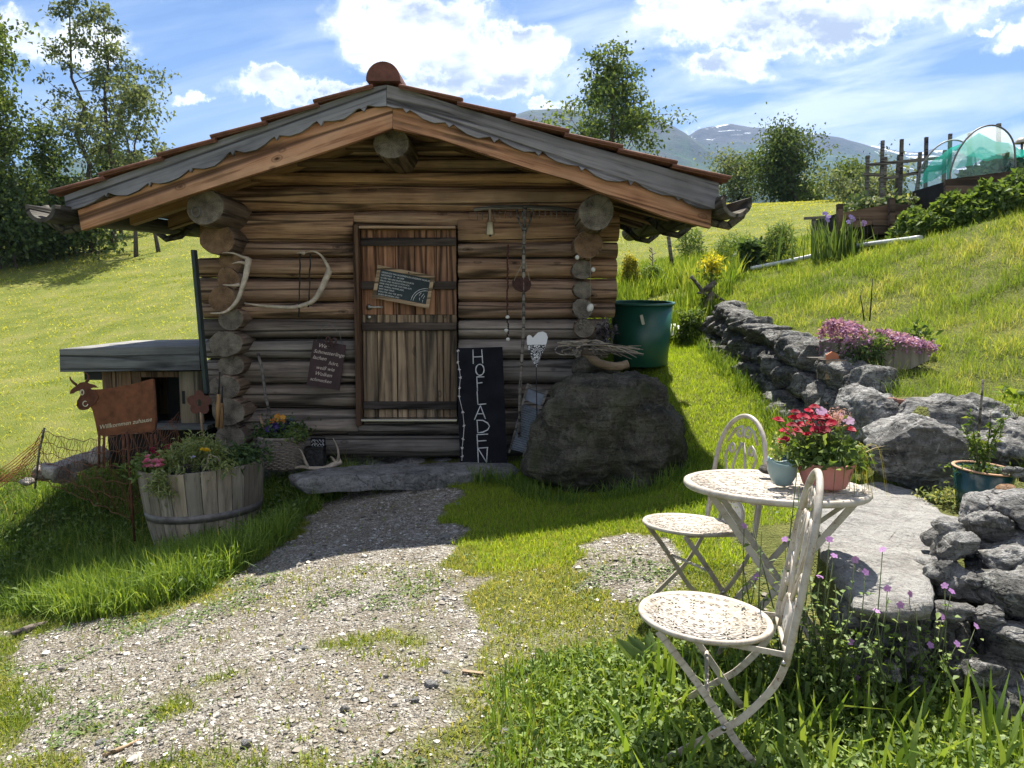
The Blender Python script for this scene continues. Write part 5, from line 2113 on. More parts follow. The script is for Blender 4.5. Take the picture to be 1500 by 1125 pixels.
def animal_hutch():
    """Low shed beside the cabin, its roof edge a broad grey board."""
    Yh = 7.05
    a, b = at(88, 511, Yh), at(291, 507, Yh)
    z0 = at(0, 545, Yh).z
    base = Vector(((a.x + b.x) / 2, Yh + .5, at(0, 650, Yh).z))
    t = thing("low_shed", "low wooden shed with a broad grey roof board beside the cabin", "shed", base)
    WG = wood("grey_green_board", (.07, .075, .075), (.15, .16, .16), (.23, .24, .235), 0, .9)
    mb = MB()
    mb.prism([at(88, 545, Yh), at(293, 542, Yh), at(291, 508, Yh), at(87, 511.5, Yh)], (0, .04, 0))
    mb.build("roof_board", WG, t, a)
    mb = MB()
    mb.prism([a + Vector((-.0, .042, -.03)), b + Vector((0, .042, -.03)), b + Vector((0, .042, .0)), a + Vector((0, .042, .0))], (0, 1.35, .03))
    mb.build("roof", wood("roof_felt_grey", (.12, .12, .115), (.26, .26, .25), (.38, .38, .36), 0, .5, crack=.2, knots=False), t, a)
    zb = at(0, 640, Yh).z
    y1 = Yh + .14
    WP = wood("shed_plank", (.09, .055, .03), (.20, .13, .075), (.32, .22, .13), 2, 1)
    for k in range(4):
        x0, x1 = at(150 + k * 14.2, 560, y1).x, at(150 + (k + 1) * 14.2 - .8, 560, y1).x
        mb = MB()
        mb.box(((x0 + x1) / 2, y1 + .012 + .004 * (k % 2), (z0 + zb) / 2 + .0), (x1 - x0, .025, z0 - zb - .01))
        mb.build("wall_plank", WP, t, ((x0 + x1) / 2, y1, zb))
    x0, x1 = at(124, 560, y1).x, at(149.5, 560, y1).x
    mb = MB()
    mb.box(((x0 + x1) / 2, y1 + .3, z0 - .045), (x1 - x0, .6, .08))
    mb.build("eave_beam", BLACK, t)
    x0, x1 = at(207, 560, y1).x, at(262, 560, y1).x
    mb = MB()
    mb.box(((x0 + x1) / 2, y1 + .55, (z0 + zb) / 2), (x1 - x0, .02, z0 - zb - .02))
    mb.build("opening_shade", BLACK, t)  # black sheet standing in for the shade inside the shed opening
    xa = at(150, 560, y1).x
    xr_ = at(296, 560, y1).x
    mb = MB()
    mb.box((xa - .01, y1 + .62, (z0 + zb) / 2), (.02, 1.1, z0 - zb - .02))
    mb.build("side_panel", WP, t)
    mb = MB()
    mb.box(((xa + xr_) / 2, y1 + 1.18, (z0 + zb) / 2), (xr_ - xa + .02, .02, z0 - zb - .02))
    mb.build("rear_panel", WP, t)
    x2, x3 = at(262.5, 560, y1).x, at(296, 560, y1).x
    mb = MB()
    mb.box(((x2 + x3) / 2, y1 + .012, (z0 + at(0, 622, y1).z) / 2), (x3 - x2, .024, z0 - at(0, 622, y1).z - .01))
    mb.build("pale_door", wood("pale_door", (.17, .14, .09), (.31, .265, .175), (.42, .37, .26), 2, 1), t)
    mb = MB()
    q = at(269, 582, y1)
    mb.box(q, (.025, .012, .12))
    mb.build("door_slot", BLACK, t)
    mb = MB()
    z2 = at(0, 553, y1).z
    mb.box(((x0 + x1) / 2, y1 + .01, (z0 + z2) / 2 - .002), (x1 - x0, .02, z0 - z2 - .01))
    mb.build("lintel", WP, t)
    mb = MB()
    q0, q1 = at(225, 622, y1 - .1), at(300, 622, y1 - .1)
    mb.box(((q0.x + q1.x) / 2, y1 - .0, q0.z - .02), (q1.x - q0.x + .1, .34, .04), bev=.005)
    mb.build("floor_board", WG, t)
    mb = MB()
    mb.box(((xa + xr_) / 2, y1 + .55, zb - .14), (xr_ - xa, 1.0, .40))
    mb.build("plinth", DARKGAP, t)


animal_hutch()

RUST = simple("rusted_steel", (.10, .036, .018), .85, .5, 16, .25, .1)
RUST2 = simple("rusted_steel_bright", (.165, .062, .026), .85, .45, 11, .25, .1)


def cow_sign():
    Yc = 6.35
    gb = gnd(165, 690)
    t = thing("cow_sign", "rusty sheet steel cow with cut out lettering standing before the low shed", "garden sign", at(180, 690, Yc))
    TH = (0, .006, 0)
    body = [(133, 571), (150, 570), (190, 563.5), (222, 555), (226.5, 556), (228, 580), (229, 605), (229, 628), (222, 633), (200, 634), (180, 636), (152, 639), (143, 637), (140, 620), (135, 600), (132, 595)]
    mb = MB()
    mb.prism([at(a, b, Yc) for a, b in body], TH)
    mb.build("body", RUST2, t, at(180, 600, Yc))
    head = [(119, 572), (118.5, 578), (113, 587), (112, 594), (116, 600), (122, 601), (129, 599.5), (133, 595), (140, 590), (144, 582), (140, 572), (132, 569.5), (136, 568), (143.5, 567.8), (138, 563.5), (131, 562), (128, 560.5), (123, 559.5), (117, 560.5), (113, 564), (108, 567.5), (103, 572), (102, 577), (107, 576.5), (112, 573)]
    mb = MB()
    mb.prism([at(a, b, Yc - .008) for a, b in head], TH)
    mb.build("head", RUST, t)
    for s in ([(112.5, 564), (107, 560), (103.5, 556), (102, 551.5)], [(126, 560), (129.5, 556), (130, 551), (127, 547), (122, 546)]):
        mb = MB()
        mb.tube([at(a, b, Yc - .005) for a, b in s], [.013, .011, .008, .005, .003][:len(s)], 6, flat=(1, .4, (0, 1, 0)))
        mb.build("horn", RUST, t)
    EYE = simple("cutout_pale", (.55, .50, .34), .8, .2, 20, .05)
    mb = MB()
    mb.tube([at(120.3 + 2.3 * math.cos(u), 574.8 + 3.6 * math.sin(u), Yc - .0155) for u in np.linspace(0, 2 * PI, 14)[:-1]], .0055, 6, closed=True, flat=(1, .3, (0, 1, 0)))
    mb.build("eye", EYE, t)
    mb = MB()
    mb.tube([at(125 + 3.6 * math.cos(u), 591.5 + 3.8 * math.sin(u), Yc - .0155) for u in np.linspace(-.7 + PI * .25, 2 * PI - 1.0, 12)], .0045, 6, flat=(1, .3, (0, 1, 0)))
    mb.build("nostril", EYE, t)
    x = (at(222, 618, Yc) - at(146, 630, Yc)).normalized()
    text_mesh(t, "lettering", "Willkommen zuhause", .051, EYE, at(145.5, 629, Yc - .003), x, (0, 0, 1), .0012, shear=.3)
    mb = MB()
    mb.tube([at(225, 555, Yc), at(227.5, 580, Yc - .03), at(229, 615, Yc - .03), at(228, 630, Yc)], [.006, .008, .009, .005], 6)
    mb.build("tail", RUST, t)
    for px, p2, b in ((145.5, 145, 686), (152.5, 152, 686), (180, 183, 690), (221, 224, 668), (227, 231, 664)):
        mb = MB()
        mb.tube([at(px, 636, Yc + .003), at(p2, b, Yc + .003)], [.012, .011], 6, flat=(1, .35, (0, 1, 0)))
        mb.build("leg", RUST, t)


cow_sign()


def rust_flower():
    Yc = 6.5
    t = thing("rusty_flower", "rusty steel flower with five petals on a pale stake beside the low shed", "garden ornament", at(292, 640, Yc))
    c = at(292, 590, Yc)
    s = px_m(1) * Yc
    mb = MB()
    out = []
    for k in range(80):
        th = 2 * PI * k / 80
        r = (13.2 + 5.2 * abs(math.cos(2.5 * (th - PI / 2)))) * s
        out.append((r * math.cos(th), r * math.sin(th)))
    vs = [c + Vector((a, 0, b)) for a, b in out] + [c + Vector((4.6 * s * math.cos(2 * PI * k / 80), 0, 5 * s * math.sin(2 * PI * k / 80))) for k in range(80)]
    vs += [v + Vector((0, .005, 0)) for v in vs]
    fs = []
    for k in range(80):
        j = (k + 1) % 80
        fs += [(k, j, 80 + j, 80 + k), (160 + k, 240 + k, 240 + j, 160 + j), (k, 160 + k, 160 + j, j), (80 + k, 80 + j, 240 + j, 240 + k)]
    mb.add(vs, fs)
    mb.build("petals", simple("rust_dull", (.105, .042, .028), .85, .3, 16, .2), t)
    mb = MB()
    mb.tube([c + Vector((-.0, .012, -.03)), at(297, 640, Yc)], [.009, .012], 7)
    mb.build("stake", W_PALE, t)
    for k, (a, b) in enumerate((((322, 545), (318, 626)), ((326, 566), (324, 628)))):
        mb = MB()
        p, q = at(*a, 6.55), at(*b, 6.5)
        mb.tube([p, p.lerp(q, .42)], [.006, .008], 6)
        ob = thing("garden_tool", "garden hand tool with a %s wooden handle leaning at the corner logs" % ("slim orange" if k == 0 else "stout yellow"), "tool", q)
        mb.build("blade", IRON, ob)
        mb = MB()
        mb.tube([p.lerp(q, .4), p.lerp(q, .6), q], [.015, .019, .017], 8)
        mb.build("handle", wood("tool_handle", (.22, .12, .05), (.38, .23, .10), (.5, .33, .17), 2, 1.5), ob)


rust_flower()


def net_fence():
    """Loose rusty netting strung between thin stakes."""
    posts = [(2, 700, 693), (62, 690, 628), (196, 800, 668), (300, 690, 640)]
    t = thing("net_fence", "sagging rust brown wire netting strung on thin stakes before the low shed", "fence", gnd(62, 700))
    P = []
    for px, pb, pt in ((-40, 712, 712), (0, 706, 700), (62, 704, 632), (190, 760, 632), (262, 700, 605)):
        Yp = {-40: 6.7, 0: 6.6, 62: 6.4, 190: 5.75, 262: 6.5}[px]
        P.append((at(px, pt, Yp), at(px, pb, Yp)))
    NET = simple("net_wire", (.16, .065, .03), .8, .3, 30, .1)
    for (a, b) in ((at(65, 627, 6.4), at(50, 695, 6.4)), (at(186, 632, 5.75), at(196, 770, 5.75))):
        mb = MB()
        mb.tube([a, a.lerp(b, .5), b - Vector((0, 0, .12))], .009, 6)
        mb.build("stake", W_OLD if a.x < -3.5 else RUST, t)
    for i in range(1, len(P) - 1):
        (ta, ba), (tb, bb) = P[i], P[i + 1]
        n = 16 if i == 2 else 12
        rowsn = 5
        mb = MB()
        for r in range(rowsn + 1):
            pts = []
            for k in range(n + 1):
                u = k / n
                p = ba.lerp(bb, u).lerp(ta.lerp(tb, u), r / rowsn)
                p = p + Vector((0, .02 * math.sin(k * 1.7 + r), -.07 * math.sin(PI * u) * (r / rowsn) + .012 * math.sin(k * 2.3 + r * 1.1)))
                pts.append(p)
            mb.tube(pts, .0030, 4)
        for k in range(n * 2 + 1):
            u = k / (n * 2)
            pts = []
            for r in range(rowsn * 2 + 1):
                v = r / (rowsn * 2)
                p = ba.lerp(bb, u).lerp(ta.lerp(tb, u), v) + Vector((.016 * math.sin(r * 1.57 + k), 0, -.07 * math.sin(PI * u) * v))
                pts.append(p)
            mb.tube(pts, .0019, 4)
        mb.build("netting", NET, t)
    # orange tape running off to the left
    mb = MB()
    for k in range(6):
        a, b = at(60, 640 + k * 4, 6.4), at(-60, 718 + k * 6, 6.6)
        mb.tube([a.lerp(b, u) + Vector((0, .01 * math.sin(u * 20 + k), -.05 * math.sin(PI * u))) for u in np.linspace(0, 1, 14)], .0035, 4)
    mb.build("orange_netting", simple("orange_net", (.36, .15, .04), .7, .3, 30, .1), t)


net_fence()


def trough_stones():
    spec = [([(52, 690), (75, 676), (110, 664), (146, 652), (160, 655), (150, 668), (110, 680), (80, 692)], 6.75, .5, "long flat pale stone slab behind the net fence"),
            ([(46, 700), (50, 684), (66, 678), (84, 684), (80, 698), (60, 704)], 6.6, .35, "blocky sunlit stone at the left end of the flat slab"),
            ([(76, 702), (84, 690), (100, 686), (112, 694), (108, 704), (90, 707)], 6.5, .3, "rounded yellowish stone before the flat slab"),
            ([(118, 668), (132, 660), (158, 660), (164, 672), (146, 680), (124, 678)], 6.7, .3, "pale stone under the front legs of the rusty cow"),
            ([(28, 706), (36, 700), (48, 702), (50, 708), (36, 710)], 6.4, .22, "small white stone at the foot of the orange netting")]
    warm = rockmat("sun_stone", (.22, .19, .16), (.42, .38, .33), (.58, .54, .48), (.6, .58, .52), .3, 0, 2)
    for k, (pix, Y, d, lab) in enumerate(spec):
        mb = MB()
        if k == 0:
            zt = at(100, 668, 6.8).z
            slab(mb, [atz(a, b, zt) for a, b in ((60, 684), (84, 676), (118, 664), (150, 655), (163, 657), (150, 664), (112, 676), (78, 688))], zt, .10, 5)
        else:
            outline_rock(mb, pix, Y, d * .7, 60 + k, 4, .02, 5, ridged=.02)
        o = mb.build("garden_stone", warm)
        tag(o, lab, "stone")


trough_stones()


def barrel_planter():
    Yb = 5.95
    c = at(303, 766, Yb)
    c.z = min(c.z, hz(c.x, Yb) + .02)
    top = at(301, 678, Yb)
    t = thing("barrel_planter", "half oak barrel planter with one steel hoop standing in the grass", "planter", c)
    r1 = px_m(88) * Yb
    r0 = px_m(73) * Yb
    h = top.z - c.z
    tilt = Matrix.Rotation(R(3.0), 3, 'Y') @ Matrix.Rotation(R(2), 3, 'X')
    tilt = Matrix.Rotation(R(-2.2), 3, 'Y')
    n = 26
    for k in range(n):
        a0, a1 = 2 * PI * k / n, 2 * PI * (k + 1) / n - .012
        mb = MB()
        vs, fs = [], []
        lv = [0, .25, .5, .75, 1]
        dz = random.uniform(-.004, .006)
        for v in lv:
            r = r0 + (r1 - r0) * (v ** .8) + .006 * math.sin(PI * v)
            for (aa, rr) in ((a0, r), (a1, r), (a1, r - .028), (a0, r - .028)):
                vs.append(c + tilt @ Vector((rr * math.cos(aa), rr * math.sin(aa), v * h + dz * v)))
        for i in range(4):
            for j in range(4):
                fs.append((i * 4 + j, i * 4 + (j + 1) % 4, i * 4 + 4 + (j + 1) % 4, i * 4 + 4 + j))
        fs += [(16, 17, 18, 19), (3, 2, 1, 0)]
        mb.add(vs, fs)
        mb.build("stave", W_BARREL, t, c + tilt @ Vector((r0 * math.cos(a0), r0 * math.sin(a0), h / 2)))
    hoop = simple("hoop_steel", (.17, .155, .14), .6, .4, 14, .15, .5)
    mb = MB()
    f = lambda v: r0 + (r1 - r0) * (v ** .8) + .006 * math.sin(PI * v)
    va, vb = .36, .46
    mb.lathe([(f(va) + .001, va * h), (f(va) + .005, va * h), (f(vb) + .005, vb * h), (f(vb) + .001, vb * h)], c, 60, rot=tilt)
    mb.build("hoop", hoop, t)
    mb = MB()
    mb.lathe([(0, h * .86), (r1 - .04, h * .86)], c, 30, rot=tilt)
    mb.build("soil", DARKGAP, t)
    rng = np.random.default_rng(33)
    tp = np.array(c + tilt @ Vector((0, 0, h)))
    p = thing("daisy_clump", "pink and crimson daisies at the barrel planter's left edge", "flowers", Vector(tuple(tp + np.array([-.34, -.1, 0]))))
    pk = foliage("daisy_pink", [(0, (.55, .12, .20)), (1, (.75, .35, .42))], .2)
    cr = foliage("daisy_crimson", [(0, (.16, .008, .025)), (1, (.36, .02, .06))], .2)
    for k in range(26):
        pp = at(rng.uniform(212, 240), rng.uniform(668, 684), 5.62 + rng.uniform(-.08, .1))
        pom(p, pp, .019, pk, rng)
    for k in range(16):
        pp = at(rng.uniform(222, 250), rng.uniform(652, 668), 5.78 + rng.uniform(-.08, .1))
        pom(p, pp, .018, cr, rng)
    n = 500
    P = tp + np.stack([rng.normal(-.34, .09, n), rng.normal(-.10, .12, n), rng.normal(.0, .04, n)], 1)
    V, q = leaf_arrays(P, rng.normal(size=(n, 3)) + [0, 0, .4], .07, .025, rng)
    np_obj("leaves", V, q, None, LEAF_MID, p, np.repeat(rng.uniform(0, 1, n), 5))
    p = thing("marigold_plant", "pale feathery leaved plant with one yellow flower in the barrel planter", "plant", Vector(tuple(tp)))
    n = 3600
    # feathery sprays rising and spilling over the rim
    cl = 90
    cc = np.stack([rng.normal(.0, .17, cl), rng.normal(-.12, .13, cl), rng.uniform(.02, .20, cl)], 1)
    cc[:, 2] *= np.clip(1.15 - np.abs(cc[:, 0]) * 2.6, .1, 1)
    cc[:12] = np.stack([rng.normal(-.12, .06, 12), np.full(12, -.46), rng.uniform(-.14, .0, 12)], 1)
    pick = rng.integers(0, cl, n)
    P = tp + cc[pick] + rng.normal(size=(n, 3)) * .028
    V, q = leaf_arrays(P, rng.normal(size=(n, 3)) + [0, -.2, .4], rng.uniform(.03, .07, n), rng.uniform(.008, .016, n), rng)
    np_obj("leaves", V, q, None, LEAF_LIGHT, p, np.repeat(np.clip(rng.normal(.5, .3, n), 0, 1), 5))
    yl = foliage("petal_yellow", [(0, (.62, .38, .01)), (1, (.8, .55, .02))], .2)
    fy = np.array(at(302, 660, 5.58))
    pom(p, Vector(tuple(fy)), .03, yl, rng)
    pom(p, at(296, 658, 5.62), .016, yl, rng)
    lv = foliage("petal_lilac", [(0, (.35, .35, .55)), (1, (.5, .5, .65))], .2)
    pom(p, at(283, 670, 5.6), .018, lv, rng)
    p = thing("dark_foliage_plant", "dark low leafy plant at the barrel planter's right side", "plant", Vector(tuple(tp + np.array([.3, 0, 0]))))
    n = 700
    P = tp + np.stack([rng.normal(.28, .1, n), rng.normal(.05, .14, n), np.abs(rng.normal(0, .05, n))], 1)
    V, q = leaf_arrays(P, rng.normal(size=(n, 3)) + [0, 0, .5], .06, .022, rng)
    np_obj("leaves", V, q, None, LEAF_DARK, p, np.repeat(rng.uniform(0, 1, n), 5))
    mb = MB()
    b = Vector(tuple(tp + np.array([.19, -.3, -.05])))
    mb.tube([b, b + Vector((-.03, 0, .10)), b + Vector((-.01, 0, .17)), b + Vector((.05, 0, .15)), b + Vector((.07, 0, .10))], [.005, .005, .008, .005, .002], 6)
    mb.build("wilted_stem", CORD, p)


def pom(parent, c, r, mat, rng, name="flower"):
    """Double daisy: a dome of short petals in three rings."""
    c = np.array(c)
    V, Q = [], []
    f = np.array([rng.normal(0, .25), rng.normal(-.3, .25), 1.0])
    f /= np.linalg.norm(f)
    a = np.cross(f, [1, .2, .1])
    a /= np.linalg.norm(a)
    b = np.cross(f, a)
    for ring, (rr, hh, n) in enumerate(((1.0, .0, 13), (.72, .28, 10), (.42, .48, 7))):
        for k in range(n):
            th = 2 * PI * (k + .4 * ring) / n
            d = a * math.cos(th) + b * math.sin(th)
            s = -a * math.sin(th) + b * math.cos(th)
            w = r * rr * PI / n * 1.05
            o = len(V)
            V += [c + f * r * (hh - .15) + d * r * rr * .3 - s * w * .6, c + f * r * (hh - .15) + d * r * rr * .3 + s * w * .6, c + f * r * (hh + .12) + d * r * rr + s * w, c + f * r * (hh + .12) + d * r * rr - s * w]
            Q.append((o, o + 1, o + 2, o + 3))
    return np_obj(name, np.array(V), np.array(Q), None, mat, parent, np.repeat(rng.uniform(0, 1), len(V)))


barrel_planter()

# ------------------------------------------------------------------ rocks, walls and furniture
ROCK_GREY = rockmat("wall_rock", (.045, .045, .043), (.15, .145, .135), (.33, .32, .30), (.46, .46, .43), .55, .15, 1.3, .3)
ROCK_BIG = rockmat("big_rock", (.04, .04, .04), (.165, .16, .15), (.37, .36, .34), (.50, .49, .47), .6, .05, 1.0, .2)
ROCK_SLAB = rockmat("slab_rock", (.22, .21, .195), (.36, .345, .32), (.46, .445, .415), (.50, .49, .455), .35, 0, 1.6, .1, 0.0)
ROCK_LAYER = rockmat("layered_rock", (.05, .05, .05), (.17, .165, .155), (.35, .34, .325), (.44, .44, .42), .4, 0, 1.2, .6)


def dry_wall():
    t = thing("dry_stone_wall", "dry stone retaining wall of stacked grey fieldstones edging the lawn", "stone wall", (2.4, 7.3, hz(2.3, 7.3)))
    rnd = random.Random(3)
    y = 5.25
    k = 0
    while y < 9.6:
        s = .25 + rnd.random() * .13
        x = float(wall_x(np.array([y + s / 2]))[0])
        zt = hz(x + .35, y + s / 2)
        zb = hz(x - .35, y + s / 2)
        n = 3 if zt - zb > .3 else 2
        for j in range(n):
            hh = (zt - zb + .16) / n
            z = zb - .04 + hh * (j + .5)
            mb = MB()
            rot = Matrix.Rotation(rnd.uniform(-.5, .5), 3, 'Z') @ Matrix.Rotation(rnd.uniform(-.35, .35), 3, 'X') @ Matrix.Rotation(rnd.uniform(-.2, .2), 3, 'Y')
            rock_mesh(mb, (x - .02 + .05 * j + rnd.uniform(-.05, .05), y + s / 2 + rnd.uniform(-.06, .06), z), (.20 + rnd.random() * .06, s * (.52 + rnd.random() * .15), hh * (.56 + rnd.random() * .14)), 100 + k, 4, .26, 1.7, rot, ridged=.16)
            mb.build("stone", ROCK_GREY if rnd.random() < .8 else ROCK_LAYER, t, (x, y, z))
            k += 1
        y += s * .92
    # flat cap stones, one of them reddish
    red = rockmat("red_stone", (.16, .075, .045), (.30, .15, .09), (.42, .25, .17), (.45, .40, .35), .3, 0, 3)
    for q, sz, m in (((1158, 506), (.17, .10, .035), red), ((1120, 500), (.15, .12, .05), ROCK_GREY), ((1085, 480), (.16, .2, .05), ROCK_GREY), ((1060, 474), (.18, .15, .05), ROCK_GREY), ((1190, 540), (.13, .2, .05), ROCK_GREY)):
        p = gnd(*q)
        mb = MB()
        rock_mesh(mb, p + Vector((0, 0, .05)), sz, int(p.x * 100), 3, .2, 2, ridged=.1)
        mb.build("cap_stone", m, t, p)


dry_wall()


def big_rocks():
    spec = [("rock", [(1233, 625), (1236, 590), (1243, 570), (1262, 565), (1285, 572), (1312, 585), (1330, 600), (1320, 640), (1280, 665), (1245, 655)], 4.9, .55, 71, ROCK_BIG, "grey angular rock at the end of the dry stone wall, behind the red daisies"),
            ("rock", [(1262, 650), (1270, 625), (1288, 606), (1315, 600), (1355, 604), (1392, 612), (1420, 625), (1432, 660), (1425, 700), (1395, 720), (1350, 726), (1310, 716), (1278, 700)], 4.45, .7, 72, ROCK_BIG, "largest pale rock with dark hollows behind the flat slab"),
            ("rock", [(1288, 612), (1305, 588), (1350, 578), (1400, 583), (1460, 590), (1520, 600), (1560, 620), (1520, 650), (1430, 650), (1340, 640)], 4.8, .62, 73, ROCK_BIG, "long low rock along the edge of the grassy bank"),
            ("rock", [(1400, 655), (1412, 635), (1450, 620), (1500, 612), (1560, 615), (1580, 660), (1560, 690), (1500, 698), (1450, 690), (1415, 680)], 4.45, .6, 74, ROCK_BIG, "squared grey rock behind the green glazed flower pot"),
            ("rock", [(1448, 720), (1470, 700), (1505, 690), (1560, 690), (1570, 740), (1500, 750), (1455, 740)], 4.15, .45, 76, ROCK_GREY, "shadowed rock between the green pot and the layered stones")]
    for nm, pix, Y, d, sd, m, lab in spec:
        mb = MB()
        outline_rock(mb, pix, Y, d, sd, 6, .045, 3.2, ridged=.06)
        tag(mb.build(nm, m), lab, "rock")
    # the flat slab
    top = .425
    poly = [(1200, 728), (1240, 712), (1290, 706), (1335, 716), (1380, 742), (1420, 768), (1400, 800), (1368, 846), (1362, 884), (1310, 890), (1252, 880), (1232, 840), (1206, 800), (1194, 765)]
    mb = MB()
    c = slab(mb, [atz(p, q, top) for p, q in poly], top, .075, 0, .055)
    tag(mb.build("flat_slab", ROCK_SLAB, None, c), "broad flat sunlit stone slab behind the garden table", "stone slab")


big_rocks()


def near_wall():
    t = thing("layered_stone_wall", "low wall of rough layered stones at the right edge of the yard", "stone wall", at(1400, 1000, 2.5))
    spec = [  # outline, distance, depth
        ([(1426, 760), (1440, 742), (1474, 732), (1520, 724), (1560, 745), (1550, 790), (1500, 800), (1450, 797), (1424, 782)], 3.1, .42, ROCK_LAYER),
        ([(1366, 800), (1380, 786), (1420, 780), (1440, 792), (1438, 815), (1405, 824), (1372, 820)], 2.95, .3, ROCK_LAYER),
        ([(1435, 800), (1460, 786), (1510, 776), (1570, 780), (1570, 835), (1500, 842), (1450, 838), (1430, 822)], 2.95, .4, ROCK_LAYER),
        ([(1358, 850), (1366, 825), (1400, 818), (1432, 828), (1438, 860), (1420, 890), (1380, 895), (1360, 880)], 2.85, .4, ROCK_LAYER),
        ([(1428, 880), (1440, 850), (1475, 828), (1530, 818), (1590, 830), (1600, 900), (1540, 925), (1470, 915), (1435, 900)], 2.72, .5, ROCK_GREY),
        ([(1440, 960), (1455, 930), (1500, 918), (1580, 920), (1590, 990), (1530, 1004), (1465, 995)], 2.62, .4, ROCK_LAYER),
        ([(1340, 930), (1352, 905), (1390, 893), (1425, 905), (1436, 940), (1425, 975), (1380, 985), (1350, 965)], 2.72, .35, ROCK_GREY),
        ([(1255, 920), (1262, 890), (1300, 880), (1345, 890), (1350, 930), (1335, 965), (1290, 970), (1262, 950)], 2.72, .35, ROCK_GREY),
        ([(1275, 985), (1285, 962), (1325, 958), (1350, 975), (1345, 1000), (1310, 1012), (1285, 1005)], 2.64, .3, ROCK_GREY),
        ([(1340, 1010), (1350, 985), (1385, 980), (1405, 1000), (1395, 1035), (1365, 1042), (1345, 1030)], 2.58, .3, ROCK_GREY),
        ([(1400, 1020), (1420, 990), (1470, 990), (1540, 1000), (1580, 1030), (1560, 1075), (1480, 1075), (1420, 1060)], 2.52, .4, ROCK_GREY),
        ([(1390, 1100), (1405, 1070), (1450, 1058), (1520, 1070), (1580, 1080), (1590, 1150), (1500, 1170), (1410, 1150)], 2.42, .4, ROCK_LAYER),
        ([(1375, 800), (1420, 780), (1500, 765), (1570, 790), (1560, 880), (1460, 900), (1385, 885)], 3.2, .5, ROCK_GREY),
        ([(1235, 1000), (1240, 972), (1262, 966), (1285, 980), (1285, 1012), (1255, 1018)], 2.64, .25, ROCK_GREY)]
    for k, (pix, Y, d, m) in enumerate(spec):
        mb = MB()
        c = outline_rock(mb, pix, Y, d, 80 + k, 5, .035, 5.0, ridged=.05, yoff=.06)
        mb.build("stone", m, t, c)
    rnd = random.Random(44)
    for k, (px, py, Y, w, hh) in enumerate(((1385, 770, 2.98, 34, 11), (1400, 802, 2.9, 40, 13), (1376, 838, 2.82, 30, 12), (1418, 848, 2.8, 38, 12), (1452, 770, 2.98, 48, 12), (1500, 748, 3.0, 52, 14), (1478, 812, 2.82, 46, 13), (1452, 905, 2.62, 34, 12), (1500, 930, 2.58, 50, 14), (1438, 985, 2.5, 40, 13), (1402, 985, 2.56, 30, 11), (1330, 950, 2.58, 36, 14), (1300, 985, 2.56, 30, 12), (1370, 1050, 2.48, 38, 15), (1440, 1055, 2.42, 44, 14), (1490, 1095, 2.38, 50, 16), (1395, 895, 2.66, 36, 12), (1272, 955, 2.6, 26, 13), (1345, 1010, 2.54, 30, 12), (1462, 1030, 2.44, 36, 12))):
        p = at(px, py, Y)
        k2 = Y / F_PX
        mb = MB()
        rot = Matrix.Rotation(rnd.uniform(-.3, .3), 3, 'Z') @ Matrix.Rotation(rnd.uniform(-.22, .22), 3, 'Y') @ Matrix.Rotation(rnd.uniform(-.25, .15), 3, 'X')
        rock_mesh(mb, p, (w * k2 * rnd.uniform(.65, 1.0), w * k2 * rnd.uniform(.7, 1.1), hh * k2 * rnd.uniform(1.2, 2.2)), 600 + k, 4, .34, 1.7, rot, ridged=.2)
        mb.build("stone", ROCK_LAYER if k % 3 else ROCK_BIG, t, p)
    mb = MB()
    for k in range(12):
        px, py = 1270 + (k * 47) % 260, 905 + (k * 83) % 190
        p = at(px, py, 2.8 + .0 * k)
        rock_mesh(mb, p, (.14, .12, .10), 140 + k, 2, .25)
    mb.build("rubble_core", ROCK_GREY, t)


near_wall()


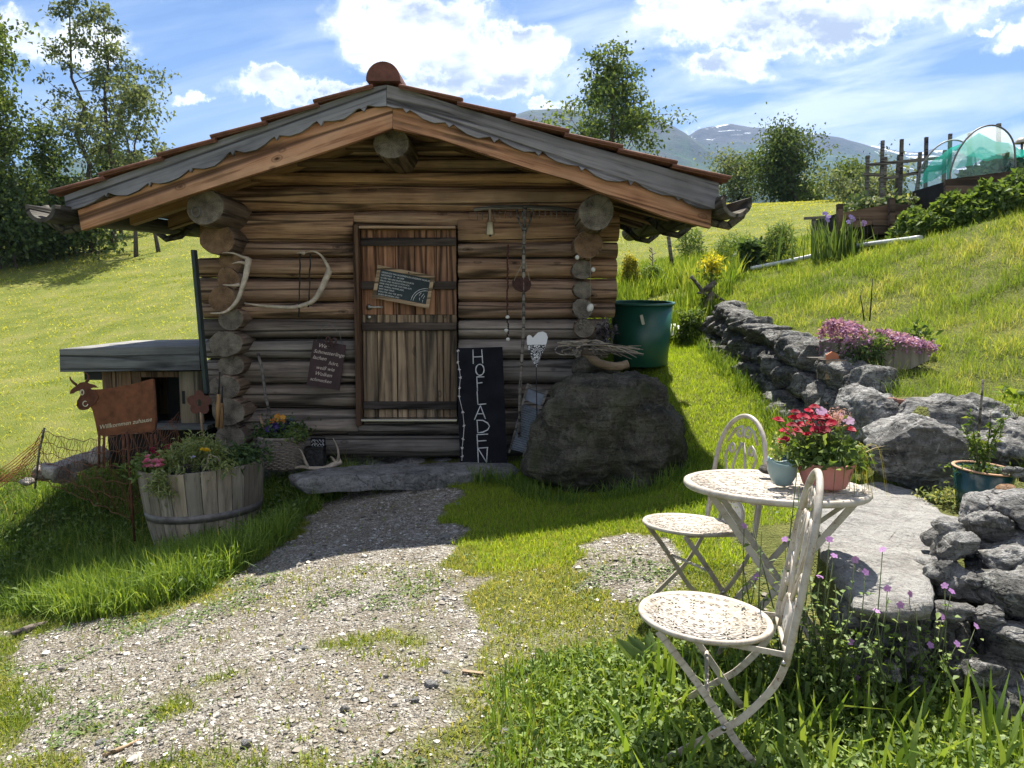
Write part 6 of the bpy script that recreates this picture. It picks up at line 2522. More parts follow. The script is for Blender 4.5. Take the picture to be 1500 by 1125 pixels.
# ---- garden furniture
def lace_metal(name, n_cells):
    """Cream painted sheet, punched with sprays of slits one can see through."""
    m, nt, out = new_mat(name)
    tc = nt.nodes.new('ShaderNodeTexCoord')
    p = N(nt, 'ShaderNodeVectorMath', {0: tc.outputs['Object'], 1: (1, 1, 0)}, operation='MULTIPLY').outputs[0]
    vo = N(nt, 'ShaderNodeTexVoronoi', {'Vector': p, 'Scale': n_cells, 'Randomness': .35})
    rel = N(nt, 'ShaderNodeVectorMath', {0: N(nt, 'ShaderNodeVectorMath', {0: p, 1: (n_cells,) * 3}, operation='MULTIPLY').outputs[0], 1: N(nt, 'ShaderNodeVectorMath', {0: vo.outputs['Position'], 1: (1, 1, 0)}, operation='MULTIPLY').outputs[0]}, operation='SUBTRACT')
    rel = N(nt, 'ShaderNodeVectorMath', {0: p, 1: vo.outputs['Position']}, operation='SUBTRACT').outputs[0]
    sp = N(nt, 'ShaderNodeSeparateXYZ', {0: rel})
    ang = math_(nt, 'ARCTAN2', sp.outputs[1], sp.outputs[0])
    slit = math_(nt, 'SINE', math_(nt, 'ADD', math_(nt, 'MULTIPLY', ang, 9.0), math_(nt, 'MULTIPLY', vo.outputs['Distance'], n_cells * .25)))
    d = math_(nt, 'MULTIPLY', vo.outputs['Distance'], 1.0)
    band = math_(nt, 'MULTIPLY', math_(nt, 'GREATER_THAN', d, .20), math_(nt, 'LESS_THAN', d, .46))
    sec = math_(nt, 'GREATER_THAN', math_(nt, 'SINE', math_(nt, 'ADD', math_(nt, 'MULTIPLY', ang, 2.0), math_(nt, 'MULTIPLY', N(nt, 'ShaderNodeSeparateColor', {0: vo.outputs['Color']}).outputs[0], 6.0))), -.1)
    hole = math_(nt, 'MULTIPLY', math_(nt, 'MULTIPLY', band, sec), math_(nt, 'GREATER_THAN', slit, .0))
    dirt = tex(nt, coords(nt), 24, 5, .65)
    col = ramp(nt, dirt, [(.35, (.33, .28, .22)), (.6, (.49, .44, .375))])
    b = N(nt, 'ShaderNodeBsdfPrincipled', {'Base Color': col, 'Roughness': .5, 'Specular IOR Level': .35})
    bp = N(nt, 'ShaderNodeBump', {'Height': math_(nt, 'ADD', math_(nt, 'SINE', math_(nt, 'MULTIPLY', d, 20.0)), slit), 'Strength': .35, 'Distance': .004})
    nt.links.new(bp.outputs[0], b.inputs['Normal'])
    tr = nt.nodes.new('ShaderNodeBsdfTransparent')
    mx = N(nt, 'ShaderNodeMixShader', {0: hole, 1: b.outputs[0], 2: tr.outputs[0]})
    nt.links.new(mx.outputs[0], out.inputs[0])
    return m


def worn_paint(name):
    """Cream enamel with grime and a few rust-through chips."""
    m, nt, out = new_mat(name)
    v = coords(nt)
    a = tex(nt, v, 22, 6, .65)
    b = tex(nt, v, 75, 4, .7)
    col = ramp(nt, a, [(.35, (.34, .285, .22)), (.55, (.49, .44, .37))])
    rust = math_(nt, 'MULTIPLY', ramp(nt, b, [(.62, 0.0), (.66, .9)]), ramp(nt, a, [(.46, 1.0), (.54, 0.0)]))
    col = mixc(nt, rust, col, (.15, .06, .028))
    finish(nt, out, col, .45, math_(nt, 'SUBTRACT', b, rust), .25, .003, 0, .4)
    return m


CREAM = worn_paint("cream_enamel")
LACE_SEAT = lace_metal("lace_seat", 19.0)
LACE_TABLE = lace_metal("lace_table", 18.0)


def flat_bar(mb, pts, w=.022, th=.006):
    """Flat steel bar bent in the X-Z plane; the broad side faces sideways."""
    pts = [Vector(p) for p in pts]
    for i in range(len(pts) - 1):
        mb.beam(pts[i], pts[i + 1] + (pts[i + 1] - pts[i]).normalized() * .006, th, w, (0, 0, 1) if abs((pts[i + 1] - pts[i]).normalized().z) < .97 else (1, 0, 0), bev=.0015)


def smooth(P, k=5):
    P = [Vector(p) for p in P]
    out = []
    for i in range(len(P) - 1):
        p0, p1, p2, p3 = P[max(i - 1, 0)], P[i], P[i + 1], P[min(i + 2, len(P) - 1)]
        for t in np.linspace(0, 1, k + 1)[:-1]:
            out.append(.5 * ((2 * p1) + (p2 - p0) * t + (2 * p0 - 5 * p1 + 4 * p2 - p3) * t * t + (3 * p1 - p0 - 3 * p2 + p3) * t ** 3))
    out.append(P[-1])
    return out


def make_chair():
    """Local frame: seat centre over the origin, the sitter looks along -X."""
    t = thing("bistro_chair", "nearer cream folding metal chair with its open scrollwork back turned edge on", "chair", (0, 0, 0), "folding bistro chairs")
    rs, zs = .205, .45
    mb = MB()
    mb.lathe([(0, zs - .002), (rs - .012, zs - .002), (rs - .012, zs + .001), (0, zs + .001)], (0, 0, 0), 56)
    mb.build("seat", LACE_SEAT, t)
    mb = MB()
    mb.lathe([(rs - .014, zs - .008), (rs, zs - .010), (rs + .004, zs - .002), (rs, zs + .006), (rs - .014, zs + .003), (rs - .018, zs), (rs - .014, zs - .008)], (0, 0, 0), 56)
    mb.build("seat_rim", CREAM, t)
    hw = .165
    up = smooth([(-.15, 0, -.0), (.06, 0, .165), (.13, 0, .225), (.205, 0, .33), (.235, 0, .42), (.262, 0, .55), (.30, 0, .70), (.325, 0, .80)], 4)
    leg = smooth([(-.135, 0, .437), (-.03, 0, .32), (.06, 0, .21), (.14, 0, .11), (.27, 0, 0)], 4)
    for s in (-1, 1):
        mb = MB()
        flat_bar(mb, [p + Vector((0, s * hw, 0)) for p in up[:17]])
        mb.build("front_leg", CREAM, t)
        mb = MB()
        flat_bar(mb, [p + Vector((0, s * (hw - .012), 0)) for p in leg])
        mb.build("back_leg", CREAM, t)
        mb = MB()
        mb.beam((-.12, s * (hw - .03), zs - .016), (.235, s * (hw - .006), zs - .024), .005, .018, bev=.0015)
        mb.build("seat_bracket", CREAM, t)
        mb = MB()
        for q in ((.075, .182), (.225, .405)):
            mb.lathe([(0, -.008), (.008, -.006), (.008, .006), (0, .008)], (q[0], s * (hw + .004), q[1]), 10, rot=Matrix.Rotation(R(90), 3, 'X'))
        mb.build("rivet", STEEL, t)
    for (x, z, w) in ((-.135, .012, hw), (.255, .014, hw - .012), (.02, .27, hw - .012)):
        mb = MB()
        mb.tube([(x, -w, z), (x, w, z)], .007, 8)
        mb.build("cross_bar", CREAM, t)
    # back: plane through the uprights, s across and v up
    o = Vector((.235, 0, .42))
    vdir = (Vector((.295, 0, .93)) - o).normalized()
    B = lambda s, v: o + Vector((0, s, 0)) + vdir * v
    Ht = .525
    hoop = [(-hw, -.02), (-hw - .004, .12), (-hw - .002, .26)] + [(-(hw) * math.cos(a), .30 + (Ht - .30) * math.sin(a)) for a in np.linspace(.05, PI - .05, 15)] + [(hw + .002, .26), (hw + .004, .12), (hw, -.02)]
    mb = MB()
    mb.tube(smooth([B(*p) for p in hoop], 3), .011, 10)
    mb.build("back_hoop", CREAM, t)

    def curl(c, r, a0, turns, sgn, k=16):
        return [(c[0] + sgn * r * (1 - .72 * i / k) * math.cos(a0 + turns * 2 * PI * i / k), c[1] + r * (1 - .72 * i / k) * math.sin(a0 + turns * 2 * PI * i / k)) for i in range(k + 1)]
    scrolls = []
    for s in (-1, 1):
        scrolls.append([(s * .02, .13), (s * .045, .20), (s * .085, .27), (s * .105, .33), (s * .085, .375)] + curl((s * .07, .365), .028, 1.0, .95, s)[2:])
        scrolls.append([(s * .035, .13), (s * .07, .19), (s * .115, .235), (s * .15, .22)] + curl((s * .128, .21), .026, .2, -.95, s)[2:])
        scrolls.append([(s * .10, .40), (s * .06, .46), (s * .02, .475)] + curl((s * .03, .445), .030, 1.5, .95, s)[2:])
        scrolls.append([(s * .155, .06), (s * .15, .13), (s * .13, .16)] + curl((s * .125, .145), .02, 1.0, .9, s)[2:])
        scrolls.append([(s * .035, .13), (s * .05, .24), (s * .03, .34), (s * .005, .40)])
    for sc_ in scrolls:
        mb = MB()
        mb.tube([B(*p) for p in sc_], .0062, 7)
        mb.build("scroll", CREAM, t)
    # small perforated arch at the foot of the back
    arch = [(-.075, .0), (-.078, .06)] + [(-.075 * math.cos(a), .075 + .055 * math.sin(a)) for a in np.linspace(.1, PI - .1, 9)] + [(.078, .06), (.075, .0)]
    mb = MB()
    mb.tube([B(*p) for p in arch], .008, 8)
    mb.build("arch_frame", CREAM, t)
    mb = MB()
    n = Vector((1, 0, 0)) * .0015
    mb.prism([B(*p) + n for p in [(a * .97, b) for a, b in arch]], n * 2)
    m2, nt, out = new_mat("lace_panel")
    tc = nt.nodes.new('ShaderNodeTexCoord')
    vo = N(nt, 'ShaderNodeTexVoronoi', {'Vector': tc.outputs['Object'], 'Scale': 60.0, 'Randomness': .4}).outputs['Distance']
    b = N(nt, 'ShaderNodeBsdfPrincipled', {'Base Color': (.66, .62, .54, 1), 'Roughness': .5})
    tr = nt.nodes.new('ShaderNodeBsdfTransparent')
    nt.links.new(N(nt, 'ShaderNodeMixShader', {0: math_(nt, 'LESS_THAN', vo, .36), 1: b.outputs[0], 2: tr.outputs[0]}).outputs[0], out.inputs[0])
    mb.build("lace_panel", m2, t)
    mb = MB()
    mb.tube([B(-hw, .0), B(hw, .0)], .008, 8)
    mb.build("back_rail", CREAM, t)
    return t


chair = make_chair()
cp = atz(1021, 902, .45)
chair.location = (cp.x, cp.y, 0.0)
chair.rotation_euler = (R(-1.0), R(3.0), R(-14))
cp2 = atz(1004, 769, .455)
far = copy_thing(chair, (cp2.x, cp2.y, .005), R(24), "farther cream folding metal chair whose scrollwork back rises behind the round table")
far.rotation_euler = (R(-1.5), R(3.5), R(24))

TAB_Z = .72
TC = atz(1131, 712, TAB_Z)


def make_table():
    t = thing("bistro_table", "round cream metal garden table with a lace patterned top and crossed legs", "table", (TC.x, TC.y, 0))
    c = Vector((TC.x, TC.y, 0))
    r = .352
    mb = MB()
    z = TAB_Z
    mb.lathe([(0, z - .003), (r - .018, z - .003), (r - .018, z + .0005), (0, z + .0005)], c, 72)
    mb.build("table_top", LACE_TABLE, t)
    mb = MB()
    mb.lathe([(r - .02, z - .014), (r, z - .020), (r + .006, z - .012), (r + .004, z + .002), (r - .006, z + .006), (r - .02, z + .003), (r - .024, z), (r - .02, z - .014)], c, 72)
    mb.build("top_rim", CREAM, t)
    mb = MB()
    mb.lathe([(r * .62, z + .0008), (r * .65, z + .003), (r * .68, z + .0008)], c, 72)
    mb.build("inner_ring", CREAM, t)
    rot = Matrix.Rotation(R(-14), 3, 'Z')
    L = lambda x, y, zz: c + rot @ Vector((x, y, zz))
    for s in (-1, 1):
        for (xa, xb, hw) in ((-.255, .27, .155), (.265, -.255, .185)):
            mb = MB()
            a, b = L(xa, s * hw, z - .02), L(xb, s * hw, .0)
            mb.beam(a, b, .008, .026, (0, 0, 1), bev=.002)
            mb.build("leg", CREAM, t)
    for (x, hw, zz) in ((-.255, .155, z - .022), (.265, .185, z - .022), (.255, .155, .02), (-.245, .185, .02), (.06, .155, .30)):
        mb = MB()
        mb.tube([L(x, -hw, zz), L(x, hw, zz)], .007, 8)
        mb.build("cross_bar", CREAM, t)
    mb = MB()
    mb.beam(L(.10, .185, .46), L(.30, .0, z - .03), .006, .018, (0, 0, 1), bev=.001)
    mb.build("brace", CREAM, t)
    t.rotation_euler = (R(-2.2), R(1.6), 0)
    return t


TABLE = make_table()


def on_table():
    z = TAB_Z + .004
    rng = np.random.default_rng(12)
    # pink flower pot
    c = atz(1208, 712, z + .01)
    t = thing("pink_flower_pot", "oval pink terracotta flower pot on the garden table", "flower pot", c)
    pink = simple("pink_clay", (.55, .22, .185), .6, .18, 8, .12)
    k = px_m(1) * c.y
    r1, r0, h = 41 * k, 29 * k, 37 * k
    mb = MB()
    mb.lathe([(0, 0), (r0, 0), (r0 * 1.08, h * .1), (r0 + (r1 - r0) * .75, h * .62), (r1, h * .93), (r1 + .003, h), (r1 - .004, h + .002), (r1 - .009, h * .9), (r0, h * .2), (0, h * .2)], c, 44)
    mb.build("pot", pink, t)
    mb = MB()
    mb.lathe([(0, h * .86), (r1 - .012, h * .86)], c, 30)
    mb.build("soil", DARKGAP, t)
    top = np.array(c + Vector((0, 0, h * .9)))
    p = thing("red_daisy_plant", "bushy plant of deep red double daisies in the pink flower pot", "flowers", Vector(tuple(top)))
    red = foliage("daisy_red", [(0, (.20, .003, .016)), (.5, (.34, .006, .03)), (1, (.46, .018, .055))], .25)
    lil = foliage("daisy_lilac", [(0, (.42, .22, .42)), (1, (.6, .42, .6))], .3)
    heads = [(1140, 616), (1160, 624), (1150, 632), (1176, 611), (1165, 604), (1185, 603), (1193, 597), (1162, 613), (1173, 622), (1188, 622), (1200, 613), (1204, 622), (1190, 613), (1183, 637), (1177, 624), (1207, 630), (1213, 641), (1246, 630), (1148, 645), (1210, 612), (1195, 630), (1168, 632), (1218, 620), (1158, 636)]
    for a, b in heads:
        Y = c.y + rng.uniform(-.09, .09)
        q = at(a, b, Y)
        pom(p, q, .0205 + rng.uniform(-.003, .003), red, rng)
        base = Vector(tuple(top)) + Vector((rng.uniform(-.05, .05), rng.uniform(-.04, .04), 0))
        mb = MB()
        mb.tube([base, base.lerp(q, .6) + Vector((rng.uniform(-.01, .01), 0, .01)), q - Vector((0, 0, .008))], [.003, .0026, .0022], 5)
        mb.build("stem", STEM, p)
    for a, b in ((1200, 605), (1206, 603), (1244, 616), (1234, 612)):
        blossom(p, np.array(at(a, b, c.y + rng.uniform(-.05, .05))), .022, lil, rng, (0, -.6, .6))
    mb_c = np.array(at(1226, 612, c.y))
    n = 260
    P = mb_c + rng.normal(size=(n, 3)) * .019
    V, q = leaf_arrays(P, rng.normal(size=(n, 3)), .02, .003, rng)
    np_obj("seed_head", V, q, None, foliage("seedhead", [(0, (.4, .22, .24)), (1, (.6, .4, .4))], .4), p, np.repeat(rng.uniform(0, 1, n), 5))
    n = 1100
    P = top + np.stack([rng.normal(-.01, .058, n), rng.normal(0, .055, n), np.abs(rng.normal(.0, .05, n))], 1)
    V, q = leaf_arrays(P, rng.normal(size=(n, 3)) + [0, 0, .7], rng.uniform(.03, .065, n), rng.uniform(.014, .026, n), rng)
    np_obj("leaves", V, q, None, LEAF_MID, p, np.repeat(rng.uniform(0, 1, n), 5))
    # grassy blades hanging over the pot's right side
    p2 = thing("hanging_grass_plant", "yellow green strappy leaves drooping over the pot's right rim", "plant", Vector(tuple(top)) + Vector((.09, 0, 0)))
    for k2 in range(46):
        b = Vector(tuple(top)) + Vector((.07 + rng.uniform(-.02, .02), rng.uniform(-.05, .04), .0))
        an = rng.normal(-.35, .8)
        L = rng.uniform(.09, .2)
        d = Vector((math.cos(an), math.sin(an) * .8, 0))
        rise = rng.uniform(.0, .09)
        pts = [b, b + d * L * .3 + Vector((0, 0, rise)), b + d * L * .55 + Vector((0, 0, rise * .8)), b + d * L * .72 + Vector((0, 0, -L * rng.uniform(.1, .6))), b + d * L * .8 + Vector((0, 0, -L * rng.uniform(.3, 1.0)))]
        if k2 % 7 == 0:
            pts = [b, b + d * L * .4 + Vector((0, 0, .03)), b + d * L * .8 + Vector((0, 0, .06)), b + d * L * 1.15 + Vector((0, 0, .07 if k2 % 2 else .0))]
        W = rng.uniform(.004, .008)
        S = Vector((-d.y, d.x, 0)) * W / 2
        pts = smooth(pts, 3)
        V = []
        for i, q in enumerate(pts):
            f = 1 - (i / (len(pts) - 1)) ** 2 * .9
            V += [tuple(q - S * f), tuple(q + S * f)]
        Q = np.array([(2 * i, 2 * i + 1, 2 * i + 3, 2 * i + 2) for i in range(len(pts) - 1)])
        np_obj("blade", np.array(V), Q, None, LEAF_YELLOW if k2 % 3 == 0 else (STRAW if k2 % 5 == 0 else LEAF_MID), p2, np.repeat(rng.uniform(0, 1), len(V)))
    # bird shaped pot
    c2 = atz(1146, 711, z + .01)
    t2 = thing("bird_pot", "grey green ceramic pot shaped like a bird on the garden table", "pot", c2)
    k = px_m(1) * c2.y
    gl = simple("celadon_glaze", (.24, .33, .32), .22, .1, 6, .05, 0, .6)
    n = 40
    prof = [(.38, 0), (.62, .08), (.86, .32), (.97, .58), (1.0, .80), (.985, .92)]
    vs, fs = [], []
    hh, rr = 40 * k, 21.5 * k
    rows = prof + [(.93, .90), (.90, .7), (.5, .2)]
    for r_, z_ in rows:
        for j in range(n):
            th = 2 * PI * j / n
            ex = 1.0
            top_lift = 0
            if z_ > .55:
                top_lift = (.20 * max(0, math.cos(th - PI)) ** 6 - .14 * max(0, math.sin(th * 1.0 + .4 - PI)) ** 2 * 0 + .05 * max(0, math.cos(th)) ** 4 - .10 * (1 - abs(math.cos(th)) ** .8)) * (z_ - .55) / .37
            vs.append(c2 + Vector((rr * r_ * math.cos(th) * (1.02 + .06 * (z_ > .5) * max(0, -math.cos(th)) ** 4), rr * r_ * .78 * math.sin(th), hh * (z_ + top_lift))))
    for i in range(len(rows) - 1):
        for j in range(n):
            fs.append((i * n + j, i * n + (j + 1) % n, (i + 1) * n + (j + 1) % n, (i + 1) * n + j))
    fs.append(list(range(n))[::-1])
    fs.append([(len(rows) - 1) * n + j for j in range(n)])
    mb = MB()
    mb.add(vs, fs, True)
    mb.build("bowl", gl, t2)
    mb = MB()
    hd = at(1129.5, 675, c2.y)
    mb.sphere(hd, 5.0 * k, 12, 8, (1, .8, .9))
    mb.build("head", gl, t2)
    mb = MB()
    mb.tube([hd + Vector((-4 * k, 0, .5 * k)), hd + Vector((-8 * k, 0, -.5 * k))], [1.8 * k, .3 * k], 7)
    mb.build("beak", gl, t2)
    # dark bottle behind the bird pot
    c3 = atz(1152, 700, z + .01)
    t3 = thing("dark_bottle", "slim dark green glass bottle between the bird pot and the daisies", "bottle", c3)
    gg, nt, out = new_mat("bottle_glass")
    finish(nt, out, (.006, .022, .026), .08, None, 0, 0, 0, .7)
    k = px_m(1) * c3.y
    mb = MB()
    mb.lathe([(0, 0), (8.5 * k, 0), (9 * k, 2 * k), (8.6 * k, 28 * k), (6.5 * k, 36 * k), (3.2 * k, 43 * k), (3 * k, 50 * k), (3.6 * k, 50.5 * k), (3.6 * k, 53 * k), (0, 53 * k)], c3, 24)
    mb.build("glass", gg, t3)
    # stone
    c4 = atz(1125, 693, z + .012)
    mb = MB()
    rock_mesh(mb, c4 + Vector((0, 0, .014)), (.040, .034, .022), 77, 4, .12, 1.2)
    tag(mb.build("table_stone", rockmat("table_stone", (.09, .08, .065), (.19, .175, .15), (.28, .26, .23), (.3, .3, .28), .3, 0, 14)), "grey brown pebble lying on the table beside the bird pot", "stone")
    # the little plants trailing behind the bottle
    p3 = thing("trailing_herb", "wispy green sprig standing behind the dark bottle", "plant", c3 + Vector((-.02, .03, 0)))
    n = 160
    P = np.array(at(1140, 660, c3.y + .05)) + rng.normal(size=(n, 3)) * [.012, .02, .035]
    V, q = leaf_arrays(P, rng.normal(size=(n, 3)), .022, .012, rng)
    np_obj("leaves", V, q, None, LEAF_LIGHT, p3, np.repeat(rng.uniform(0, 1, n), 5))


STRAW = foliage("straw", [(0, (.28, .20, .07)), (1, (.48, .38, .18))], .3)
on_table()


def green_pot():
    c = atz(1434, 742, .41)
    Y = c.y
    k = px_m(1) * Y
    t = thing("green_flower_pot", "large dark green glazed flower pot with a terracotta rim on the slab's far side", "flower pot", c)
    gl = simple("green_glaze", (.012, .05, .045), .22, .3, 5, .06, 0, .6)
    m2 = simple("clay_rim", (.42, .24, .14), .7, .2, 20, .1)
    h = 60 * k
    r1, r0 = 43 * k, 30 * k
    tilt = Matrix.Rotation(R(3), 3, 'Y') @ Matrix.Rotation(R(3.5), 3, 'X')
    mb = MB()
    mb.lathe([(0, 0), (r0, 0), (r0 + .004, .01), (r1 - .004, h * .97), (r1 - .014, h * .97), (r0 - .01, .02), (0, .02)], c, 48, rot=tilt)
    mb.build("pot", gl, t)
    mb = MB()
    mb.lathe([(r1 - .016, h * .965), (r1 + .0, h * .965), (r1 + .002, h * .99), (r1 - .004, h), (r1 - .014, h), (r1 - .016, h * .965)], c, 48, rot=tilt)
    mb.build("rim", m2, t)
    mb = MB()
    mb.lathe([(0, h * .88), (r1 - .016, h * .88)], c, 30, rot=tilt)
    mb.build("soil", DARKGAP, t)
    top = c + Vector((0, 0, h * .9))
    p = thing("young_laurel", "young bright green leafy shrub tied to a thin cane in the green pot", "plant", top)
    rng = np.random.default_rng(40)
    V_, Q_ = [], []
    for q in ((1412, 625), (1422, 612), (1432, 640), (1452, 618), (1465, 625), (1440, 650), (1425, 650), (1470, 612)):
        e = at(*q, Y + rng.uniform(-.05, .05))
        b = top + Vector((rng.uniform(-.02, .02), rng.uniform(-.02, .02), 0))
        mid = b.lerp(e, .5) + Vector((rng.uniform(-.01, .01), 0, .01))
        mb = MB()
        mb.tube([b, mid, e], [.0045, .0035, .002], 5)
        mb.build("stem", STEM, p)
        n = 34
        tt = rng.uniform(.35, 1.05, n)
        P = np.array([tuple(b.lerp(e, x)) for x in tt]) + rng.normal(size=(n, 3)) * .006
        D = rng.normal(size=(n, 3)) + np.array([0, 0, .75])
        V, qd = leaf_arrays(P, D, rng.uniform(.03, .055, n), rng.uniform(.012, .02, n), rng)
        Q_.append(qd + sum(len(v) for v in V_))
        V_.append(V)
    Vv = np.concatenate(V_)
    np_obj("leaves", Vv, np.concatenate(Q_), None, foliage("laurel_leaf", [(0, (.05, .10, .012)), (.5, (.11, .18, .025)), (1, (.22, .28, .05))], .4), p, np.repeat(rng.uniform(0, 1, len(Vv) // 5), 5))
    n = 260
    P = np.array(top) + np.stack([rng.normal(0, r1 * .5, n), rng.normal(0, r1 * .5, n), rng.uniform(-.01, .02, n)], 1)
    V, q = leaf_arrays(P, rng.normal(size=(n, 3)) + [0, 0, .5], .03, .012, rng)
    np_obj("low_leaves", V, q, None, LEAF_MID, p, np.repeat(rng.uniform(0, 1, n), 5))
    for k2, (a, b) in enumerate((((1440, 556), (1433, 640)), ((1451, 603), (1449, 640)))):
        mb = MB()
        mb.tube([at(*a, Y), at(*b, Y)], .006 if k2 == 0 else .004, 6)
        tag(mb.build("garden_cane", W_OLD), "%s wooden cane stuck in the green flower pot" % ("tall" if k2 == 0 else "short thin"), "cane")
    # small plants at the pot's foot
    p = thing("sedum_plant", "low pale green plant creeping at the foot of the green pot", "plant", atz(1395, 735, .41))
    n = 380
    b = np.array(atz(1395, 735, .42))
    P = b + np.stack([rng.normal(0, .07, n), rng.normal(0, .06, n), np.abs(rng.normal(.02, .025, n))], 1)
    V, q = leaf_arrays(P, rng.normal(size=(n, 3)) + [0, 0, 1.0], rng.uniform(.025, .05, n), rng.uniform(.010, .018, n), rng)
    np_obj("leaves", V, q, None, LEAF_LIGHT, p, np.repeat(rng.uniform(0, 1, n), 5))
    # broken terracotta arcs among the rocks
    tc = simple("terracotta_old", (.20, .09, .06), .85, .35, 20, .3)
    for k2, (x0, x1, y, dy) in enumerate(((1288, 1312, 600, 12), (1312, 1336, 600, 10))):
        mb = MB()
        pts = [at(x0 + (x1 - x0) * u, y - dy * math.sin(PI * (.1 + .55 * u + .3 * k2)), 4.75) for u in np.linspace(0, 1, 8)]
        mb.tube(pts, .016, 8, flat=(1.6, .5, (0, 1, 0)))
        tag(mb.build("terracotta_shard", tc), "curved dark terracotta shard between the rocks, %s" % ("on the dry wall's side" if k2 == 0 else "on the green pot's side"), "shard")
    mb = MB()
    rock_mesh(mb, at(1472, 720, 3.5), (.06, .05, .035), 303, 3, .2)
    tag(mb.build("orange_stone", rockmat("orange_stone", (.25, .12, .06), (.42, .24, .13), (.52, .36, .24), (.5, .45, .4), .3, 0, 5)), "small orange brown stone beside the green flower pot", "stone")
    for k2 in range(9):
        p_ = at(1478 + (k2 * 13) % 40, 688 + (k2 * 7) % 24, 3.75)
        mb = MB()
        rock_mesh(mb, p_, (.03 + .008 * (k2 % 3), .03, .022), 310 + k2, 2, .25)
        tag(mb.build("rubble_stone", ROCK_GREY), "small pale rubble stone heaped right of the green flower pot", "stone", "rubble beside the green pot")


green_pot()


def bank_planter():
    Y = 5.75
    a, b = at(1238, 548, Y), at(1360, 538, Y)
    g = gnd(1300, 545)
    t = thing("wooden_planter", "old half barrel trough of grey wood overflowing with lilac thyme on the bank", "planter", Vector((at(1300, 540, Y).x, Y, g.z)))
    zb = at(1300, 548, Y).z
    front = [(1236, 548), (1234, 505), (1250, 499), (1290, 498), (1325, 502), (1350, 508), (1366, 516), (1360, 528), (1335, 540), (1300, 548)]
    for (y0, off) in ((Y, .025), (Y + .42, .025)):
        mb = MB()
        mb.prism([at(p, q, Y) + Vector((0, y0 - Y, 0)) for p, q in front], (0, off, 0))
        mb.build("side_board", W_BARREL, t, at(1300, 520, Y))
    mb = MB()
    P0, P1 = at(1236, 548, Y), at(1236, 503, Y)
    mb.prism([P0 + Vector((0, .026, 0)), P1 + Vector((0, .026, 0)), P1 + Vector((0, .419, 0)), P0 + Vector((0, .419, 0))], (.02, 0, 0))
    P0, P1 = at(1362, 528, Y), at(1366, 516, Y)
    mb.build("end_board", W_BARREL, t, P0)
    mb = MB()
    p, q = at(1240, 510, Y), at(1358, 514, Y)
    mb.box(((p.x + q.x) / 2, Y + .22, p.z - .05), (q.x - p.x - .03, .38, .06))
    mb.build("soil", DARKGAP, t)
    rng = np.random.default_rng(50)
    th = thing("thyme_cushion", "dense cushion of lilac flowering thyme spilling out of the wooden planter", "flowers", Vector((p.x + .3, Y + .2, p.z)))
    n = 5200
    px = np.clip(1232 + rng.uniform(0, 1, n) ** 1.15 * 138, 1228, 1372)
    u = (px - 1232) / 138
    zt = np.array([at(1300, 472 + 34 * uu ** 1.4 + 0, Y).z for uu in u])
    zbm = np.array([at(1300, 505 + (22 if uu < .28 else 4 + 8 * uu), Y).z for uu in u])
    yy = Y + rng.uniform(-.07, .46, n)
    edge = np.clip(1 - ((yy - Y - .2) / .32) ** 2, .0, 1) ** .5
    zz = np.where(rng.uniform(0, 1, n) < .7, zbm + (zt - zbm) * edge, rng.uniform(0, 1, n) * (zt - zbm) * edge + zbm)
    hole = (np.abs(u - .42) < .13)
    zz = np.where(hole, zz - .05, zz)
    P = np.stack([(px - 750) / F_PX * Y, yy, zz + rng.normal(0, .012, n)], 1)
    V, q2 = leaf_arrays(P, rng.normal(size=(n, 3)) + [0, -.2, .6], rng.uniform(.018, .034, n), rng.uniform(.014, .024, n), rng)
    flower = ~(hole & (rng.uniform(0, 1, n) < .85))
    fl = np.repeat(flower, 5)
    LIL = foliage("thyme_lilac", [(0, (.20, .09, .21)), (.5, (.38, .20, .38)), (1, (.56, .38, .52))], .3)

    def sub(mask):
        idx = np.where(mask)[0]
        VV = V.reshape(n, 5, 3)[idx].reshape(-1, 3)
        b_ = np.arange(len(idx))[:, None] * 5
        return VV, np.concatenate([b_ + np.array([0, 2, 4, 1]), b_ + np.array([0, 3, 4, 2])], 0), np.repeat(rng.uniform(0, 1, len(idx)), 5)
    VV, qq, tn = sub(flower)
    np_obj("blossoms", VV, qq, None, LIL, th, tn)
    VV, qq, tn = sub(~flower)
    np_obj("leaves", VV, qq, None, LEAF_MID, th, tn)
    n = 1500
    P = np.stack([(rng.uniform(1232, 1290, n) - 750) / F_PX * Y, rng.uniform(Y - .09, Y + .1, n), np.array([at(1300, v, Y).z for v in rng.uniform(505, 552, n)])], 1)
    V, q2 = leaf_arrays(P, rng.normal(size=(n, 3)) + [0, 0, -.5], .05, .012, rng)
    np_obj("hanging_leaves", V, q2, None, LEAF_DARK, th, np.repeat(rng.uniform(0, 1, n), 5))
    # two dry stalks and a broad leaved plant behind
    pl = thing("dry_stalks", "two thin dark dry stalks standing behind the thyme planter", "stalks", at(1270, 470, 6.1))
    for a_, b_ in (((1260, 432), (1266, 470)), ((1278, 408), (1274, 470))):
        mb = MB()
        mb.tube([at(*a_, 6.15), at((a_[0] + b_[0]) / 2 + .5, (a_[1] + b_[1]) / 2, 6.15), at(*b_, 6.15)], [.003, .005, .006], 5)
        mb.build("stalk", IRON, pl)
    pl = thing("broad_leaf_plant", "broad leaved green plant behind the right end of the thyme planter", "plant", at(1345, 490, 6.1))
    n = 60
    P = np.array(at(1347, 490, 6.1)) + rng.normal(size=(n, 3)) * [.05, .05, .04]
    V, q2 = leaf_arrays(P, rng.normal(size=(n, 3)) + [0, 0, 1.0], rng.uniform(.07, .12, n), rng.uniform(.03, .05, n), rng)
    np_obj("leaves", V, q2, None, LEAF_MID, pl, np.repeat(rng.uniform(0, 1, n), 5))
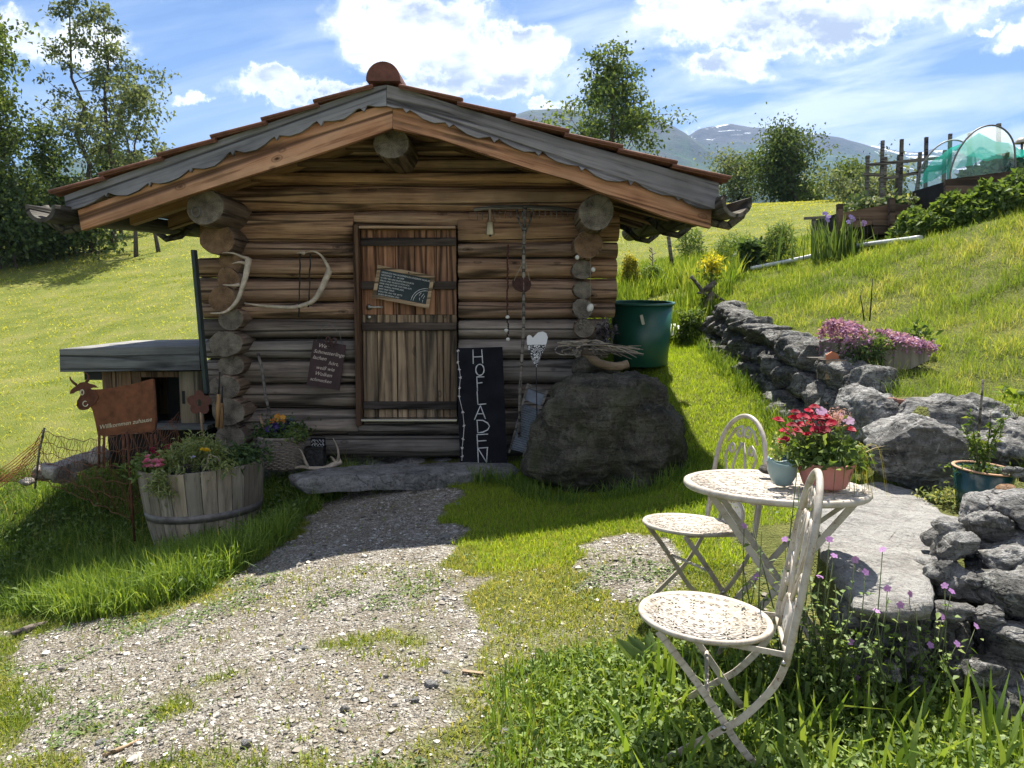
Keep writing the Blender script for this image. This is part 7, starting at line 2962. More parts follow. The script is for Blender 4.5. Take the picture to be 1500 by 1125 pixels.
    # little wooden box with a terracotta piece
    c = at(1218, 541, 5.75)
    t = thing("small_wooden_box", "small pale wooden box standing left of the thyme planter", "box", c + Vector((0, 0, -.07)))
    s = .15
    for dx, dy, w, d in ((0, -s / 2, s, .014), (0, s / 2, s, .014), (-s / 2 + .007, 0, .014, s - .0145), (s / 2 - .007, 0, .014, s - .0145)):
        mb = MB()
        mb.box(c + Vector((dx, dy, 0)), (w, d, .15), bev=.002)
        mb.build("panel", W_PALE if dx >= 0 else W_OLD, t)
    mb = MB()
    mb.box(c + Vector((0, 0, .055)), (s - .03, s - .03, .02))
    mb.build("fill", DARKGAP, t)
    mb = MB()
    pts = [at(a_, b_, 5.7) for a_, b_ in ((1209, 528), (1211, 520), (1219, 515), (1227, 518), (1231, 528), (1225, 526))]
    mb.prism(pts, (0, .02, 0))
    tag(mb.build("terracotta_piece", simple("terracotta_bright", (.42, .15, .075), .8, .2, 12, .2)), "orange terracotta shard lying on the small wooden box", "shard")
    mb = MB()
    rock_mesh(mb, at(1233, 522, 5.7), (.022, .02, .026), 400, 2, .15)
    tag(mb.build("dark_pebble", BOULDER_MAT), "dark pebble beside the orange shard on the small wooden box", "stone")
    mb = MB()
    p0 = at(1190, 525, 5.9)
    mb.box(p0 + Vector((.06, 0, 0)), (.18, .10, .018), bev=.003)
    tag(mb.build("weathered_board", W_OLD), "short weathered board lying left of the small wooden box", "board")
    p = thing("lettuce_plant", "bright green leafy plant growing in the bank's grass above the rocks", "plant", on(1485, 5.0))
    n = 44
    b0 = np.array(gnd(1488, 592))
    P = b0 + rng.normal(size=(n, 3)) * [.05, .05, .03] + [0, 0, .04]
    V, q2 = leaf_arrays(P, rng.normal(size=(n, 3)) + [0, 0, .9], rng.uniform(.07, .13, n), rng.uniform(.03, .05, n), rng)
    np_obj("leaves", V, q2, None, foliage("lettuce", [(0, (.10, .17, .02)), (1, (.24, .32, .05))], .45), p, np.repeat(rng.uniform(0, 1, n), 5))


bank_planter()


def garden_back():
    """Vegetable garden on the bank: raised beds, trellis and net tunnel."""
    W_BED = wood("bed_board", (.06, .04, .028), (.15, .10, .07), (.24, .175, .125), 0, .6)
    rng = np.random.default_rng(61)
    Y = 11.5
    # raised bed
    t = thing("raised_bed", "brown plank raised bed full of leafy vegetables below the trellis", "raised bed", at(1290, 345, Y))
    for pix, yy in (([(1231, 312), (1303, 299), (1303, 322), (1231, 340)], Y), ([(1309, 299), (1352, 300), (1352, 326), (1309, 324)], Y), ([(1309, 326), (1346, 327), (1346, 342), (1309, 338)], Y - .02), ([(1278, 322), (1303, 323), (1303, 342), (1280, 344)], Y - .01)):
        mb = MB()
        mb.prism([at(a, b, yy) for a, b in pix], (0, .05, 0))
        mb.build("side_board", W_BED, t, at(1290, 320, Y))
    for a, z0, z1 in ((1230, 299, 350), (1306, 290, 348)):
        mb = MB()
        p, q = at(a, z0, Y - .06), at(a, z1, Y - .06)
        mb.beam(p, q, .075, .075, (0, 1, 0))
        mb.build("corner_post", W_BED, t)
    mb = MB()
    p, q = at(1230, 316, Y), at(1352, 316, Y)
    mb.box(((p.x + q.x) / 2, Y + .55, p.z - .1), (q.x - p.x - .04, .95, .3))
    mb.build("bed_soil", DARKGAP, t)
    p = thing("bed_vegetables", "low leafy vegetables with pale blooms growing in the raised bed", "vegetables", at(1280, 305, Y + .5))
    n = 900
    px = rng.uniform(1232, 1350, n)
    P = np.stack([(px - 750) / F_PX * (Y + .5), rng.uniform(Y + .1, Y + .9, n), at(1290, 303, Y + .5).z + rng.normal(0, .07, n)], 1)
    V, q2 = leaf_arrays(P, rng.normal(size=(n, 3)) + [0, 0, .6], rng.uniform(.07, .15, n), rng.uniform(.04, .08, n), rng)
    np_obj("leaves", V, q2, None, foliage("veg_leaf", [(0, (.03, .06, .02)), (.7, (.09, .14, .05)), (.9, (.2, .24, .14)), (1, (.5, .5, .45))], .35), p, np.repeat(rng.uniform(0, 1, n), 5))
    # trellis of thin posts
    t = thing("pole_trellis", "grey trellis of slim upright posts and cross rails on the bank", "trellis", at(1320, 300, 12.2))
    for x0, y0, x1, y1, yy in ((1271, 228, 1269, 300, 12.2), (1293, 206, 1290, 300, 12.2), (1297, 230, 1293, 300, 12.6), (1321, 204, 1318, 300, 12.2), (1317, 227, 1311, 300, 12.6), (1357, 201, 1355, 300, 12.2), (1348, 223, 1342, 300, 12.6), (1392, 196, 1390, 262, 12.2), (1384, 220, 1381, 300, 12.4)):
        mb = MB()
        mb.beam(at(x1, y1 + 6, yy), at(x0, y0, yy), .045, .045, (0, 1, 0))
        mb.build("post", W_OLD, t, at(x1, y1, yy))
    for x0, y0, x1, y1, yy in ((1269, 242, 1390, 230, 12.15), (1265, 255, 1292, 257, 12.15), (1287, 263, 1386, 246, 12.5), (1351, 246, 1386, 243, 12.15)):
        mb = MB()
        mb.beam(at(x0, y0, yy), at(x1, y1, yy), .03, .045, (0, 0, 1))
        mb.build("rail", W_OLD, t, at(x0, y0, yy))
    # net tunnel over a second bed
    t = thing("net_tunnel", "arched garden tunnel of clear film and turquoise netting above the brown bed", "net tunnel", at(1440, 280, 10.9))
    Yt = 10.9
    film, nt, out = new_mat("clear_film")
    a = nt.nodes.new('ShaderNodeBsdfTransparent')
    a.inputs[0].default_value = (.93, .95, .96, 1)
    d = N(nt, 'ShaderNodeBsdfTranslucent', {'Color': (.8, .85, .85, 1)})
    nt.links.new(N(nt, 'ShaderNodeMixShader', {0: .22, 1: a.outputs[0], 2: d.outputs[0]}).outputs[0], out.inputs[0])
    net, nt, out = new_mat("turquoise_net")
    a = nt.nodes.new('ShaderNodeBsdfTransparent')
    d1 = N(nt, 'ShaderNodeBsdfDiffuse', {'Color': (.02, .42, .33, 1)})
    d2 = N(nt, 'ShaderNodeBsdfTranslucent', {'Color': (.04, .62, .48, 1)})
    dd = N(nt, 'ShaderNodeMixShader', {0: .55, 1: d1.outputs[0], 2: d2.outputs[0]})
    nt.links.new(N(nt, 'ShaderNodeMixShader', {0: .62, 1: a.outputs[0], 2: dd.outputs[0]}).outputs[0], out.inputs[0])
    arc = [(1390, 268), (1394, 245), (1403, 222), (1416, 203), (1431, 190), (1447, 184), (1462, 185), (1476, 194), (1485, 210), (1487, 230), (1488, 252)]
    for yy in (Yt, Yt + .9):
        mb = MB()
        mb.tube(smooth([at(a_, b_, Yt) + Vector((0, yy - Yt, .0)) for a_, b_ in arc], 3), .012, 6)
        mb.build("hoop", WIRE, t)
    pts = smooth([at(a_, b_, Yt) for a_, b_ in arc], 3)
    V, Q = [], []
    for i, q in enumerate(pts):
        V += [tuple(q + Vector((0, .01, .004))), tuple(q + Vector((0, .89, .004)))]
    np_obj("film", np.array(V), np.array([(2 * i, 2 * i + 1, 2 * i + 3, 2 * i + 2) for i in range(len(pts) - 1)]), None, film, t)
    # film closing the front
    ctr = at(1440, 262, Yt)
    V = [tuple(q) for q in pts] + [tuple(ctr)]
    np_obj("end_film", np.array(V), None, np.array([(i, i + 1, len(pts)) for i in range(len(pts) - 1)]), film, t)
    # net draped inside, peaked on a cane
    top = [(1392, 250), (1400, 228), (1412, 212), (1425, 204), (1440, 192), (1450, 197), (1465, 205), (1484, 207), (1500, 216), (1520, 220)]
    bot = [(1394, 262), (1404, 246), (1416, 240), (1430, 238), (1442, 234), (1452, 232), (1466, 232), (1486, 232), (1500, 226), (1520, 228)]
    V, Q = [], []
    cols = len(top)
    for yy in (0.1, .45, .8):
        for (a_, b_), (c_, d_) in zip(top, bot):
            V.append(tuple(at(a_, b_, Yt) + Vector((0, yy, -.0 if yy < .2 else -.06))))
            V.append(tuple(at(c_, d_, Yt) + Vector((0, yy, .02 * math.sin(a_)))))
    Q = [(2 * i, 2 * i + 1, 2 * i + 3, 2 * i + 2) for i in range(cols - 1)]
    Q += [(2 * i, 2 * i + 2, 2 * cols + 2 * i + 2, 2 * cols + 2 * i) for i in range(cols - 1)]
    Q += [(2 * cols + 2 * i, 2 * cols + 2 * i + 2, 4 * cols + 2 * i + 2, 4 * cols + 2 * i) for i in range(cols - 1)]
    np_obj("net", np.array(V), np.array(Q), None, net, t)
    for a_, b_, c_, d_ in ((1421, 195, 1420, 262), (1463, 181, 1462, 262)):
        mb = MB()
        mb.beam(at(c_, d_, Yt + 1.0), at(a_, b_, Yt + 1.0), .05, .05, (0, 1, 0))
        mb.build("post", W_OLD, t)
    t2 = thing("tunnel_bed", "long brown plank bed under the net tunnel", "raised bed", at(1440, 300, Yt))
    mb = MB()
    mb.prism([at(a_, b_, Yt - .05) for a_, b_ in ((1385, 263), (1486, 250), (1530, 248), (1530, 275), (1486, 280), (1385, 284))], (0, .05, 0))
    mb.build("side_board", W_BED, t2, at(1440, 270, Yt))
    mb = MB()
    mb.prism([at(a_, b_, Yt - .0) for a_, b_ in ((1385, 270), (1385, 300), (1400, 300), (1400, 270))], (0, .05, 0))
    mb.build("corner_post", BLACK, t2)
    mb = MB()
    p_, q_ = at(1388, 268, Yt), at(1530, 268, Yt)
    mb.box(((p_.x + q_.x) / 2, Yt + .5, p_.z - .12), (q_.x - p_.x, .9, .3))
    mb.build("bed_soil", DARKGAP, t2)
    p = thing("cabbage_row", "row of grey green cabbages seen through the net tunnel's film", "vegetables", at(1440, 262, Yt + .4))
    n = 420
    px = np.clip(rng.normal(1448, 26, n), 1398, 1486)
    hgt = .30 * np.clip(1 - ((px - 1455) / 55) ** 2, .15, 1)
    P = np.stack([(px - 750) / F_PX * (Yt + .45), Yt + .45 + rng.normal(0, .15, n), at(1440, 262, Yt + .4).z + rng.uniform(0, 1, n) * hgt], 1)
    V, q2 = leaf_arrays(P, rng.normal(size=(n, 3)) + [0, 0, .4], rng.uniform(.10, .2, n), rng.uniform(.08, .14, n), rng)
    np_obj("leaves", V, q2, None, foliage("cabbage", [(0, (.025, .05, .03)), (1, (.08, .13, .09))], .3), p, np.repeat(rng.uniform(0, 1, n), 5))
    # little lamp beyond the tunnel
    t = thing("garden_lamp", "small pale mushroom shaped garden lamp beyond the net tunnel", "lamp", at(1497, 250, 12.5))
    mb = MB()
    mb.tube([at(1497, 240, 12.5), at(1497, 209, 12.5)], .02, 8)
    mb.build("post", W_OLD, t)
    mb = MB()
    mb.lathe([(.10, -.02), (.10, .0), (.07, .05), (0, .075)], at(1497, 208, 12.5), 20)
    mb.build("cap", CREAM, t)
    # crossbar post
    t = thing("hitching_post", "thin wooden post with a cross rail beside the purple irises", "post", at(1192, 355, 11.9))
    mb = MB()
    mb.beam(at(1192, 375, 11.9), at(1192, 319, 11.9), .05, .05, (0, 1, 0))
    mb.build("post", W_OLD, t)
    mb = MB()
    mb.beam(at(1178, 320, 11.88), at(1228, 317, 11.88), .04, .04, (0, 0, 1))
    mb.build("rail", W_OLD, t)
    # white pipe along the bed's foot
    mb = MB()
    pts = [gnd(1100, 399) + Vector((0, 0, .06)), gnd(1180, 385) + Vector((0, 0, .08)), gnd(1250, 371) + Vector((0, 0, .10)), at(1349, 348, gnd(1349, 352).y)]
    mb.tube(smooth(pts, 5), .032, 10)
    tag(mb.build("white_pipe", simple("pipe_white", (.58, .60, .60), .4, .12, 9, .05)), "long whitish pipe lying in the grass below the garden beds", "pipe")
    # iris clump
    p = thing("iris_clump", "clump of sword leaved irises with violet blooms before the raised bed", "flowers", gnd(1222, 378))
    b = np.array(gnd(1222, 380))
    n = 170
    P = b + np.stack([rng.normal(0, .26, n), rng.normal(0, .18, n), np.zeros(n)], 1)
    Hh = rng.uniform(.35, .72, n)
    V, qa, ta = blade_arrays(P, Hh, rng.uniform(.02, .035, n), rng, .28)
    np_obj("leaves", V, qa, ta, LEAF_MID, p, np.repeat(rng.uniform(.1, .8, n), 5))
    vio = foliage("iris_violet", [(0, (.12, .07, .30)), (1, (.30, .22, .52))], .3)
    for a_, b_ in ((1209, 313), (1212, 322), (1247, 318), (1244, 325), (1249, 321), (1265, 327), (1213, 318)):
        q = at(a_, b_, float(b[1]) + rng.uniform(-.1, .1))
        blossom(p, np.array(q), .045, vio, rng, (0, -.7, .5), 6)
        mb = MB()
        r_ = Vector((q.x + rng.uniform(-.04, .04), q.y, hz(q.x, q.y)))
        mb.tube([r_, q], [.009, .006], 5)
        mb.build("stem", STEM, p)


garden_back()


def leafy(name, label, cat, px, pyb, pyt, wpx, n, mat, leaf=(.04, .08), wid=(.02, .04), Y=None, cone=.0, seed=0, stems=5, group=None, yd=None):
    rng = np.random.default_rng(seed)
    g = gnd(px, pyb) if Y is None else on(px, Y)
    p = thing(name, label, cat, g, group)
    topz = at(px, pyt, g.y).z
    h = max(topz - g.z, .05)
    w = wpx / 2 / F_PX * g.y
    u = rng.uniform(0, 1, n) ** .8
    rad = np.sqrt(rng.uniform(0, 1, n)) * w * (1 - cone * u) * (1 - .5 * np.maximum(u - .6, 0))
    th = rng.uniform(0, 2 * PI, n)
    lump = .75 + .5 * nz(th * 1.5, u * 4, 1.0, seed)
    P = np.stack([g.x + rad * np.cos(th) * lump, g.y + rad * np.sin(th) * lump * (yd or 1), g.z + u * h * (.8 + .3 * nz(th, u, 2.0, seed + 3))], 1)
    V, q = leaf_arrays(P, rng.normal(size=(n, 3)) + [0, 0, .35], rng.uniform(*leaf, n), rng.uniform(*wid, n), rng)
    np_obj("leaves", V, q, None, mat, p, np.repeat(np.clip(rng.normal(.3, .2, n) + u * .35, 0, 1), 5))
    for k in range(stems):
        mb = MB()
        e = Vector((g.x + rng.uniform(-w, w) * .6, g.y + rng.uniform(-w, w) * .4, g.z + h * rng.uniform(.6, .95)))
        mb.tube([Vector((g.x + rng.uniform(-w, w) * .25, g.y, g.z - .02)), Vector(g).lerp(e, .5) + Vector((.02, 0, 0)), e], [.008, .006, .003], 5)
        mb.build("stem", STEM, p)
    return p


def side_plants():
    leafy("yellow_shrub", "yellow green leafy shrub behind the green water tub", "shrub", 922, 434, 374, 34, 1400, LEAF_YELLOW, seed=1, cone=.3)
    leafy("green_shrub", "mid green leafy shrub beside the yellow green one near the tub", "shrub", 955, 425, 390, 38, 1300, LEAF_MID, seed=2)
    leafy("dark_broad_shrub", "glossy dark green broad leaved shrub in the meadow behind the bank", "shrub", 1101, 396, 355, 36, 500, LEAF_DARK, (.12, .2), (.06, .10), seed=3)
    leafy("grey_weed_patch", "tall grey green weeds in the meadow left of the dark shrub", "weeds", 1075, 395, 345, 60, 1500, LEAF_MID, (.08, .16), (.012, .02), seed=4)
    leafy("meadow_weed", "tall wild weeds growing behind the prop pole", "weeds", 1010, 400, 335, 60, 1200, LEAF_MID, (.06, .14), (.015, .03), seed=5, cone=.5, stems=9)
    leafy("meadow_weed", "tall loose weeds in the meadow right of the dark shrub", "weeds", 1140, 388, 330, 60, 1200, LEAF_MID, (.08, .18), (.012, .02), seed=6, cone=.4, stems=9)
    leafy("wall_weed", "green weeds at the far foot of the dry stone wall", "weeds", 1012, 500, 455, 40, 900, LEAF_MID, (.05, .1), (.02, .035), seed=7)
    for k, (a, b, c) in enumerate(((954, 425, 362), (1003, 392, 340), (1026, 392, 338))):
        g = gnd(a, b)
        p = thing("dry_seed_stalk", "tall dry flower stalk %s" % ("right above the green shrub by the tub", "next to the prop pole's weeds", "between the prop pole and the yellow sapling")[k], "stalk", g)
        mb = MB()
        tpt = at(a + 1, c, g.y)
        mb.tube([g, g.lerp(tpt, .5) + Vector((.02, 0, 0)), tpt], [.012, .010, .007], 5)
        mb.build("stem", W_OLD, p)
        for j in range(9):
            mb = MB()
            q = g.lerp(tpt, .45 + .06 * j)
            mb.tube([q, q + Vector((.07 * math.cos(j * 2.1), .03, .05))], [.006, .012], 5)
            mb.build("seed_head", W_OLD, p)
    # prop pole under the eave
    g = gnd(988, 408)
    mb = MB()
    mb.tube([g - Vector((0, 0, .1)), at(979, 345, g.y - .6)], .035, 8, wob=.08)
    tag(mb.build("prop_pole", W_OLD), "grey round pole propping up the eave at the hut's right side", "pole")
    # sapling with yellow top, in front a driftwood bird
    g = gnd(1040, 462)
    p = thing("yellow_sapling", "thin sapling with a bright yellow leafy top behind the dry stone wall", "sapling", g)
    mb = MB()
    mb.tube([g, at(1042, 420, g.y), at(1043, 380, g.y)], [.02, .015, .008], 7)
    mb.build("trunk", W_OLD, p)
    rng = np.random.default_rng(70)
    n = 260
    P = np.array(at(1043, 388, g.y)) + rng.normal(size=(n, 3)) * [.07, .07, .06]
    V, q = leaf_arrays(P, rng.normal(size=(n, 3)) + [0, 0, .6], rng.uniform(.07, .13, n), rng.uniform(.02, .03, n), rng)
    np_obj("crown", V, q, None, foliage("gold_leaf", [(0, (.28, .30, .02)), (1, (.60, .55, .05))], .45), p, np.repeat(rng.uniform(0, 1, n), 5))
    n = 160
    P = np.array(at(1040, 405, g.y)) + rng.normal(size=(n, 3)) * [.09, .07, .07]
    V, q = leaf_arrays(P, rng.normal(size=(n, 3)) + [0, 0, .6], rng.uniform(.05, .09, n), rng.uniform(.02, .03, n), rng)
    np_obj("lower_leaves", V, q, None, LEAF_MID, p, np.repeat(rng.uniform(.3, 1, n), 5))
    t = thing("driftwood_bird", "grey driftwood bird with spread wings perched on a stump by the wall", "sculpture", g)
    Y = g.y - .15
    mb = MB()
    mb.tube([at(1036, 470, Y), at(1035, 448, Y), at(1040, 436, Y), at(1043, 428, Y)], [.055, .06, .05, .04], 9, wob=.2)
    mb.build("stump", W_DARK, t)
    for pts, r in ((((1030, 428), (1022, 417), (1014, 407), (1012, 405)), (.03, .022, .02, .03)), (((1040, 428), (1050, 435), (1062, 441)), (.03, .02, .012)), (((1028, 428), (1038, 422), (1048, 413)), (.02, .045, .03)), (((1034, 430), (1028, 429), (1021, 429)), (.02, .018, .012))):
        mb = MB()
        mb.tube([at(*q, Y) for q in pts], list(r), 8, wob=.15)
        mb.build("limb", W_DARK if r[1] > .03 else W_OLD, t)
    mb = MB()
    mb.tube([at(1036, 466, Y - .12), at(1042, 472, Y + .2)], .06, 10)
    tag(mb.build("short_log", W_GREY), "short sawn log lying on the end of the dry stone wall", "log")
    # weeds inside the sapling's stump
    leafy("stump_weed", "green weeds growing round the driftwood stump", "weeds", 1036, 470, 432, 20, 380, LEAF_DARK, (.05, .09), (.02, .035), seed=8, stems=0)


side_plants()

# ------------------------------------------------------------------ trees
BARK = simple("bark", (.075, .062, .05), .9, .45, 12, .6, dist=.02)
T_DARK = foliage("tree_leaf_dark", [(0, (.03, .055, .02)), (.5, (.06, .10, .03)), (1, (.12, .17, .05))], .45, .05)
T_MID = foliage("tree_leaf_mid", [(0, (.045, .08, .022)), (.5, (.09, .14, .035)), (1, (.16, .21, .06))], .48, .05)
T_SILVER = foliage("tree_leaf_silver", [(0, (.06, .09, .04)), (.5, (.12, .16, .075)), (1, (.21, .25, .14))], .45, .06)


def tree(name, label, base, height, radius, mat, seed, leaves, leaf, lean=(0, 0), crown0=.25, trunks=1, r0=.14, limbs=16, spread=1.0, clump=.36, shape='oval', group=None, bare=0):
    rng = np.random.default_rng(seed)
    t = thing(name, label, "tree" if name != "bush" else "bush", base, group)
    wood_mb = MB()
    tips = []
    B0 = Vector(base)
    for k in range(trunks):
        off = Vector((rng.normal(0, .25 * (trunks > 1)), rng.normal(0, .2 * (trunks > 1)), 0))
        top = B0 + Vector((lean[0] * height + (rng.normal(0, .07) + (k - (trunks - 1) / 2) * .10) * height, lean[1] * height, height * (.97 - .07 * k)))
        pts = []
        m = 9
        for i in range(m + 1):
            u = i / m
            p = (B0 + off).lerp(top, u) + Vector((rng.normal(0, .012), rng.normal(0, .012), 0)) * height * math.sin(PI * u)
            pts.append(p)
        pts[0] -= Vector((0, 0, .3))
        wood_mb.tube(pts, [r0 * (1 - .9 * i / m) * (1.15 if i == 0 else 1) for i in range(m + 1)], 7)
        for j in range(limbs):
            u = crown0 + (1 - crown0) * (j + rng.uniform(0, 1)) / limbs
            u = min(u, .98)
            i = min(int(u * m), m - 1)
            p = pts[i].lerp(pts[i + 1], u * m - i)
            uc = (u - crown0) / (1 - crown0)
            if shape == 'oval':
                w = radius * (.35 + 1.0 * math.sin(PI * min(1, uc * .85 + .12)) ** .8) * .72
            elif shape == 'cone':
                w = radius * (1 - uc) ** .7
            else:
                w = radius * (1 - .75 * uc ** 2)
            w *= rng.uniform(.55, 1.15) * spread
            az = rng.uniform(0, 2 * PI)
            d = Vector((math.cos(az), math.sin(az), 0))
            rise = w * rng.uniform(.15, .75)
            e = p + d * w + Vector((0, 0, rise))
            mid = p.lerp(e, .5) + Vector((0, 0, -.08 * w)) + Vector(tuple(rng.normal(0, .05 * w, 3)))
            rl = max(r0 * (1 - u) * .45, .012)
            wood_mb.tube([p, mid, e], [rl, rl * .65, rl * .25], 5)
            for s in range(4):
                f = rng.uniform(.35, 1.0)
                q = p.lerp(mid, f * 2) if f < .5 else mid.lerp(e, f * 2 - 1)
                e2 = q + Vector(tuple(rng.normal(0, .26 * w + .12, 3))) + d * w * .15
                wood_mb.tube([q, q.lerp(e2, .5) + Vector((0, 0, .03)), e2], [rl * .4, rl * .28, rl * .12], 4)
                if u < 1 - bare:
                    tips.append(e2)
                    tips.append(q.lerp(e2, .6))
            if u < 1 - bare:
                tips.append(e)
        if not bare:
            tips.append(top)
    wood_mb.build("trunk", BARK, t)
    T = np.array([tuple(p) for p in tips])
    wgt = rng.uniform(.2, 1.0, len(T)) ** 1.5
    pick = rng.choice(len(T), leaves, p=wgt / wgt.sum())
    P = T[pick] + rng.normal(size=(leaves, 3)) * clump * np.array([1, 1, .7])
    D = rng.normal(size=(leaves, 3)) + np.array([0, 0, -.15])
    V, q = leaf_arrays(P, D, rng.uniform(leaf * .7, leaf * 1.3, leaves), rng.uniform(leaf * .45, leaf * .8, leaves), rng, .2, .35)
    cl = rng.uniform(-.25, .25, len(T))[pick]
    np_obj("crown", V, q, None, mat, t, np.repeat(np.clip(rng.normal(.5, .2, leaves) + cl, 0, 1), 5))
    return t


def plant_trees():
    def top_h(px, pyt, Y):
        g = on(px, Y)
        return g, at(px, pyt, Y).z - g.z
    g, h = top_h(158, -25, 27)
    tree("birch_tree", "tall airy tree with two slender trunks beside the hut's left eave", g, h, 1.75, T_SILVER, 5, 5200, .14, (-.02, 0), .30, 2, .11, 17, .85, .15, 'flat')
    g, h = top_h(222, 108, 26)
    tree("silver_tree", "loose grey green tree leaning over the left end of the tiled roof", g, h, 1.5, T_SILVER, 6, 2600, .14, (.03, 0), .40, 2, .07, 9, 1.0, .16, 'oval')
    g, h = top_h(-5, -5, 25)
    tree("ash_tree", "tall leafy tree cut by the photo's left edge", g, h, 1.7, T_MID, 7, 7000, .16, (.0, 0), .25, 1, .13, 20, .85, .24, 'oval')
    g, h = top_h(38, 140, 26.5)
    tree("dark_tree", "dense dark green tree with a thin stem standing left of the tall airy tree", g, h, 1.15, T_DARK, 8, 5200, .15, (.0, 0), .25, 1, .08, 16, .9, .24, 'oval')
    g, h = top_h(100, 190, 28.5)
    tree("dark_tree", "low dark tree filling the space below the tall airy tree", g, h, 1.3, T_DARK, 9, 4200, .15, (0, 0), .05, 1, .08, 13, .9, .25, 'flat')
    g, h = top_h(185, 215, 30)
    tree("dark_tree", "low dark tree right behind the roof's left end", g, h, 1.2, T_MID, 19, 3000, .15, (0, 0), .03, 1, .07, 11, .9, .24, 'flat')
    for k, (px, pt, Y, r, lab) in enumerate(((10, 262, 24.5, 1.1, "dark bush under the tree at the left edge"), (58, 285, 25.5, 1.0, "dark bush under the thin stemmed dark tree"), (105, 290, 26, 1.0, "dark bush in line with the left gutter's end"), (-45, 235, 24, 1.3, "large dark bush outermost at the meadow's left"))):
        g, h = top_h(px, pt, Y)
        tree("bush", lab, g, h, r, T_DARK if k != 1 else T_MID, 30 + k, 4200, .15, (0, 0), .05, 2, .04, 10, 1.1, .32, 'flat')
    g, h = top_h(890, 80, 36)
    tree("field_maple", "tall leafy tree with bare twigs on its right rising behind the roof's right slope", g, h, 2.35, T_MID, 11, 9500, .18, (-.012, 0), .12, 2, .13, 20, .95, .27, 'flat')
    g2 = g + Vector((.55, .4, 0))
    tree("bare_sapling", "thin leafless twigs standing out of the tall tree behind the roof", g2, h * .93, .5, T_MID, 12, 30, .1, (.01, 0), .55, 2, .04, 14, 1.0, .1, 'cone', None, .25)
    g, h = top_h(1140, 192, 38)
    tree("round_tree", "broad dense round tree on the meadow's crest before the mountains", g, h, 1.3, T_DARK, 13, 8500, .16, (0, 0), .08, 2, .12, 22, 1.0, .38, 'oval')
    g, h = top_h(1066, 232, 42)
    tree("pale_tree", "pale green tree just left of the broad round tree", g, h, 1.0, T_SILVER, 14, 3200, .16, (0, 0), .08, 2, .08, 16, 1.0, .36, 'oval')
    g, h = top_h(1238, 243, 36)
    tree("young_tree", "small loose tree between the broad round tree and the trellis", g, h, 0.75, T_MID, 15, 2200, .15, (0, 0), .1, 2, .06, 14, .9, .28, 'oval')
    g, h = top_h(1262, 285, 30)
    tree("bush", "low light green bush behind the raised bed", g, h, 1.3, T_SILVER, 16, 2600, .15, (0, 0), .05, 2, .03, 9, 1.1, .3, 'flat')
    g, h = top_h(1180, 290, 41)
    tree("bush", "low bush at the right foot of the broad round tree", g, max(h, .6), 1.2, T_MID, 17, 2200, .16, (0, 0), .05, 2, .03, 9, 1.1, .3, 'flat')


plant_trees()

# ------------------------------------------------------------------ strawberry hedge on the bank
def hedge():
    rng = np.random.default_rng(80)
    p = thing("leafy_hedge", "dense green leafy row of berry plants climbing the bank below the net tunnel", "hedge", gnd(1400, 325))
    n = 9000
    u = rng.uniform(0, 1, n)
    px = 1345 + u * 215
    base = [gnd(1345 + 215 * k / 12, 351 - 62 * k / 12) for k in range(13)]
    bx = np.interp(u, np.linspace(0, 1, 13), [b.x for b in base])
    by = np.interp(u, np.linspace(0, 1, 13), [b.y for b in base])
    w = rng.uniform(-.1, 1.0, n)
    x, y = bx, by + w * .9
    hh = .36 * np.clip(1 - ((w - .45) / .65) ** 2, .05, 1) ** .6 * (.6 + .7 * nz(u * 9, w * 2, 1.6, 3))
    z = H(x, y) + hh * rng.uniform(.15, 1.0, n)
    P = np.stack([x, y, z], 1)
    V, q = leaf_arrays(P, rng.normal(size=(n, 3)) + [0, 0, .5], rng.uniform(.06, .12, n), rng.uniform(.035, .07, n), rng)
    np_obj("leaves", V, q, None, LEAF_MID, p, np.repeat(np.clip(rng.normal(.45, .25, n), 0, 1), 5))


hedge()

# ------------------------------------------------------------------ grass
G_LAWN = foliage("lawn_grass", [(0, (.15, .25, .016)), (.5, (.27, .40, .022)), (1, (.42, .53, .05))], .5, .03)
G_FIELD = foliage("hay_field_grass", [(0, (.30, .36, .035)), (.5, (.50, .51, .065)), (.85, (.54, .53, .10)), (1, (.55, .52, .14))], .4, .0, .6, 1.0)
G_BANK = foliage("bank_grass", [(0, (.10, .175, .022)), (.5, (.21, .30, .038)), (.85, (.33, .38, .07)), (1, (.46, .44, .16))], .5, .03)
G_LUSH = foliage("lush_grass", [(0, (.055, .11, .016)), (.5, (.12, .21, .026)), (1, (.25, .34, .06))], .48, .04)
G_DRY = foliage("sparse_grass", [(0, (.12, .185, .022)), (.5, (.24, .30, .045)), (1, (.40, .385, .12))], .48, .03)


def scatter(n, x0, x1, y0, y1, keep, seed, logy=False):
    rng = np.random.default_rng(seed)
    x = rng.uniform(x0, x1, n)
    y = np.exp(rng.uniform(math.log(y0), math.log(y1), n)) if logy else rng.uniform(y0, y1, n)
    k = keep(x, y, rng)
    return x[k], y[k]


def in_hut(x, y):
    return (x > -2.75) & (x < .85) & (y > 6.85) & (y < 10.9)


def put(name, x, y, *a, sink=.01, **kw):
    z = H(x, y) + (fbm(x, y, 2.5, 2) - .5) * .05 + (fbm(x, y, .35, 4) - .5) * .25 * sstep(y, 9, 16) - sink
    o = grass(name, np.stack([x, y, z], 1), *a, **kw)
    kind(o, 'stuff')
    return o


def wedge(y, m=.5):
    """Half width of the view at distance y, with a margin for a step to the side."""
    return .70 * y + m


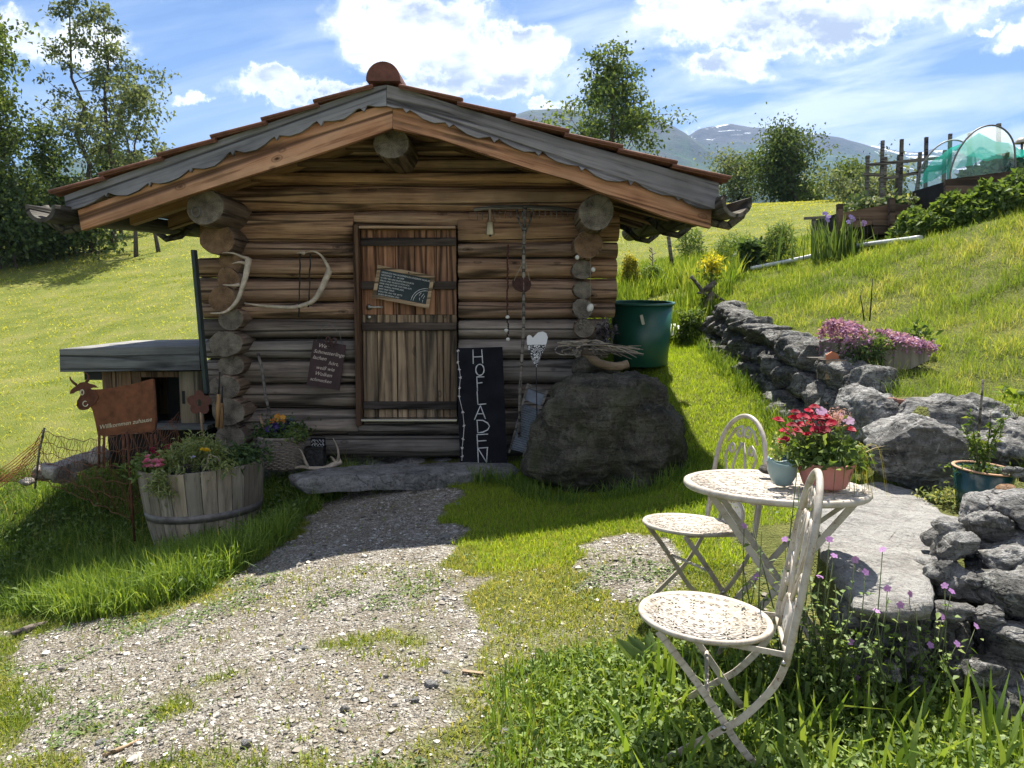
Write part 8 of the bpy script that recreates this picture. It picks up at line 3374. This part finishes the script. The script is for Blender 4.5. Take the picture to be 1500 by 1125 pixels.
def plant_grass():
    # lawn between hut and dry wall, and the short turf in front of the boulder
    def keep(x, y, r):
        g = gravelness(x, y)
        ok = (x < wall_x(y) - .10) & ~in_hut(x, y) & (r.uniform(0, 1, len(x)) > g * 1.2)
        ok &= (y > 4.1 + .5 * (x < -.2)) | (x > .5)
        return ok & ~((x > 1.25) & (y < 4.45))
    x, y = scatter(210000, -.9, 2.5, 3.9, 10.2, keep, 1)
    tall = sstep(fbm(x, y, 2.0, 8), .5, .7)
    put("lawn_grass", x, y, .02, .07, .0026, .005, G_LAWN, .6, seed=2, tonefield=(fbm(x, y, 1.1, 5) - .5) * .8)
    # hay meadow left
    def keep2(x, y, r):
        return (np.abs(x) < wedge(y, 1)) & ~in_hut(x, y) & ((x < -2.9) | (y > 10.9)) & (x < np.where(y < 18, 2.6 + .35 * (y - 9.5), 99)) & ~((x > -4.35) & (y > 7.1) & (y < 8.5) & (x < -2.9))
    x, y = scatter(230000, -33, 26, 6.9, 44, keep2, 3, True)
    w = .0042 * np.maximum(1, y / 6.5) ** 1.05 * np.random.default_rng(5).uniform(.7, 1.4, len(x))
    tf = (fbm(x * .45 + y * .5, y * .55 - x * .2, .9, 5) - .5) * 1.6 + (fbm(x, y, 2.2, 15) - .5) * .7
    put("meadow_grass", x, y, .02, .07, w * 1.5, None, G_FIELD, 1.3, seed=4, tone=(.32, .62), tonefield=tf)
    # the bank above the wall
    def keep3(x, y, r):
        ok = (x > wall_x(y) + .16) & (y > 4.6 + .5 * (x < 2.9)) & (np.abs(x) < wedge(y, 1.2))
        return ok & ~((x > 2.45) & (x < 3.15) & (y > 5.7) & (y < 6.2))
    x, y = scatter(430000, 2.2, 14, 4.55, 17, keep3, 6, True)
    w = .0028 * np.maximum(1, y / 5) * np.random.default_rng(7).uniform(.7, 1.4, len(x))
    tf = (fbm(x, y, .9, 25) - .5) * 1.1 + (fbm(x, y, 3.2, 35) - .5) * .6
    put("bank_grass", x, y, .025, .12, w, None, G_BANK, .65, seed=8, tone=(.1, .8), tonefield=tf + (fbm(x, y, 6, 55) - .5) * .7, hscale=.45 + 1.3 * sstep(fbm(x, y, 5.0, 45, 3), .35, .7))
    # rank growth behind the hut's right side
    def keep7(x, y, r):
        return (fbm(x, y, .8, 71) > .42) & (x < 1.0 + .42 * (y - 6))
    x, y = scatter(26000, 1.0, 5.5, 9.6, 14.5, keep7, 71)
    put("rank_grass", x, y, .12, .5, .012, .024, G_BANK, .35, seed=72, tone=(.0, .7), tonefield=(fbm(x, y, 1.5, 73) - .5) * .8)
    # lush long grass before the shed and round the barrel
    poly = world_poly([(-80, 690), (60, 700), (200, 690), (330, 690), (430, 688), (570, 704), (560, 712), (470, 740), (412, 790), (350, 835), (300, 868), (200, 885), (110, 905), (30, 905), (-80, 925)])
    bc = at(303, 766, 5.95)

    def keep4(x, y, r):
        jx, jy = (fbm(x, y, 3, 3) - .5) * .35, (fbm(x, y, 3, 9) - .5) * .35
        return inpoly(x + jx, y + jy, poly) & (np.hypot(x - bc.x, y - bc.y) > .40)
    x, y = scatter(150000, -6.5, -.8, 3.6, 8.2, keep4, 9)
    put("long_grass", x, y, .035, .17, .0035, .008, G_LUSH, .75, seed=10, tonefield=(fbm(x, y, 1.5, 5) - .5) * .9 + (fbm(x, y, 7, 56) - .5) * .6, hscale=.5 + 1.1 * sstep(fbm(x, y, 4.5, 46, 3), .35, .7))
    # broad leaved weeds mixed into the long grass, and pale seed stems over it
    k = np.random.default_rng(17).uniform(0, 1, len(x)) < .14 * sstep(fbm(x, y, 1.3, 77), .42, .6)
    rng0 = np.random.default_rng(18)
    xx, yy = x[k], y[k]
    n0 = len(xx)
    P0 = np.stack([xx, yy, H(xx, yy) + rng0.uniform(.03, .16, n0)], 1)
    V, q = leaf_arrays(P0, rng0.normal(size=(n0, 3)) * [1, 1, .5] + [0, 0, .4], rng0.uniform(.03, .07, n0), rng0.uniform(.012, .026, n0), rng0, .3, .6)
    kind(np_obj("leafy_weeds", V, q, None, LEAF_MID, None, np.repeat(rng0.uniform(0, 1, n0), 5)), 'stuff')
    k = np.random.default_rng(19).uniform(0, 1, len(x)) < .006
    put("seed_stems", x[k], y[k], .18, .38, .003, .005, G_DRY, .45, seed=20, tone=(.5, 1))
    edge = world_poly([(30, 900), (110, 880), (200, 850), (300, 825), (400, 795), (430, 760), (415, 800), (340, 845), (250, 885), (110, 915)])

    def keep5(x, y, r):
        return inpoly(x, y, edge) & (fbm(x, y, 4, 2) > .40)
    x, y = scatter(60000, -4, -1, 3.6, 6, keep5, 11)
    put("grass_tufts", x, y, .10, .30, .006, .011, G_LUSH, .6, seed=12, tone=(.35, 1))
    # thin grass over the gravel yard
    def keep6(x, y, r):
        g = gravelness(x, y)
        p = fbm(x, y, 1.7, 31) * .6 + fbm(x, y, 5, 12) * .4
        dens = sstep(p, .50, .64) * (y < 4.35) + .03
        dens = np.where(g < .5, np.maximum(dens, .45 + .5 * sstep(p, .38, .55)), dens * np.where(y < 3.4, 1.0, .14 + .6 * sstep(x, -1.4, -1.8)))
        dens = np.where((y > 4.6) & (g > .5), .004, dens)
        return (r.uniform(0, 1, len(x)) < dens) & ~in_hut(x, y) & (y < 6.4) & ~((x > 1.15) & (y > 2.65)) & ~inpoly(x, y, poly)
    x, y = scatter(420000, -3.4, 1.5, 2.0, 6.4, keep6, 13)
    put("yard_grass", x, y, .012, .055, .003, .007, G_DRY, .8, seed=14, tonefield=(fbm(x, y, 1.1, 45) - .5) * 1.2)
    # turf at both sides of the yard
    x, y = scatter(60000, 2.55, 6.5, 1.2, 5.0, lambda x, y, r: (x > 2.3 + .12 * y), 81)
    put("verge_grass", x, y, .03, .12, .003, .006, G_BANK, .6, seed=82, tone=(.1, .8))
    x, y = scatter(70000, -8.5, -3.0, .8, 7.2, lambda x, y, r: (gravelness(x, y) < .4) & ~inpoly(x, y, poly), 83)
    put("verge_grass", x, y, .02, .09, .003, .006, G_DRY, .7, seed=84, tone=(.0, .7))
    # creeping broad leaved ground cover
    rng = np.random.default_rng(15)
    x, y = scatter(90000, -3, 1.3, 2.15, 4.4, lambda x, y, r: (r.uniform(0, 1, len(x)) < sstep(fbm(x, y, 1.9, 61) * .6 + fbm(x, y, 6, 62) * .4, .56, .66) * .35), 16)
    z = H(x, y) + (fbm(x, y, 2.5, 2) - .5) * .05
    P = np.stack([x, y, z + rng.uniform(0, .015, len(x))], 1)
    D = rng.normal(size=(len(x), 3)) * [1, 1, .25] + [0, 0, .35]
    V, q = leaf_arrays(P, D, rng.uniform(.012, .035, len(x)), rng.uniform(.007, .016, len(x)), rng, .2, .8)
    kind(np_obj("ground_cover", V, q, None, LEAF_MID, None, np.repeat(rng.uniform(0, 1, len(x)), 5)), 'stuff')


plant_grass()


def base_tufts():
    """Rank grass that the mower leaves at the foot of the stones, the slab and the barrel."""
    rng = np.random.default_rng(200)
    C = []
    b = at(885, 712, 6.05)
    for th in rng.uniform(0, 2 * PI, 120):
        k = rng.uniform(.96, 1.12)
        C.append((b.x + .62 * k * math.cos(th), 6.02 + .55 * k * math.sin(th)))
    for y in rng.uniform(5.0, 9.6, 170):
        C.append((float(wall_x(np.array([y]))[0]) - .26 + rng.normal(0, .05), y))
    p0, p1 = gnd(428, 702), gnd(560, 712)
    for u in rng.uniform(-.1, 1.15, 70):
        q = p0.lerp(p1, u)
        C.append((q.x, q.y - .06 + rng.normal(0, .05)))
    for u in rng.uniform(0, 1, 45):
        q = gnd(690, 706).lerp(gnd(790, 722), u)
        C.append((q.x, q.y + rng.normal(0, .06)))
    for px, py in ((1240, 905), (1215, 850), (1200, 790), (1290, 990), (1380, 1090), (1420, 1110), (1460, 1118), (1340, 1060)):
        for _ in range(6):
            C.append((px / F_PX * 2.5 - 750 / F_PX * 2.5 + rng.normal(0, .05), 2.5 + rng.normal(0, .05)))
    C = np.array(C)
    n = 15
    x = np.repeat(C[:, 0], n) + rng.normal(0, .025, len(C) * n)
    y = np.repeat(C[:, 1], n) + rng.normal(0, .025, len(C) * n)
    put("rank_tufts", x, y, .06, .22, .004, .008, G_LUSH, .6, seed=201, tone=(.1, 1))


base_tufts()


WEED = foliage("weed_leaf", [(0, (.07, .13, .022)), (.5, (.17, .26, .045)), (1, (.32, .40, .10))], .45)


def lush_corner():
    """Tall weeds in the near right corner, under and beside the chair."""
    rng = np.random.default_rng(90)
    poly = world_poly([(700, 1125), (720, 1010), (800, 960), (930, 925), (1000, 950), (1100, 1000), (1180, 960), (1250, 1000), (1400, 1070), (1520, 1120), (1560, 1300), (700, 1300)])

    def keep(x, y, r):
        jx = (fbm(x, y, 3, 3) - .5) * .25
        jy = (fbm(x, y, 3, 9) - .5) * .25
        return inpoly(x + jx, y + jy, poly) & (r.uniform(0, 1, len(x)) < .25 + .75 * sstep(x, -.1, .5))
    x, y = scatter(26000, -.4, 1.9, 1.9, 3.0, keep, 91)
    put("weed_grass", x, y, .025, .12, .004, .009, G_LUSH, .55, seed=92, tone=(.2, 1), sink=.0)
    x, y = scatter(30000, -.4, 1.9, 1.9, 3.0, keep, 93)
    z = H(x, y)
    n = len(x)
    P = np.stack([x, y, z + rng.uniform(.0, .10, n) * sstep(x, -.2, .5)], 1)
    V, q = leaf_arrays(P, rng.normal(size=(n, 3)) * [1, 1, .6] + [0, 0, .5], rng.uniform(.016, .048, n), rng.uniform(.009, .021, n), rng, .25, .6)
    kind(np_obj("leafy_weeds", V, q, None, WEED, None, np.repeat(rng.uniform(0, 1, n), 5)), 'stuff')
    # long broad blades
    x, y = scatter(420, .35, 1.75, 1.95, 2.75, keep, 94)
    put("broad_grass", x, y, .14, .30, .012, .024, G_LUSH, .5, seed=95, tone=(.4, 1), sink=0)
    # dock plant with big leaves under the seat
    for k, (px, py, n, L, lab) in enumerate(((955, 1000, 13, .17, "broad leaved dock plant with upright leaves beneath the nearer chair's seat"), (1030, 1005, 9, .15, "dark leaved dock plant between the nearer chair's crossed legs"), (880, 1010, 10, .09, "low dock rosette at the edge of the gravel left of the nearer chair"), (1290, 1075, 9, .13, "broad leaved weed in the corner below the layered stones"))):
        g = gnd(px, py)
        p = thing("dock_plant", lab, "plant", g)
        for j in range(n):
            az = rng.uniform(0, 2 * PI)
            d = Vector((math.cos(az) * .45, math.sin(az) * .45, 1)).normalized()
            side = d.cross(Vector((math.sin(az + .6), -math.cos(az + .6), .2))).normalized()
            ln = L * rng.uniform(.7, 1.2)
            V, Q = [], []
            for i in range(8):
                u = i / 7
                c = g + d * ln * u + Vector((math.cos(az), math.sin(az), -.5)) * (u * u * ln * .3)
                w = ln * .17 * math.sin(PI * min(1, .06 + u * .94)) ** .7 * (1 + .12 * math.sin(i * 2.3 + j))
                nrm = side.cross(d)
                V += [tuple(c - side * w + nrm * w * .25), tuple(c), tuple(c + side * w + nrm * w * .25)]
            for i in range(7):
                Q += [(3 * i, 3 * i + 1, 3 * i + 4, 3 * i + 3), (3 * i + 1, 3 * i + 2, 3 * i + 5, 3 * i + 4)]
            np_obj("leaf", np.array(V), np.array(Q), None, LEAF_MID if k != 1 else LEAF_DARK, p, np.repeat(rng.uniform(.3, 1), len(V)))
    # cranesbill: thin branching stems, lobed leaves, mauve flowers
    MAUVE = foliage("cranesbill_mauve", [(0, (.36, .16, .42)), (1, (.58, .34, .62))], .35)
    spots = [(1160, 985, 640, 90), (1205, 1000, 800, 80), (1250, 1010, 790, 70), (1300, 1040, 850, 80), (1350, 1060, 860, 80), (1395, 1085, 880, 60), (1230, 1060, 960, 70), (1110, 960, 820, 60), (1330, 1110, 990, 80)]
    fl = [(1201, 845), (1253, 820), (1222, 814), (1293, 805), (1268, 838), (1300, 862), (1333, 870), (1319, 886), (1284, 895), (1380, 903), (1430, 917), (1363, 945), (1402, 943), (1353, 980), (1255, 993), (1272, 1014), (1340, 1012), (1347, 1050), (1316, 1035), (1333, 1044), (1364, 1113), (1331, 1121), (1384, 858), (1394, 866), (1215, 790), (1180, 800), (1108, 845), (1090, 770), (1150, 790), (1246, 940)]
    for k, (px, py, pt, w) in enumerate(spots):
        g = on(px, 2.55 - .03 * (k % 4)) if k != 7 else on(px, 2.75)
        zt = at(px, pt, g.y).z
        lab = ["wiry cranesbill by the nearer chair's back leg", "bushy cranesbill between the table legs and the slab", "cranesbill with mauve flowers before the slab's front edge", "cranesbill rising before the middle stones of the layered wall", "cranesbill with small mauve blooms against the layered wall", "cranesbill at the right end, close to the lowest layered stones", "low cranesbill among the weeds below the slab", "cranesbill under the round table", "lowest cranesbill in the corner among long grass"][k]
        p = thing("cranesbill", lab, "wildflower", g, "cranesbill plants along the stones")
        near = [f for f in fl if min(range(len(spots)), key=lambda q: abs(spots[q][0] - f[0]) + .25 * abs((spots[q][1] + spots[q][2]) / 2 - f[1])) == k]
        mbs = MB()
        ends = []
        for j in range(9):
            e = Vector((g.x + rng.uniform(-w, w) / F_PX * 2.5 * .7, g.y + rng.uniform(-.12, .12), g.z + (zt - g.z) * rng.uniform(.35, .95)))
            b = g + Vector((rng.uniform(-.05, .05), rng.uniform(-.04, .04), 0))
            mbs.tube([b, b.lerp(e, .5) + Vector((rng.uniform(-.03, .03), 0, .02)), e], [.0035, .0028, .0015], 4)
            ends.append((b, e))
        for f in near:
            q = at(*f, g.y + rng.uniform(-.06, .06))
            b = g.lerp(q, .45) + Vector((rng.uniform(-.03, .03), 0, 0))
            mbs.tube([g, b, q], [.003, .0025, .0015], 4)
            blossom(p, np.array(q), .0125, MAUVE, rng, (rng.normal(0, .4), -.6, .7))
            ends.append((g, q))
        mbs.build("stem", STEM, p)
        n = 420 if k in (0, 1, 2) else 240
        P = []
        for j in range(n):
            b, e = ends[rng.integers(0, len(ends))]
            P.append(tuple(b.lerp(e, rng.uniform(.05, .9) ** 1.2)))
        P = np.array(P) + rng.normal(size=(n, 3)) * [.03, .03, .015]
        D = rng.normal(size=(n, 3)) * [1, 1, .35]
        V, q = leaf_arrays(P, D, rng.uniform(.016, .036, n), rng.uniform(.010, .022, n), rng, .2, .8)
        np_obj("leaves", V, q, None, WEED if k % 2 else LEAF_MID, p, np.repeat(np.clip(rng.normal(.55, .25, n), 0, 1), 5))


lush_corner()


# ------------------------------------------------------------------ gravel and stones of the yard
def pebbles():
    rng = np.random.default_rng(101)

    def keep(x, y, r):
        g = gravelness(x, y)
        return r.uniform(0, 1, len(x)) < np.maximum(g, .18 * (y < 4.3)) * .9
    x, y = scatter(56000, -3.4, 1.2, 2.15, 6.9, keep, 102)
    n = len(x)
    z = H(x, y) + (fbm(x, y, 2.5, 2) - .5) * .05
    s = np.clip(rng.lognormal(-5.42, .52, n), .002, .022)
    base = np.array([[1, 0, 0], [-1, 0, 0], [0, 1, 0], [0, -1, 0], [0, 0, 1], [0, 0, -.6], [.7, .7, .35], [-.7, .6, .3], [.6, -.7, .35], [-.7, -.65, .25]])
    tri = np.array([[0, 6, 8], [6, 0, 2], [8, 4, 6], [0, 8, 3], [6, 4, 2], [2, 4, 7], [7, 4, 9], [9, 4, 8], [8, 9, 3], [7, 9, 1], [2, 7, 1], [1, 9, 3], [0, 3, 5], [3, 1, 5], [1, 2, 5], [2, 0, 5]])
    B = base[None] * (1 + rng.uniform(-.3, .3, (n, 10, 1)))
    th = rng.uniform(0, 2 * PI, n)
    c, sn = np.cos(th)[:, None], np.sin(th)[:, None]
    el = rng.uniform(.6, 1.5, (n, 1))
    X = (B[:, :, 0] * c * el - B[:, :, 1] * sn) * s[:, None]
    Yv = (B[:, :, 0] * sn * el + B[:, :, 1] * c) * s[:, None]
    Z = B[:, :, 2] * s[:, None] * rng.uniform(.4, .8, (n, 1))
    V = np.stack([X + x[:, None], Yv + y[:, None], Z + z[:, None] + (s * .12)[:, None]], 2).reshape(-1, 3)
    T = (np.arange(n)[:, None, None] * 10 + tri[None]).reshape(-1, 3)
    m, nt, out = new_mat("pebble_stone")
    a = N(nt, 'ShaderNodeAttribute', attribute_name='tone').outputs['Fac']
    col = ramp(nt, a, [(0, (.085, .077, .068)), (.4, (.24, .215, .18)), (.75, (.43, .40, .35)), (1, (.66, .635, .58))])
    finish(nt, out, col, .85, None, 0, 0, 0, .3)
    kind(np_obj("gravel", V, None, T, m, None, np.repeat(np.clip(rng.normal(.5, .25, n), 0, 1), 10), False), 'stuff')
    # larger single stones
    PALE = rockmat("yard_stone", (.22, .21, .20), (.38, .37, .35), (.52, .51, .49), (.55, .54, .52), .2, 0, 8)
    for k, (px, py, w) in enumerate(((333, 840, 9), (632, 1006, 13), (742, 1076, 12), (735, 1095, 10), (652, 788, 8), (652, 880, 7), (427, 953, 8), (444, 952, 9), (672, 740, 6), (285, 1008, 9), (360, 1090, 10), (150, 1088, 10), (278, 1078, 7), (608, 1027, 8), (655, 987, 8), (1000, 912, 8), (505, 1040, 9), (250, 1115, 8))):
        g = gnd(px, py)
        r = w / F_PX * g.y
        mb = MB()
        rock_mesh(mb, g + Vector((0, 0, r * .25)), (r, r * .8, r * .55), 500 + k, 3, .2, 1.3)
        tag(mb.build("yard_stone", PALE), "pale fist sized stone lying loose on the gravel yard", "stone", "loose stones on the gravel")
    g = gnd(690, 990)
    mb = MB()
    mb.prism([g + Vector((-.035, .012, .006)), g + Vector((.05, -.012, .006)), g + Vector((.05, .000, .008)), g + Vector((-.034, .026, .008))], (0, 0, .008))
    tag(mb.build("wood_chip", W_PALE), "flat pale splinter of wood lying on the gravel", "wood chip")
    mb = MB()
    pts = [gnd(150, 1112), gnd(180, 1100), gnd(206, 1088)]
    mb.tube([p + Vector((0, 0, .012)) for p in pts], [.006, .007, .004], 6, wob=.2)
    tag(mb.build("fallen_stick", W_PALE), "thin pale stick lying at the near left of the yard", "stick")
    mb = MB()
    pts = [gnd(18, 935), gnd(45, 925), gnd(70, 917)]
    mb.tube([p + Vector((0, 0, .02)) for p in pts], [.016, .022, .012], 7, wob=.3)
    tag(mb.build("dark_stick", W_DARK), "dark weathered stick at the edge of the long grass", "stick")


pebbles()

for o in list(bpy.data.objects):
    if '_loc' in o:
        del o['_loc']
